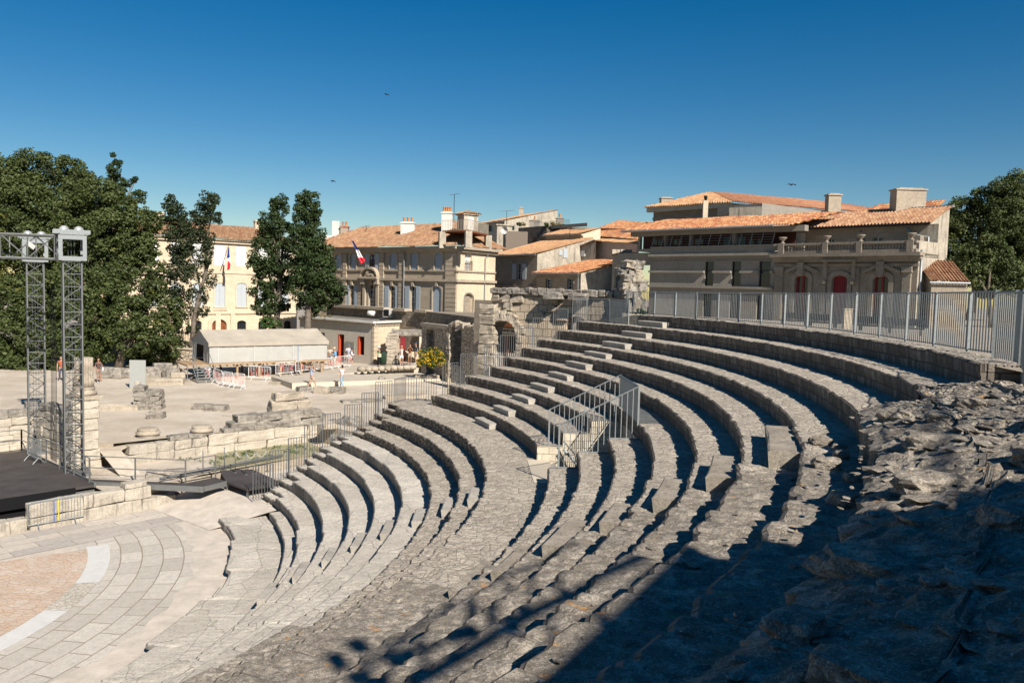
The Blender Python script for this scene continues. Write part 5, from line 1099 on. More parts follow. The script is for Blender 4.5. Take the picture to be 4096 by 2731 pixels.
for i, o in enumerate(Lw):
    w_ = o[1]-o[0]
    if i == 4: closed_shutters(h, pf_, o, M_shut_b, arch=0.38)
    else:
        casement(h, pf_, o, bars=(1, 4))
        if i != 1:
            leaf(h, pf_, o[0]-w_*0.75-.08, o[0]-.08, o[2], o[3], 0.10, M_shut_b, arch=None); leaf(h, pf_, o[1]+.06, o[1]+w_*0.68+.06, o[2], o[3], 0.10, M_shut_b)
    surround(h, pf_, o, 0.2, 0.06, M_beigec, 0.38)
    b = MB(); c_ = (o[0]+o[1])/2; pf_.box(b, c_-.16, c_+.16, o[3]+.02, o[3]+.42, .05, .18); b.build('keystone', M_beigec, h)
# ornate pediment over the entrance
o = Lw[1]; c_ = (o[0]+o[1])/2; zp0 = pf_.sz(1482, 1113)[1]; b = MB(); P = arch_pts(c_-1.35, c_+1.35, zp0+1.15, 0.95, 14)
for i in range(14): q, r = P[i], P[i+1]; b.add([pf_.p(q[0], q[1]-.22, .55), pf_.p(r[0], r[1]-.22, .55), pf_.p(*r, .55), pf_.p(*q, .55)], [(0, 1, 2, 3)]); b.add([pf_.p(*q, .55), pf_.p(*r, .55), pf_.p(*r, 0), pf_.p(*q, 0)], [(0, 1, 2, 3)]); b.add([pf_.p(q[0], q[1]-.22, 0), pf_.p(r[0], r[1]-.22, 0), pf_.p(r[0], r[1]-.22, .55), pf_.p(q[0], q[1]-.22, .55)], [(0, 1, 2, 3)])
pf_.box(b, c_-1.4, c_+1.4, zp0-.05, zp0+.18, 0, .6); b.build('pediment', M_beigec, h)
b = MB()
for q in range(26):
    x = c_+rnd.gauss(0, .45); z = zp0+0.45+rnd.gauss(0, .22)-abs(x-c_)*.3; pf_.box(b, x-.12, x+.12, z-.1, z+.12, .1, .3+rnd.random()*.25)
b.build('carving', M_beigec, h)
b = MB(); pf_.box(b, o[0]-.75, o[0]-.35, o[2], zp0-.05, 0, .25); pf_.box(b, o[1]+.35, o[1]+.75, o[2], zp0-.05, 0, .25); pf_.box(b, o[0]-.85, o[0]-.25, zp0-.6, zp0-.05, 0, .45); pf_.box(b, o[1]+.25, o[1]+.85, zp0-.6, zp0-.05, 0, .45); b.build('door_pilaster', M_beigec, h)
zc1 = pf_.sz(1700, 1116)[1]; zs1 = pf_.sz(1700, 1083)[1]; zcr = pf_.sz(1700, 1000)[1]
for P_ in (pf_, pr2):
    s0_, s1_ = (-3, L+.25) if P_ is pf_ else (-.25, pr2.L+.2)
    ceil_band(h, P_, s0_, s1_, zc1-.22, zc1+.02, .22, M_beigec, 'string_course'); ceil_band(h, P_, s0_, s1_, zs1-.06, zs1+.10, .12, M_beigec, 'sill_course')
    ceil_band(h, P_, s0_, s1_, zt-.5, zt-.25, .30, M_beigec, 'cornice'); ceil_band(h, P_, s0_, s1_, zt-.25, zt, .55, M_beigec, 'cornice')
def quoins(root, P_, sa, sb, z0, z1, out, mat, hh=0.42, name='quoin_pilaster'):
    b = MB(); z = z0; 
    while z < z1-.05: P_.box(b, sa, sb, z+.025, min(z+hh, z1)-.025, 0.02, out); z += hh
    P_.box(b, sa+.02, sb-.02, z0, z1, 0, out-.05); return b.build(name, mat, root)
for x0, x1 in ((455, 492), (835, 880), (1040, 1092), (1528, 1640)):
    a0 = pf_.sz(1200+x0/2.613, 1150)[0]; a1 = pf_.sz(1200+x1/2.613, 1150)[0]; quoins(h, pf_, a0, min(a1, L), zb, zt-.5, .16, M_beige)
for x0, x1 in ((610, 650),): a0 = pf_.sz(1200+x0/2.613, 1200)[0]; a1 = pf_.sz(1200+x1/2.613, 1200)[0]; quoins(h, pf_, a0, a1, zb, zc1-.22, .12, M_beige)
b = MB(); a = pf_.sz(1622, 1100)[0]; b.tube([pf_.p(a, zt-.4, .4), pf_.p(a, zt-1.2, .22), pf_.p(a, zb, .22)], .06, 6); b.build('downpipe', M_zinc, h)
rw = pr2.rect(Z3, 1722, 820, 1795, 1005)+(.3,); rd = pr2.rect(Z3, 1715, 1238, 1806, 1500)+(.5,)
wall(h, pr2, 0, pr2.L+.2, zb, zt, [rw, rd], M_plast); casement(h, pr2, rw, bars=(1, 3), glass=M_shut_w, frame=M_whitew); b = MB(); pr2.box(b, rd[0], rd[1], rd[2], rd[3], -.28, -.24); b.build('door', M_greyw, h)
surround(h, pr2, rd, .12, .05, M_dkst, .5, sill=False)
b = MB()
for q in range(7): x = rw[0]+(rw[1]-rw[0])*q/6; pr2.box(b, x-.015, x+.015, rw[2], rw[2]+0.9, 0.05, 0.08)
pr2.box(b, rw[0], rw[1], rw[2]+.9, rw[2]+.95, .04, .09); b.build('balcony_rail', M_iron, h)
b = MB(); a = pr2.sz(1937, 1100)[0]; b.tube([pr2.p(a+.3, zt-.3, .45), pr2.p(a, zt-.9, .1), pr2.p(a, zb, .1)], .055, 6); b.build('downpipe', M_zinc, h)
# roof with hip on the corner
RH = 3.9; E0 = pf_.p(-3, zt+.05, .75); E1 = pf_.p(L+.4, zt+.05, .75); E2 = pr2.p(pr2.L+1.2, zt+.05, .75)
ra = pf_.sz(1449, 931, -5.5); rb = pf_.sz(1766, 912, -5.5)
T0 = pf_.p(pf_.sz(1445, 931, -5.5)[0], zt+2.75, -5.5); T1 = pf_.p(L-6.0, zt+2.75, -5.5)
roof(h, E0, E1, T1, T0, T_old); roof(h, E1, E2, pr2.p(pr2.L+.5, zt+2.75, -6.8), T1, T_old)
poly(h, [E0, T0, pf_.p(-3, zt, -11)], T_old, 'roof')
# chimneys
def chim_px(root, P_, out, fr, x0, x1, y0, y1, mat, pots=0, sy=None, cap=True, name='chimney'):
    o = (fr[0]+(x0+x1)/2/fr[2]); a, z1_ = P_.sz(o, fr[1]+y0/fr[2], out); z0_ = P_.sz(o, fr[1]+y1/fr[2], out)[1]
    wpx = (x1-x0)/fr[2]; c = P_.p(a, 0, out); w_ = wpx*c.y/F_PX; mat = M_beigec if mat in (M_greyw, M_stain) else mat
    return chimney(root, c, w_, sy or w_*.7, z0_-.8, z1_, 0.0 if P_ is not pr2 else 0.1, mat, pots, cap, name=name)
chim_px(h, pf_, -4, Z3, 342, 417, 483, 695, M_whitew, 0, cap=False); chim_px(h, pf_, -3, Z3, 265, 337, 633, 712, M_whitew, 0, cap=False); chim_px(h, pf_, -4.5, Z3, 428, 508, 548, 665, M_brick, 2)
chim_px(h, pf_, -3.2, Z3, 1058, 1200, 510, 665, M_whitew, 3, sy=.8); chim_px(h, pf_, -3.5, Z3, 1485, 1595, 405, 590, M_whitew, 4, sy=.9)
# roof terrace with turret
c1_ = pf_.p(L-1.2, 0, -2.0); Dt = 76.5
def wpt(x, y, D, fr=Z3): return at(fr[0]+x/fr[2], fr[1]+y/fr[2], D)
ptr = [wpt(1487, 572, 75.5), wpt(1760, 575, 73.5), wpt(1968, 578, 79), wpt(1700, 568, 82)]; zt2 = ptr[1].z
b = MB(); P_ = [Vector((q.x, q.y, zt2)) for q in ptr]; b.add(P_+[q-Vector((0, 0, .14)) for q in P_], [(0, 1, 2, 3), (7, 6, 5, 4)]+[(i, i+4, (i+1) % 4+4, (i+1) % 4) for i in range(4)]); b.build('roof_terrace', M_door, h)
for i, q in enumerate((P_[0], P_[1], P_[2])): b = MB(); b.box((q.x, q.y, zt2-.85), (.6, .6, 1.5), .3); b.build('terrace_pier', M_stain, h)
tc = wpt(1752, 560, 78.3); tw = 1.5
b = MB(); b.box((tc.x, tc.y, zt2+.85), (tw, tw, 1.7), 0.5); b.build('turret', M_stain, h); ta = math.cos(.5); 
b = MB(); b.box((tc.x, tc.y, zt2+1.75), (tw+.3, tw+.3, .08), .5); b.build('turret_eaves', M_stain, h)
cr = [Vector((tc.x, tc.y, zt2+1.8))+Matrix.Rotation(.5, 3, 'Z')@Vector((sx*(tw/2+.22), sy*(tw/2+.22), 0)) for sx, sy in ((-1, -1), (1, -1), (1, 1), (-1, 1))]; tp = Vector((tc.x, tc.y, zt2+2.15))
for i in range(4): roof(h, cr[i], cr[(i+1) % 4], tp, tp, T_pale, name='turret_roof')
dq = Matrix.Rotation(.5, 3, 'Z'); b = MB(); b.box(tuple(Vector((tc.x, tc.y, zt2+.8))+dq@Vector((-.05, -tw/2-.02, 0))), (.6, .05, 1.4), .5); b.build('turret_door', M_whitew, h)
b = MB(); b.box(tuple(Vector((tc.x, tc.y, zt2+1.2))+dq@Vector((tw/2+.02, -.1, 0))), (.04, .25, .3), .5); b.build('turret_window', M_iron, h)
for i in range(2): panel(h, P_[i], P_[i+1], zt2, zt2, zt2+.95, zt2+.95, .2, r=.014, mat=M_stain, rail=.02, name='terrace_railing')
def antenna(label, base, hgt, n=6, L=.9, cat='antenna', dish=False):
    r_ = thing('tv_antenna', label, cat, base); b = MB(); b.tube([(0, 0, -.6), (0, 0, hgt)], .03, 5); b.build('mast', M_iron, r_)
    b = MB(); b.tube([(-L*.5, 0, hgt-.1), (L*.6, .1, hgt-.05+.12)], .02, 4)
    for i in range(n): x = -L*.5+i*L/n; b.tube([(x, -.22, hgt-.1+.1*i/n), (x, .22, hgt-.1+.1*i/n)], .012, 4)
    b.build('boom', M_alu, r_); return r_
antenna('tall thin television mast beside the four-pot chimney on the mansion', wpt(1608, 455, 77), 2.3, 8, .9); antenna('small television antenna on the ridge of the mansion at the left', wpt(690, 598, 90), .7, 5, .7)
bs = pf_.p(pf_.sz(1486, 1079)[0], pf_.sz(1486, 1079)[1], 0.3); Df = bs.y-2.6
flag('blue white and red flag on the slanting pole above the mansion entrance', bs, pp(1406, 961, Df), [(pp(1408, 966, Df), pp(1412, 962, Df)), (pp(1420, 1000, Df), pp(1436, 1000, Df)), (pp(1431, 1030, Df), pp(1452, 1030, Df)), (pp(1446, 1056, Df), pp(1464, 1038, Df))], 2)
# ---------------------------------------------------------------- houses in the middle distance
def gable_house(label, P_, zt, zb, depth, rise, wm, tm, ops=(), kind='mono', sideR=None, ext=.35, name='house', xL=0.0, xR=None, side_mat=None, th=None):
    """front facade P_, roof rising backwards to z zt+rise at -depth"""
    h = thing(name, label, 'house') if th is None else th; xR = P_.L if xR is None else xR
    wall(h, P_, xL, xR, zb, zt, list(ops), wm)
    roof(h, P_.p(xL-ext, zt, ext), P_.p(xR+ext*.4, zt, ext), P_.p(xR+ext*.4, zt+rise, -depth), P_.p(xL-ext, zt+rise, -depth), tm)
    for x in (xL, xR): poly(h, [P_.p(x, zb), P_.p(x, zb, -depth), P_.p(x, zt+rise-.06, -depth), P_.p(x, zt-.04)], side_mat or wm, 'side_wall')
    b = MB(); b.tube([P_.p(xL-ext, zt-.08, ext+.02), P_.p(xR+ext*.4, zt-.08, ext+.02)], .07, 6); b.build('gutter', M_zinc, h)
    return h
def pxs(fr, x, y): return fr[0]+x/fr[2], fr[1]+y/fr[2]
# M1 grey stone house with pale tile mono-pitch roof
P1 = Pl(pxs(Z4, 228, 0)[0], 89.6, pxs(Z4, 772, 0)[0], 83.2); z1 = P1.sz(*pxs(Z4, 480, 842))[1]
w1 = P1.rect(Z4, 525, 955, 600, 1150); dpt = 7.5; zr_ = P1.sz(*pxs(Z4, 1195, 648), -dpt)[1]
h1 = gable_house('grey stone house with pale tiled roof and two pale blue shutters behind the ruined wall', P1, z1, -3.5, dpt, zr_-z1, M_greyw, T_pale, [w1], side_mat=M_stain)
casement(h1, P1, w1, bars=(1, 4), frame=M_shut_p); w_ = w1[1]-w1[0]; leaf(h1, P1, w1[0]-w_*.72, w1[0]-.03, w1[2], w1[3], .08, M_shut_p); leaf(h1, P1, w1[1]+.02, w1[1]+w_*.62, w1[2], w1[3], .08, M_shut_p)
ceil_band(h1, P1, -.1, P1.L+.1, P1.sz(*pxs(Z4, 500, 1245))[1], P1.sz(*pxs(Z4, 500, 1228))[1], .12, M_greyw, 'string_course')
S1 = Pl.frm(P1.p(P1.L, 0), P1.p(P1.L, 0, -dpt))
for x0, y0, x1, y1, mt in ((1050, 785, 1092, 850, M_shut_p), (1107, 770, 1158, 882, M_shut_p)): o = S1.rect(Z4, x0, y0, x1, y1); b = MB(); S1.box(b, o[0], o[1], o[2], o[3], .0, .07); b.build('shutter', mt, h1)
# M2 lower house, orange tile roof
P2 = Pl(pxs(Z4, 768, 0)[0], 81.9, pxs(Z4, 1325, 0)[0], 76.0); z2 = P2.sz(*pxs(Z4, 1040, 1072))[1]
wa = P2.rect(Z4, 888, 1145, 957, 1312); wb = P2.rect(Z4, 1160, 1145, 1232, 1316); dp2 = 7.0; zr2 = P2.sz(*pxs(Z4, 1690, 905), -dp2)[1]
h2 = gable_house('low stone house with orange tiled roof and two tall windows above the arch wall', P2, z2, -3.2, dp2, zr2-z2, M_greyw, T_warm, [wa, wb], side_mat=M_stain)
for o in (wa, wb): casement(h2, P2, o, bars=(1, 3), frame=M_shut_p); surround(h2, P2, o, .12, .05, M_greyw)
b = MB(); b.tube([P2.p(P2.L-.15, z2-.1, .3), P2.p(P2.L-.3, z2-.5, .08), P2.p(P2.L-.3, -3, .08)], .05, 6); b.build('downpipe', M_zinc, h2)
b = MB(); q0 = P2.p(P2.L*.82, z2+(zr2-z2)*.72+.1, -dp2*.72); b.box(tuple(q0), (.7, .9, .06), P2.az, rot=Matrix.Rotation(P2.az, 3, 'Z')@Matrix.Rotation(math.atan2(zr2-z2, dp2), 3, 'X')); b.build('skylight', M_glass, h2)
# M3 house with chimney at upper left
P3 = Pl(pxs(Z4, 140, 0)[0], 118.4, pxs(Z4, 350, 0)[0], 113.6); z3 = P3.sz(*pxs(Z4, 200, 438))[1]; wc = P3.rect(Z4, 165, 470, 266, 550)
h3 = gable_house('distant weathered house with straw-coloured roof and blue windows behind the mansion', P3, z3, -2, 8.5, P3.sz(*pxs(Z4, 578, 350), -8.5)[1]-z3, M_stain, T_pale, [wc], xL=-3.5)
casement(h3, P3, wc, bars=(3, 1), frame=plain('blue grey paint', (0.16, 0.23, 0.28), .6)); chim_px(h3, P3, -8.2, Z4, 552, 607, 262, 400, M_stain, 0)
S3 = Pl.frm(P3.p(P3.L, 0), P3.p(P3.L, 0, -8.5)); o = S3.rect(Z4, 458, 470, 492, 532); b = MB(); S3.box(b, *o[:4], 0, .06); b.build('window', M_glass, h3)
b = MB(); c0 = wpt(345, 470, 105, Z4); b.box((c0.x, c0.y, c0.z-1.9), (2.0, 2.0, 3.6), .3); b.box((c0.x, c0.y, c0.z-.08), (2.3, 2.3, .16), .3); b.build('stair_tower', M_stain, h3)
# M4 dark stone building with roof garden
P4_ = Pl(pxs(Z4, 525, 0)[0], 100.8, pxs(Z4, 880, 0)[0], 96.0); z4 = P4_.sz(*pxs(Z4, 700, 495))[1]; wd = P4_.rect(Z4, 565, 612, 620, 710)
h4 = thing('house', 'dark rubble stone house with a planted roof terrace', 'house'); wall(h4, P4_, 0, P4_.L, -2.5, z4, [wd], M_dkwall); b = MB(); P4_.box(b, *wd[:4], -.3, -.25); b.build('window', M_glass, h4)
poly(h4, [P4_.p(P4_.L, -2.5), P4_.p(P4_.L, -2.5, -7), P4_.p(P4_.L, z4, -7), P4_.p(P4_.L, z4)], M_dkwall); poly(h4, [P4_.p(0, -2.5, -7), P4_.p(0, -2.5), P4_.p(0, z4), P4_.p(0, z4, -7)], M_dkwall)
poly(h4, [P4_.p(0, z4-.2), P4_.p(P4_.L, z4-.2), P4_.p(P4_.L+6, z4-.2, -7), P4_.p(0, z4-.2, -7)], M_conc2, 'terrace_floor')
wl = P4_.off(-.6, 0, 6.8); ceil_band(h4, wl, wl.L-6.8, wl.L, z4-.35, z4+.02, .12, M_conc2, 'parapet')
b = MB(); S4 = wpt(400, 620, 97, Z4); b.box((S4.x+1.0, S4.y, S4.z-1.4), (2.6, 2.4, 4.0), .15); b.build('annex', M_dkwall, h4)
chim_px(h4, P4_, -4, Z4, 688, 808, 425, 500, M_conc2, 1, sy=1.2); chim_px(h4, P4_, -4.5, Z4, 1020, 1110, 395, 500, M_conc2, 1, sy=1.0)
panel(h4, P4_.p(.6, 0, -2), P4_.p(P4_.L+1.5, 0, -2.2), z4-.2, z4-.2, z4+.75, z4+.75, .16, mat=M_steel, name='terrace_railing')
# M5 cream house with the round window
P5 = Pl(pxs(Z4, 880, 0)[0], 93.6, pxs(Z4, 1338, 0)[0], 88.8); z5 = P5.sz(*pxs(Z4, 1100, 590))[1]
h5 = gable_house('cream house with a small round window and a narrow strip of roof tiles', P5, z5, -2.5, 2.6, .75, M_plast, T_pale, [])
ceil_band(h5, P5, 0, P5.L, z5-.25, z5-.08, .25, M_plast, 'cornice'); rc = P5.sz(*pxs(Z4, 1236, 722)); b = MB(); n = 20; V = [P5.p(rc[0]+.42*math.cos(6.283*i/n), rc[1]+.42*math.sin(6.283*i/n), .03) for i in range(n)]; b.add(V, [tuple(range(n))]); w_ = b.build('round_window', M_glass, h5)
b = MB(); V = [P5.p(rc[0]+r_*math.cos(6.283*i/n), rc[1]+r_*math.sin(6.283*i/n), .06) for i in range(n) for r_ in (.40, .52)]; b.add(V, [(2*i, 2*((i+1) % n), 2*((i+1) % n)+1, 2*i+1) for i in range(n)]); b.build('frame', M_limec, w_)
# M6 big tiled roof behind
P6 = Pl(pxs(Z4, 1340, 0)[0], 105.6, pxs(Z4, 2038, 0)[0], 96.0); z6 = P6.sz(*pxs(Z4, 1400, 590))[1]
h6 = thing('house', 'cream house with a long orange roof sloping down to the right behind the others', 'house'); wall(h6, P6, 0, P6.L, -2.5, P6.sz(*pxs(Z4, 1900, 650))[1], [], M_plast)
z6b = P6.sz(*pxs(Z4, 2030, 655))[1]; roof(h6, P6.p(-.3, z6, .4), P6.p(P6.L+.3, z6b, .4), P6.p(P6.L*.62, P6.sz(*pxs(Z4, 1690, 525), -6)[1], -6), P6.p(-.3, P6.sz(*pxs(Z4, 1250, 468), -6)[1], -6), T_warm)
poly(h6, [P6.p(0, -2.5), P6.p(P6.L, -2.5), P6.p(P6.L, z6b), P6.p(0, z6)], M_stain)
b = MB(); b.lathe(tuple(P6.p(P6.L*.6, z6b+2.0, -5)), [(.2, 0), (.2, .5), (.28, .55), (.1, .7)], 10); b.build('roof_vent', M_pot, h6)
# M7 brown gable and cream wall
P7 = Pl(pxs(Z4, 1188, 0)[0], 88.0, pxs(Z4, 1498, 0)[0], 84.8); h7 = thing('house', 'small brown rendered house with one sloping roof edge and a white hatch', 'house')
zA = P7.sz(*pxs(Z4, 1188, 795))[1]; zB = P7.sz(*pxs(Z4, 1495, 672))[1]
poly(h7, [P7.p(0, -2.5), P7.p(P7.L, -2.5), P7.p(P7.L, zB), P7.p(0, zA)], M_stain); roof(h7, P7.p(-.15, zA+.03, .25), P7.p(-.15, zA+.03, -1.5), P7.p(P7.L+.1, zB+.03, -1.5), P7.p(P7.L+.1, zB+.03, .25), T_pale)
o = P7.rect(Z4, 1333, 792, 1382, 864); b = MB(); P7.box(b, *o[:4], 0, .06); b.build('hatch', M_shut_w, h7)
P8 = Pl(pxs(Z4, 1492, 0)[0], 86.4, pxs(Z4, 2018, 0)[0], 80.0); h8 = thing('house', 'long cream rendered wall house with a thin tiled top right of the brown gable', 'house')
z8a = P8.sz(*pxs(Z4, 1500, 678))[1]; z8b = P8.sz(*pxs(Z4, 2015, 712))[1]; poly(h8, [P8.p(0, -2.5), P8.p(P8.L, -2.5), P8.p(P8.L, z8b), P8.p(0, z8a)], M_plast)
roof(h8, P8.p(0, z8a+.02, .15), P8.p(P8.L*.85, z8b+.15, .15), P8.p(P8.L*.85, z8b+.4, -1), P8.p(0, z8a+.3, -1), T_pale)
b = MB(); 
P9 = Pl(pxs(Z4, 1712, 0)[0], 76.0, pxs(Z4, 1950, 0)[0], 73.6); h9 = thing('house', 'grey streaked wall house with one dark doorway beside the tall ruined pier', 'house')
z9 = P9.sz(*pxs(Z4, 1800, 850))[1]; od = P9.rect(Z4, 1748, 1015, 1825, 1260); wall(h9, P9, 0, P9.L+1.5, -2.6, z9, [od], M_stain); b = MB(); P9.box(b, *od[:4], -.3, -.25); b.build('door', plain('blue door', (0.05, 0.075, 0.10), .5), h9)
roof(h9, P9.p(-.1, z9, .15), P9.p(P9.L+.1, z9, .15), P9.p(P9.L+.1, z9+.22, -.7), P9.p(-.1, z9+.22, -.7), T_old)
for x0, x1 in ((1732, 1815), (1845, 1915)):
    c0 = wpt((x0+x1)/2, 808, 77, Z4); b = MB(); b.box(tuple(c0), (1.1, .9, .42), .2); b.build('roof_vent', M_stain, h9)
dsh = thing('satellite_dish', 'white satellite dish on the dark annex below the roof garden', 'dish', wpt(366, 538, 93, Z4)); b = MB(); prof = [(r_, -.12*(1-(r_/.42)**2)) for r_ in (0, .1, .2, .3, .42)]
n = 24; V = [Vector((r_*math.cos(6.283*i/n), z_, r_*math.sin(6.283*i/n))) for r_, z_ in [(q[0], -q[1]*1.5) for q in prof] for i in range(n)]; b.add(V, [(j*n+i, j*n+(i+1) % n, (j+1)*n+(i+1) % n, (j+1)*n+i) for j in range(4) for i in range(n)]); b.build('reflector', M_whitew, dsh)
b = MB(); b.tube([(0, .2, 0), (.1, .3, -1.2)], .04, 5); b.tube([(0, 0, -.7), (0, -.5, 0)], .02, 4); b.build('arm', M_alu, dsh); dsh.rotation_euler = (0.2, 0, -.25)
antenna('television antenna on the stair tower behind the satellite dish', wpt(395, 470, 104, Z4), 1.8, 7, 1.6); antenna('low television antenna on the cream house with the round window', wpt(1188, 640, 90, Z4), 1.2, 5, .6)
# ---------------------------------------------------------------- modern concrete building
PM = Pl(2597, 70.5, 3093, 62.0); hm = thing('concrete_building', 'modern grey concrete building with narrow dark windows and a long orange tiled roof', 'building')
zpar = PM.sz(2850, 985)[1]; zg = -2.3; LM = PM.L; ops = []
for r_ in ((965, 905, 1055, 1158), (1245, 905, 1340, 1165), (1530, 903, 1652, 1168)): o = PM.rect(Z5, *r_); ops.append((o[0], o[1], PM.rect(Z5, 965, 905, 1055, 1158)[2], PM.rect(Z5, 965, 905, 1055, 1158)[3]))
for r_ in ((945, 1240, 1035, 1475), (1222, 1240, 1315, 1475), (1505, 1240, 1600, 1480)): o = PM.rect(Z5, *r_); ops.append((o[0], o[1], zg+.2, PM.rect(Z5, 945, 1240, 1035, 1475)[3]))
wall(hm, PM, 0, LM, zg, zpar, ops, M_conc2, depth=.25)
for o in ops:
    b = MB(); PM.box(b, o[0], o[1], o[2], o[3], -.25, -.20); w_ = b.build('window', M_glass, hm); b = MB(); PM.box(b, o[0], o[0]+.06, o[2], o[3], -.20, -.15); PM.box(b, o[1]-.06, o[1], o[2], o[3], -.20, -.15); zz_ = o[3]-(o[3]-o[2])*.36; PM.box(b, o[0]+.06, o[1]-.06, zz_-.03, zz_+.03, -.20, -.15); b.build('frame', M_iron, w_)
def ledge(v0, v1, out, gaps=True):
    za = PM.sz(2850, v0)[1]; zb_ = PM.sz(2850, v1)[1]; b = MB(); xs = [0]+[q for o in ops[:3] for q in (o[0], o[1])]+[LM] if gaps else [0, LM]
    for i in range(0, len(xs)-1, 2): PM.box(b, xs[i], xs[i+1], zb_, za, 0, out)
    b.build('ledge', M_conc2, hm)
Y5 = lambda y: 700+y/2.613
ledge(Y5(822), Y5(848), .35, False); ledge(Y5(738), Y5(752), .10, False); ledge(Y5(893), Y5(903), .08, False); ledge(Y5(1000), Y5(1024), .22); ledge(Y5(1160), Y5(1184), .25, False)
b = MB()
for i in range(28): 
    z = zg+(zpar-zg)*i/28
# loggia: dark recessed storey with wooden wall, pillars, cable rail
zl0 = zpar-.1; zev = PM.sz(2850, Y5(607))[1]; PLg = PM.off(-2.3, -2.6, 0.4)
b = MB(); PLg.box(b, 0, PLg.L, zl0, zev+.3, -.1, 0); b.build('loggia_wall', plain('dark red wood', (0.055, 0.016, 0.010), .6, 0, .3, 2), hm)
for r_ in ((1165, 650, 1250, 735), (1300, 645, 1393, 730)): o = PLg.rect(Z5, *r_); b = MB(); PLg.box(b, o[0], o[1], o[2], o[3], 0, .05); b.build('loggia_window', plain('teal glass', (0.05, 0.10, 0.12), .15) if 'teal glass' not in bpy.data.materials else bpy.data.materials['teal glass'], hm)
for x0, x1 in ((640, 740), (860, 960), (430, 520), (1430, 1560)): o = PLg.rect(Z5, x0, 665, x1, 735); casement(hm, PLg, o, out=.08, frame=M_door, bars=(1, 0), name='loggia_window')
b = MB(); PM.box(b, -1.6, LM+.2, zl0-.2, zl0, -2.4, -.01); b.build('loggia_floor', M_conc2, hm)
for x0, x1 in ((540, 560), (805, 828), (1252, 1283), (272, 292)): a0 = PM.sz(2450+x0/2.613, 975, -.5)[0]; a1 = PM.sz(2450+x1/2.613, 975, -.5)[0]; b = MB(); PM.box(b, a0, a1, zl0, zev, -.75, -.45); b.build('pillar', M_conc2, hm)
b = MB(); PM.box(b, -2.4, LM+2.2, zev-.05, zev+.38, -.8, -.2); b.build('eaves_beam', M_conc2, hm)
cr_ = thing('cable_railing', 'thin leaning cable railing along the parapet of the concrete building', 'railing')
b = MB()
for hh in (.3, .55, .8, 1.05): b.tube([PM.p(0, zpar+hh*.8, .02-.2*hh), PM.p(LM-.2, zpar+hh*.8, .02-.2*hh)], .014, 4)
b.build('cable', M_galv, cr_)
for i in range(13): b = MB(); x = .1+i*(LM-.4)/12; b.tube([PM.p(x, zpar, 0), PM.p(x+.12, zpar+.95, -.2)], .03, 4); b.build('post', M_galv, cr_)
zE = zev+.42; E0 = PM.p(-2.9, zE, .55); E1 = PM.p(LM+1.7, zE-.05, .55); ze2 = PM.sz(2655, 882, -6)[1]
zr0 = PM.sz(2655, 882, -4.6)[1]; T0 = PM.p(PM.sz(2655, 882, -4.6)[0], zr0, -4.6); T1 = PM.p(LM+3.0, PM.sz(3160, 857, -4.6)[1], -4.6); roof(hm, E0, E1, T1, T0, T_warm, pitch=.23, row=.42, amp=.06)
roof(hm, PM.p(-2.9, zE, -12), E0, T0, PM.p(PM.sz(2655, 882, -4.6)[0], zr0, -4.9), T_warm, pitch=.23, row=.42)
poly(hm, [PM.p(0, zg, -12), PM.p(0, zg), PM.p(0, zpar), PM.p(0, zpar, -12)], M_conc2); b = MB(); PM.box(b, -4.2, 0, zl0-1.3, zl0-.3, -3, -.6); b.build('side_block', M_conc2, hm)
b = MB(); b.tube([PM.p(-2.9, zE-.07, .6), PM.p(LM+.1, zE-.07, .6)], .09, 6); b.build('gutter', M_zinc, hm)
chim_px(hm, PM, -5.2, Z5, 948, 998, 268, 470, M_limec, 0, cap=False)
b = MB(); q = PM.p(PM.sz(2823, 790, -5.2)[0], 0, -5.2); zq = PM.sz(2823, 803, -5.2)[1]; b.lathe((q.x, q.y, zq), [(.12, 0), (.12, .2), (.16, .22), (.16, .42), (.05, .46)], 10); b.build('flue', M_iron, hm)
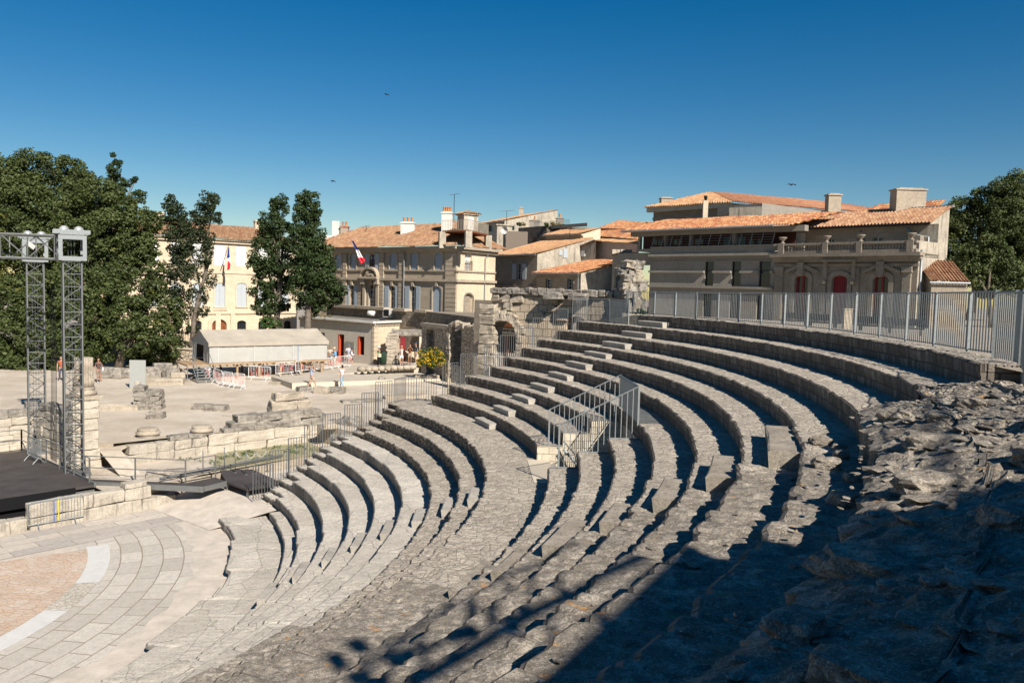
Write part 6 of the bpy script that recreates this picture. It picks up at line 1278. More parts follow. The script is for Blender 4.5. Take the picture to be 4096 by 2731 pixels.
# mansion on the right
PR = Pl(3093, 62.0, 3667, 54.0); hr = thing('mansion', 'ornate grey stone mansion with dark red doors and a balustrade terrace at the right', 'mansion'); LR = PR.L
M_orn = stone('grey carved stone', (0.225, 0.19, 0.148), (0.31, 0.265, 0.21), dk=0.34, sc=0.8, dark=(0.13, 0.11, 0.085), bump=0.02)
zc = PR.sz(3380, 650+838/2.24)[1]; ops = []
rwn = [PR.rect(Z6, 180, 1015, 300, 1172), PR.rect(Z6, 512, 1012, 650, 1175), PR.rect(Z6, 882, 1012, 1022, 1175)]; zt_ = rwn[1][3]
ops = [(o[0], o[1], zg+.5 if i != 1 else zg+.1, zt_, .22) for i, o in enumerate(rwn)]
wall(hr, PR, 0, LR, zg, zc, ops, M_orn, depth=.35)
for i, o in enumerate(ops):
    if i == 1:
        b = MB(); PR.box(b, o[0], o[1], o[2], o[3], -.3, -.24); d_ = b.build('door', M_redp, hr); b = MB()
        for q in range(8): x = o[0]+.1+q*(o[1]-o[0]-.2)/7; PR.box(b, x-.03, x+.03, o[2], o[3]-.15, -.24, -.2)
        b.build('slat', M_redp, d_)
    else: casement(hr, PR, o, out=-.26, frame=M_redp, bars=(1, 2), fw=.14)
    surround(hr, PR, o, .32, .12, M_orn, .3, sill=False)
    b = MB(); c_ = (o[0]+o[1])/2
    if i != 1:
        PR.box(b, c_-.25, c_+.25, o[3]+.05, o[3]+.95, .1, .42); PR.box(b, c_-.17, c_+.17, o[3]-.1, o[3]+.05, .1, .3)
        for s_ in (-1, 1):
            for q in range(6): x = c_+s_*(.35+q*.17); z = o[3]+.62-.07*q; PR.box(b, x-.11, x+.11, z-.12, z+.12, .1, .3-.02*q)
        b.build('carved_keystone', M_orn, hr)
    else:
        PR.box(b, o[0]-.75, o[1]+.75, o[3]+.95, o[3]+1.12, 0, .55); PR.box(b, o[0]-.65, o[1]+.65, o[3]+1.12, o[3]+1.22, 0, .35)
        for q in range(15): x = o[0]-.55+q*(o[1]-o[0]+1.1)/14; z = o[3]+1.3+.25*math.exp(-((x-c_)/.4)**2); PR.box(b, x-.12, x+.12, o[3]+1.2, z+rnd.uniform(0, .15), .05, .3)
        for s_ in (o[0]-.6, o[1]+.35): PR.box(b, s_, s_+.26, o[3]-.3, o[3]+.95, 0, .3); PR.box(b, s_+.03, s_+.23, o[3]-.6, o[3]-.3, 0, .38)
        b.build('door_canopy', M_orn, hr)
for x0, x1 in ((415, 458), (700, 755)): a0 = PR.sz(3100+x0/2.24, 1150)[0]; a1 = PR.sz(3100+x1/2.24, 1150)[0]; quoins(hr, PR, a0, a1, zg, zt_+.6, .12, M_orn, .62)
for x0, x1 in ((10, 76), (1150, 1222)):
    a0 = max(0, PR.sz(3100+x0/2.24, 1120)[0]); a1 = PR.sz(3100+x1/2.24, 1120)[0]; b = MB(); PR.box(b, a0, a1, zg, zc-.75, 0, .14); n = 6
    for q in range(n): x = a0+(a1-a0)*(q+.5)/n; PR.box(b, x-.045, x+.045, zg+.3, zc-1.5, .14, .2)
    PR.box(b, a0-.08, a1+.08, zc-1.15, zc-.75, 0, .26); b.build('fluted_pilaster', M_orn, hr)
ceil_band(hr, PR, 0, LR+.1, zc-.75, zc-.55, .16, M_orn, 'architrave'); ceil_band(hr, PR, 0, LR+.4, zc-.05, zc+.18, .75, M_orn, 'cornice'); ceil_band(hr, PR, 0, LR+.3, zc-.25, zc-.05, .4, M_orn, 'cornice')
b = MB()
for i in range(64): x = .1+i*LR/64; PR.box(b, x, x+.16, zc-.42, zc-.25, 0, .32)
b.build('dentils', M_orn, hr)
zb0 = zc+.18; zb1 = PR.sz(3380, 650+716/2.24)[1]
bal = thing('balustrade', 'weathered stone balustrade with urns along the terrace of the right mansion', 'balustrade')
b = MB(); PR.box(b, 0.1, LR, zb0, zb0+.22, .05, .42); b.build('plinth', M_orn, bal); b = MB(); PR.box(b, 0.1, LR, zb1-.16, zb1, .03, .44); b.build('handrail', M_orn, bal)
pxp = [(30, 80), (428, 472), (730, 778), (1180, 1240)]
for x0, x1 in pxp: a0 = max(.05, PR.sz(3100+x0/2.24, 1000, .4)[0]); a1 = PR.sz(3100+x1/2.24, 1000, .4)[0]; b = MB(); PR.box(b, a0, a1, zb0, zb1+.02, -.02, .5); b.build('pier', M_orn, bal)
pv = [(0, 0), (.09, 0), (.09, .05), (.05, .10), (.10, .22), (.10, .30), (.045, .5), (.05, .56), (.09, .60), (.09, .66)]
segs = [(85, 425), (475, 727), (782, 1178)]; hb = zb1-.16-zb0-.22
for x0, x1 in segs:
    a0 = PR.sz(3100+x0/2.24, 1000, .4)[0]; a1 = PR.sz(3100+x1/2.24, 1000, .4)[0]; n = int((x1-x0)/28)
    for i in range(n): q = PR.p(a0+(a1-a0)*(i+.5)/n, zb0+.22, .24); b = MB(); b.lathe((q.x, q.y, q.z), [(r_*1.25, z_/.66*hb) for r_, z_ in pv], 8); b.build('baluster', M_orn, bal)
for i, (x0, x1) in enumerate(pxp):
    a = PR.sz(3100+(x0+x1)/2/2.24, 1000, .4)[0]; q = PR.p(a, zb1+.02, .24); b = MB(); b.lathe((0, 0, 0), [(.17, 0), (.17, .05), (.08, .10), (.08, .17), (.18, .26), (.27, .38), (.31, .44), (.29, .47), (.05, .44)], 16); o = b.build('urn', M_orn); o.location = q
    tag(o, ['stone urn at the left end of the mansion balustrade', 'stone urn on the second pier of the mansion balustrade', 'stone urn on the third pier of the mansion balustrade where a pigeon sits', 'stone urn at the right end of the mansion balustrade'][i], 'urn')
ceil_band(hr, PR, 0, LR, zb0-.3, zb0-.02, .05, M_orn, 'terrace_floor', -3.2)
# set back upper storey
PU = PR.off(-3.2, -.2, 1.9); PU = Pl.frm(PU.o, PU.p(PU.sz(3706, 1000)[0], 0)); zue = PU.sz(3500, 650+572/2.24)[1]; wu = [PU.rect(Z6, 182, 630, 272, 760), PU.rect(Z6, 468, 675, 527, 800), PU.rect(Z6, 728, 670, 810, 800), PU.rect(Z6, 870, 665, 960, 800)]
wu = [(o[0], o[1], zb0, o[3], 0 if i == 0 else .18) for i, o in enumerate(wu)]; wall(hr, PU, 0, PU.L, zb0-1, zue, wu, M_greyw)
for i, o in enumerate(wu):
    if i == 0: b = MB(); PU.box(b, o[0], o[1], o[2], o[3], -.15, -.1); b.build('shutter', M_shut_w, hr)
    else: casement(hr, PU, o, bars=(1, 3), frame=M_shut_p)
b = MB(); PU.box(b, PU.L-.9, PU.L-.1, zb0, zb0+1.3, -.02, .9); b.build('scroll_buttress', M_orn, hr); b = MB(); PU.box(b, .3, 1.1, zb0, zb0+1.0, 0, .8); b.build('scroll_buttress', M_orn, hr)
ev0 = PU.p(-.5, zue+.08, .45); ev1 = PU.p(PU.L+.35, zue+.08, .45); RD = 3.6; RHt = PU.sz(3763, 828, -RD)[1]-zue; T0 = PU.p(-.5, zue+RHt, -RD); T1 = PU.p(PU.L+.25, zue+RHt, -RD)
roof(hr, ev0, ev1, T1, T0, T_brown, pitch=.25, row=.45, amp=.07); b = MB(); b.tube([PU.p(-.5, zue, .5), PU.p(PU.L+.3, zue, .5)], .09, 6); b.build('gutter', M_iron, hr)
b = MB(); PU.box(b, 4.0, PU.L+.2, zue+RHt-.06, zue+RHt+.10, -RD-.3, -RD+.05); b.build('ridge_flashing', M_zinc, hr)
gw = [PU.p(PU.L, zg, 0), PU.p(PU.L, zg, -RD), PU.p(PU.L, zue+RHt-.03, -RD), PU.p(PU.L, zue+.03, 0)]; poly(hr, gw, M_stain, 'gable_wall'); poly(hr, [PR.p(LR, zg, 0), PR.p(LR, zg, -3.2), PR.p(LR, zb1, -3.2), PR.p(LR, zb1, 0)], M_stain, 'side_wall')
poly(hr, [PR.p(LR-.1, zg, -3.2), PU.p(PU.L, zg, 0), PU.p(PU.L, zue, 0), PR.p(LR-.1, zue, -3.2)], M_stain, 'side_wall')
b = MB(); b.tube([PU.p(PU.L-1.3, zue-.2, .3), PU.p(PU.L-.9, zue-.7, .25), PU.p(PU.L+.12, zue-.9, .15), PU.p(PU.L+.12, zg, .12)], .09, 8); b.build('downpipe', M_zinc, hr)
b = MB(); b.tube([PR.p(LR+.08, zb0+.2, -.3), PR.p(LR+.08, zg, -.3)], .08, 8); b.build('downpipe', M_zinc, hr)
G1 = Pl.frm(PU.p(PU.L, 0), PU.p(PU.L, 0, -RD)); o = G1.rect(Z6, 1382, 730, 1400, 795); b = MB(); G1.box(b, *o[:4], 0, .04); b.build('vent_window', M_iron, hr)
chim_px(hr, PU, -RD-.3, Z6, 468, 578, 300, 445, M_greyw, 0, sy=.8); chim_px(hr, PU, -RD-.3, Z6, 1065, 1325, 255, 425, M_greyw, 0, sy=1.1)
# wing behind with its own roof
Dw = PU.off(-8, -1, 3); Dw = Pl.frm(Dw.o, Dw.p(Dw.sz(3700, 900)[0], 0)); hw = thing('rear_wing', 'long low orange tiled roof showing behind the right mansion chimneys', 'house'); zw = Dw.sz(3500, 850)[1]-.4
za_ = Dw.sz(3300, 650+448/2.24)[1]; roof(hw, Dw.p(-1, za_-1.2, 0), Dw.p(Dw.L, za_-1.2, 0), Dw.p(Dw.L, Dw.sz(3740, 802, -4)[1], -4), Dw.p(2, Dw.sz(3300, 830, -4)[1], -4), T_warm, pitch=.25, row=.45); wall(hw, Dw, -1, Dw.L, -2.5, za_-1.2, [], M_greyw)
# hipped building behind the concrete one
PB = Pl(2603, 88, 2905, 81.5); hb_ = thing('hipped_building', 'tall brown-grey building with hipped orange roof behind the concrete building', 'building'); zB = PB.sz(2700, 826)[1]
wall(hb_, PB, 0, PB.L, -2.5, zB, [], M_greyw); ceil_band(hb_, PB, -.5, PB.L+.3, zB-.5, zB, .6, M_limec, 'cornice'); ceil_band(hb_, PB, 0, PB.L, PB.sz(2750, 868)[1]-.15, PB.sz(2750, 868)[1]+.1, .15, M_greyw, 'string_course')
SB = Pl.frm(PB.e, PB.e+(PB.n*-24)+PB.d*10); ap = PB.p(PB.sz(2843, 768, -6)[0], PB.sz(2843, 768, -6)[1], -6)
roof(hb_, PB.p(-.7, zB, .8), PB.p(PB.L+.8, zB, .8), ap, ap+PB.d*-.2, T_pale, pitch=.28, row=.5, amp=.07); e2_ = SB.p(SB.L, zB, .8); ap2 = ap+(SB.d*17); ap2.z = ap.z
roof(hb_, PB.p(PB.L+.8, zB, .8), e2_, Vector((ap2.x, ap2.y, ap.z)), ap, T_red, pitch=.28, row=.5, amp=.07); poly(hb_, [SB.p(0, -2.5), SB.p(SB.L, -2.5), SB.p(SB.L, zB), SB.p(0, zB)], M_greyw)
poly(hb_, [PB.p(-.7, zB, .8), ap, PB.p(-.7, zB, -14)], T_red, 'roof')
chim_px(hb_, PB, -1.5, Z5, 503, 612, 252, 310, M_stain, 0, sy=1.2); b = MB(); q0 = wpt(432, 520, 88.5, Z5)
PC = Pl(2450+1062/2.613, 76, 2450+1525/2.613, 72); cbx = thing('concrete_box', 'plain concrete roof block between the hipped roof and the long orange roof', 'building'); zC = PC.sz(2950, 700+315/2.613)[1]
b = MB(); PC.box(b, 0, PC.L, -2, zC, -9, 0); b.build('block', M_conc2, cbx)
PD = Pl(2450+1525/2.613, 72, 2450+1845/2.613, 79); b = MB(); PD.box(b, 0, PD.L, -2, zC-.3, -3, 0); b.build('side_block', M_stain, cbx)
# lean-to at the far right
PX = Pl(3100+1400/2.24, 53.5, 3100+1722/2.24, 53.3); hx = gable_house('small lean-to house with dark brown tiled roof against the right mansion', PX, PX.sz(3100+1560/2.24, 650+1068/2.24)[1], -2.5, 2.6, 1.5, M_greyw, T_brown, [], ext=.2)
# ---------------------------------------------------------------- flat roofed ticket building
PA = Pl(1200, 79.5, 1499, 71.2); PBf = Pl(1499, 71.2, 1692, 78.0); tk = thing('flat_roofed_building', 'low pale building with flat roof and orange-red doorways beside the tent', 'building')
zf_ = PA.sz(1499, 1291)[1]; zb = -7.5; M_rend = stone('pale grey render', (0.50, 0.45, 0.37), (0.57, 0.52, 0.43), dk=0.22, sc=0.5, dark=(0.28, 0.25, 0.2), speck=.1, bump=.006)
od = PA.rect(Z8, 1537, 322, 1590, 556); ow = PA.rect(Z8, 1722, 342, 1780, 516); o3 = PA.rect(Z8, 1372, 305, 1408, 340)
wall(tk, PA, 0, PA.L, zb, zf_, [(od[0], od[1], zb+.3, od[3]), ow, o3], M_rend, depth=.4); wall(tk, PBf, 0, PBf.L, zb, zf_, [], M_plast)
for o in ((od[0], od[1], zb+.3, od[3]), ow): b = MB(); PA.box(b, o[0], o[1], o[2], o[3], -.4, -.36); b.build('door_panel', M_iron, tk); b = MB(); PA.box(b, o[0], o[0]+.12, o[2], o[3], -.36, .02); b.build('orange_reveal', M_org, tk)
b = MB(); PA.box(b, *o3[:4], -.4, -.36); b.build('window', M_glass, tk)
for P_, m0 in ((PA, -.1), (PBf, 0)): ceil_band(tk, P_, m0, P_.L+.25, zf_-.05, zf_+.14, .3, M_whitew, 'fascia')
b = MB()
for P_ in (PA, PBf):
    n = int(P_.L/.22)
    for i in range(n): P_.box(b, i*P_.L/n, i*P_.L/n+.13, zf_-.28, zf_-.05, 0, .14)
b.build('tile_frieze', M_limec, tk); quoins(tk, PBf, 0, .55, zb, zf_-.3, .03, M_limec, .4); quoins(tk, PA, PA.L-.3, PA.L-.002, zb, zf_-.3, .03, M_limec, .4)
rp_ = [PA.p(-.1, zf_+.1), PA.p(PA.L, zf_+.1), PBf.p(PBf.L+2, zf_+.1), PBf.p(PBf.L+2, zf_+.1, -1)+Vector((-6, 9, 0)), PA.p(-.1, zf_+.1, -9)]; b = MB(); b.add(rp_, [(0, 1, 2, 3, 4)]); b.build('flat_roof', stone('bitumen roof', (0.14, 0.13, 0.11), (0.22, 0.20, 0.17), dk=.4, sc=.6), tk)
b = MB(); o = PA.rect(Z8, 1607, 392, 1690, 488); PA.box(b, o[0], o[1], o[2], o[3], .02, .06); o_ = b.build('information_panel', plain('grey glass panel', (0.25, 0.24, 0.21), .3), None); tag(o_, 'grey information panel mounted on the wall between the two orange openings', 'panel')
ac = thing('air_conditioner', 'white air conditioning unit on the flat roof against the terrace wall', 'air conditioner', wpt(925, 1490, 76, Z3)); b = MB(); b.box((0, 0, .45), (1.0, .45, .8), -.5); b.build('casing', M_whitew, ac); b = MB(); dd = Matrix.Rotation(-.5, 3, 'Z')@Vector((-.1, -.24, .45)); b.box(tuple(dd), (.62, .03, .62), -.5); b.build('grille', M_iron, ac)
fl = thing('floodlight', 'white floodlight on the front edge of the flat roof', 'floodlight', wpt(748, 1505, 73, Z3)); b = MB(); b.tube([(0, 0, 0), (0, 0, .4)], .06, 6); b.build('stand', M_alu, fl); b = MB(); b.tube([(-.3, -.1, .55), (.3, -.25, .5)], .24, 10); b.build('lamp_body', M_whitew, fl)
f2 = thing('floodlight', 'small black floodlight lying on the flat roof edge', 'floodlight', wpt(860, 1522, 72.5, Z3)); b = MB(); b.box((0, 0, .15), (.5, .3, .28), .2, taper=.2); b.build('lamp_body', M_iron, f2)
# terrace walls behind the flat roof
M_ter = masonry('dark terrace masonry', (0.20, 0.165, 0.125), (0.34, 0.285, 0.22), (0.10, 0.083, 0.065), .45, .3, dk=.45, bump=.03)
TW_ = Pl(1200+280/2.613, 84, 1200+1345/2.613, 71.5); tw_ = thing('terrace_wall', 'dark parapet wall with coping stones in front of the beige mansion', 'wall'); ztw = TW_.sz(1500, 700+1400/2.613)[1]
wall(tw_, TW_, 0, TW_.L, -6, ztw, [], M_ter)
for x0, x1 in ((285, 620), (610, 905), (1000, 1125), (1230, 1345)): a0 = TW_.sz(1200+x0/2.613, 1240)[0]; a1 = TW_.sz(1200+x1/2.613, 1240)[0]; b = MB(); TW_.box(b, a0, a1, ztw-.05, ztw+.22, -.5, .35); b.build('coping', M_beigec, tw_)
TX = Pl(1200+1320/2.613, 71, 1200+1855/2.613, 60); tx2 = thing('ruined_wall', 'dark rough terrace wall between the flat-roofed building and the arch', 'ruined wall'); wall(tx2, TX, 0, TX.L+1, -7.5, TX.sz(1800, 700+1455/2.613)[1], [], M_ter)
poly(tx2, [TX.p(0, TX.sz(1800, 1256)[1]-.02), TX.p(TX.L+1, TX.sz(1800, 1256)[1]-.02), TX.p(TX.L+1, TX.sz(1800, 1256)[1]-.02, -9), TX.p(0, TX.sz(1800, 1256)[1]-.02, -9)], M_ter, 'terrace_top')
# ruin wall with gated openings, then the arch wall
M_ruin = masonry('ruin masonry', (0.42, 0.345, 0.25), (0.56, 0.47, 0.355), (0.17, 0.135, 0.10), .55, .42, dk=.40, bump=.07, mort=.02, dark=(0.12, 0.10, 0.08))
M_ruinr = masonry('ruin rubble', (0.44, 0.365, 0.265), (0.60, 0.51, 0.39), (0.16, 0.13, 0.10), .32, .22, dk=.34, rub=True, bump=.07)
Zi = (1800, 1150, 2.56)
GW = Pl(1690, 66.5, 1950, 58); gw_ = thing('ruined_wall', 'ruined rubble wall with two barred doorways left of the arch', 'ruined wall'); zgt = GW.sz(1800, 1305)[1]
g1 = (GW.sz(1706, 1350)[0], GW.sz(1739, 1350)[0], -7.2, GW.sz(1720, 1318)[1]); g2_ = (GW.sz(1806, 1350)[0], GW.sz(1846, 1350)[0], -6.0, GW.sz(1826, 1308)[1])
wall(gw_, GW, 0, GW.L, -7.5, zgt, [g1, g2_], M_ruinr, depth=.6); b = MB(); GW.box(b, 0, GW.L*.45, zgt-.25, zgt+.05, -.4, .12); b.build('lintel', M_brn, gw_)
rq = random.Random(8)
for q in range(9): block(gw_, GW.p(GW.L*(.48+.06*q), zgt+.05+rq.uniform(-.1, .15), -.2), (.55, .6, .4), GW.az, M_brn, .05, .08)
for q in range(9): block(gw_, GW.p(g2_[0]-.22, -7.2+q*.42, .05), (.42, .3, .4), GW.az, M_brn, .03, .04)
for o in (g1, g2_):
    b = MB(); n = 8
    for i in range(n+1): x = o[0]+(o[1]-o[0])*i/n; GW.box(b, x-.02, x+.02, o[2], o[3]-.35, -.32, -.28)
    for q in (.15, .5, .85): z = o[2]+(o[3]-.35-o[2])*q; GW.box(b, o[0], o[1], z-.03, z+.03, -.33, -.27)
    b.build('iron_gate', M_alu, gw_)
AW = Pl(1944, 44.5, 2492, 40.6); aw = thing('arch_wall', 'ruined Roman wall of big worn blocks with a round arch at the end of the seats', 'ruined wall')
zat = AW.sz(2150, 1178)[1]; oa = (AW.sz(1968, 1350)[0], AW.sz(2070, 1350)[0], -6.5, AW.sz(2020, 1281)[1]); ah_ = (oa[1]-oa[0])*.46
ob = (AW.sz(2258, 1270)[0], AW.sz(2352, 1270)[0], -2.6, AW.sz(2305, 1265)[1])
wall(aw, AW, .4, AW.L, -7.5, zat, [oa+(ah_,), ob+(.5,)], M_ruin, depth=1.1)
rr = random.Random(5); P = arch_pts(oa[0], oa[1], oa[3], ah_, 11)
c_ = ((oa[0]+oa[1])/2, oa[3]-ah_)
for i in range(11):
    q, r = P[i], P[i+1]; mx, mz = (q[0]+r[0])/2, (q[1]+r[1])/2; an = math.atan2(mz-c_[1], mx-c_[0]); L_ = .48+rr.uniform(-.08, .1); cc = AW.p(mx+math.cos(an)*L_/2, mz+math.sin(an)*L_/2, .02)
    o = block(aw, cc, (L_, .5, .27+rr.uniform(-.03, .03)), 0, M_brn, .02, .04, 2, 'voussoir'); o.rotation_euler = (Matrix.Rotation(AW.az, 3, 'Z')@Matrix.Rotation(-an, 3, 'Y')).to_euler()
for s_, n_ in ((-1, 9), (1, 9)):
    for i in range(n_): x = (oa[0] if s_ < 0 else oa[1])+s_*.24; o = block(aw, AW.p(x, oa[3]-ah_-.22-i*.42, .03), (.46, .5, .40), AW.az, M_brn, .03, .05, 2)
x = .35; i = 0
while x < AW.L-.1:
    l = rr.uniform(.38, .62); big = AW.L*.55 < x < AW.L*.80
    block(aw, AW.p(x+l/2, zat+.14, -.05+(.1 if big else 0)), (l-.03, .5, .34+rr.uniform(-.05, .03)), AW.az, M_dkst, .04, .045, 2, 'coping_block'); x += l; i += 1
for row in range(3):
    x = .4
    while x < AW.L*.62:
        l = rr.uniform(.4, .8)
        if rr.random() < .5 and not (row == 2 and oa[0]-.4 < x < oa[1]+.4): block(aw, AW.p(x+l/2, zat-.24-.44*row, -.06), (l-.03, .4, .42), AW.az, M_brn, .05, .07, 2)
        x += l
for cx_ in (2230, 2330): q = AW.sz(cx_, 1178); block(aw, AW.p(q[0], zat-.05, .35), (.95, .9, .34), AW.az, M_dkst, .04, .05, 2, 'bracket')
for i in range(7): block(aw, AW.p(.3-.02*i, zat-1.0-i*.55+.1, .02), (.9, .7, .52), AW.az, M_brn, .04, .06)
ag = thing('iron_gate', 'pale spiked iron gate standing in the arch', 'gate'); b = MB(); A_ = AW.p(oa[0]-.2, 0, .3); B_ = AW.p(oa[1]+.1, 0, .3)
for i in range(17): q = A_+(B_-A_)*i/16; b.tube([(q.x, q.y, -6), (q.x, q.y, -3.62), (q.x, q.y, -3.5)], .016, 4)
b.tube([A_+Vector((0, 0, -3.75)), B_+Vector((0, 0, -3.75))], .02, 4); b.build('bars', M_whitew, ag)
# shop behind the arch, its sign reads CARNET DE VO...
SH = Pl(1940, 55, 2130, 52); sh = thing('shop_front', 'shop seen through the arch with a pale sign board and brown door', 'shop'); zs0 = SH.sz(2040, 1338)[1]
osd = (SH.sz(2003, 1400)[0], SH.sz(2072, 1400)[0], -7, SH.sz(2040, 1345)[1]); wall(sh, SH, -1, SH.L+1, -7.5, zs0+2.2, [osd], M_greyw); b = MB(); SH.box(b, osd[0], osd[1], osd[2], osd[3], -.3, -.26); b.build('doorway', M_iron, sh)
b = MB(); SH.box(b, osd[0], osd[0]+.5, osd[2], osd[3], -.25, -.18); b.build('door', M_door, sh)
b = MB(); o = (SH.sz(2002, 1325)[0], SH.sz(2100, 1325)[0], SH.sz(2040, 1334)[1], SH.sz(2040, 1313)[1]); SH.box(b, *o, .05, .14); sg = b.build('sign_board', M_cc, sh)
cu = bpy.data.curves.new('lettering', 'FONT'); cu.body = 'CARNET DE VO'; cu.size = (o[3]-o[2])*.62; cu.align_x = 'LEFT'; cu.align_y = 'CENTER'; cu.extrude = .01; cu.space_character = 1.15
cu.materials.append(M_iron); f0 = bpy.data.objects.new('t', cu); fo = bpy.data.objects.new('lettering', bpy.data.meshes.new_from_object(f0)); bpy.data.objects.remove(f0); C.objects.link(fo); fo.matrix_world = Matrix.Translation(SH.p(o[0]+.12, (o[2]+o[3])/2, .16))@Matrix.Rotation(SH.az, 4, 'Z')@Matrix.Rotation(math.pi/2, 4, 'X'); fo.parent = sg
b = MB(); SH.box(b, o[0]-.2, o[1]+.3, o[3]+.12, o[3]+.55, 0, .7); b.build('slatted_awning', M_door, sh)
# tall ruined pier in front of the concrete building
rpz = thing('ruined_pier', 'tall ragged ruined stone pier at the left end of the curved fence', 'ruin'); bx = [(1860, 2110, 930, 1020), (1800, 2085, 1025, 1100), (1840, 2080, 1100, 1175), (1810, 2160, 1180, 1290), (1840, 2090, 1290, 1400), (1870, 2130, 1400, 1560)]
for i, (x0, x1, y0, y1) in enumerate(bx):
    n = 2 + (i % 2)
    for j in range(n):
        xa = x0+(x1-x0)*j/n; xb = x0+(x1-x0)*(j+1)/n; pa = wpt(xa, y1, 40.2, Z4); pb = wpt(xb, y0, 40.2, Z4)
        block(rpz, ((pa.x+pb.x)/2, 40.4+.1*j, (pa.z+pb.z)/2), (pb.x-pa.x, 1.2, abs(pb.z-pa.z)), .1, M_dkst if (i+j) % 3 else M_brn, .05, .09, 3)
# ancient portal in front of the flat-roofed building
ap_ = thing('ancient_portal', 'ancient stone doorway of stacked slabs with heavy lintel in front of the pale wall', 'doorway'); Dp = 70.5
def zpt(x, y, D): return at(Z8[0]+x/Z8[2], Z8[1]+y/Z8[2], D)
y = 600
while y > 315:
    pa = zpt(1990, y, Dp); pb = zpt(2105-(600-y)*.03, y-24, Dp); block(ap_, ((pa.x+pb.x)/2+rr.uniform(-.07, .07), Dp+.2, (pa.z+pb.z)/2), (pb.x-pa.x+rr.uniform(-.1, .1), .9, abs(pb.z-pa.z)-.02), .05, M_brn, .03, .04, 2, 'slab'); y -= 24
pa = zpt(2035, 335, Dp); pb = zpt(2340, 280, Dp); block(ap_, ((pa.x+pb.x)/2, Dp+.3, (pa.z+pb.z)/2), (pb.x-pa.x, .9, pb.z-pa.z), .05, M_dkst, .04, .05, 3, 'lintel')
pa = zpt(2290, 600, Dp); pb = zpt(2342, 335, Dp); block(ap_, ((pa.x+pb.x)/2, Dp+.3, (pa.z+pb.z)/2), (pb.x-pa.x, .6, pb.z-pa.z), .05, M_plast, .02, .03, 3, 'jamb')
pa = zpt(2118, 592, Dp+3); pb = zpt(2168, 345, Dp+3); b = MB(); b.box(((pa.x+pb.x)/2, Dp+3, (pa.z+pb.z)/2), (pb.x-pa.x, .08, pb.z-pa.z)); b.build('red_door', M_redp, ap_)
bn = thing('litter_bin', 'dark green bin beside the ancient portal', 'bin', zpt(1955, 600, 70.2)); b = MB(); b.lathe((0, 0, 0), [(.3, 0), (.36, 1.0), (.38, 1.05)], 14); b.build('body', plain('green bin', (.03, .06, .04), .6), bn); b = MB(); b.lathe((0, 0, 1.05), [(.39, 0), (.39, .06), (.2, .14)], 14); b.build('lid', M_iron, bn)
# low garden wall and railing left of the tent, behind the trees
gwz = Pl(300, 74, 790, 70); gg = thing('garden_wall', 'pale rubble wall with spiked railing in the shade behind the trees', 'wall'); zgw = gwz.sz(650, 1392)[1]; wall(gg, gwz, -14, gwz.L, -7.6, zgw, [], M_ruinr); b = MB(); gwz.box(b, -14, gwz.L, zgw, zgw+.14, -.2, .1); b.build('coping', M_cc, gg)
panel(gg, gwz.p(-14, 0, -.05), gwz.p(gwz.L, 0, -.05), zgw+.14, zgw+.14, zgw+1.5, zgw+1.5, .16, r=.015, mat=M_iron, name='railing')
# furniture on the upper street behind the fence
for i, (u, D) in enumerate(((3180, 47), (3290, 45), (3500, 42), (3620, 40))):
    p = at(u, 1290, D); r_ = thing('bench', 'dark slatted bench on the street behind the curved fence', 'bench', (p.x, p.y, -1.95), -.8+.1*i, 'benches behind the curved fence')
    b = MB(); b.box((0, 0, .45), (1.8, .4, .06)); b.build('seat', M_iron, r_); b = MB(); b.box((0, .22, .75), (1.8, .05, .35)); b.build('backrest', M_iron, r_)
    for x_ in (-.7, .7): b = MB(); b.box((x_, 0, .22), (.08, .4, .44)); b.build('leg', M_iron, r_)
p = at(3387, 1290, 46); bnx = thing('cream_cabinet', 'cream upright cabinet on the street behind the fence', 'cabinet', (p.x, p.y, -1.95)); b = MB(); b.box((0, 0, .6), (.42, .35, 1.2)); b.build('case', M_plast, bnx); b = MB(); b.box((0, 0, 1.23), (.5, .42, .06)); b.build('lid', M_plast, bnx)
for i in range(9):
    p = at(2700+i*52, 1285, 38-.9*i); o = block(None, (p.x, p.y, -1.55), (1.3, .6, .55), -.7, M_brn, .05, .07, name='stone_block'); tag(o, 'rough ancient block in the row of stones behind the curved fence', 'stone block', 'stones behind the curved fence')

def letters(txt, P_, s0, s1, z, size, out, parent, mat):
    cu = bpy.data.curves.new('lettering', 'FONT'); cu.body = txt; cu.size = size; cu.align_x = 'CENTER'; cu.align_y = 'CENTER'; cu.extrude = .01; cu.space_character = 1.1; cu.materials.append(mat)
    f0 = bpy.data.objects.new('t', cu); fo = bpy.data.objects.new('lettering', bpy.data.meshes.new_from_object(f0)); w_ = f0.dimensions.x or 1; bpy.data.objects.remove(f0); C.objects.link(fo)
    wd_ = max(v.co.x for v in fo.data.vertices)-min(v.co.x for v in fo.data.vertices); k_ = (s1-s0)/wd_
    fo.matrix_world = Matrix.Translation(P_.p((s0+s1)/2, z, out))@Matrix.Rotation(P_.az, 4, 'Z')@Matrix.Rotation(math.pi/2, 4, 'X')@Matrix.Diagonal((k_, 1, 1, 1)); fo.parent = parent
P_, tb_ = TBL; letters('SOUS-PREFECTURE', P_, P_.sz(855, 1240)[0], P_.sz(905, 1240)[0], P_.sz(880, 1240)[1], .24, .06, tb_, M_dkst)
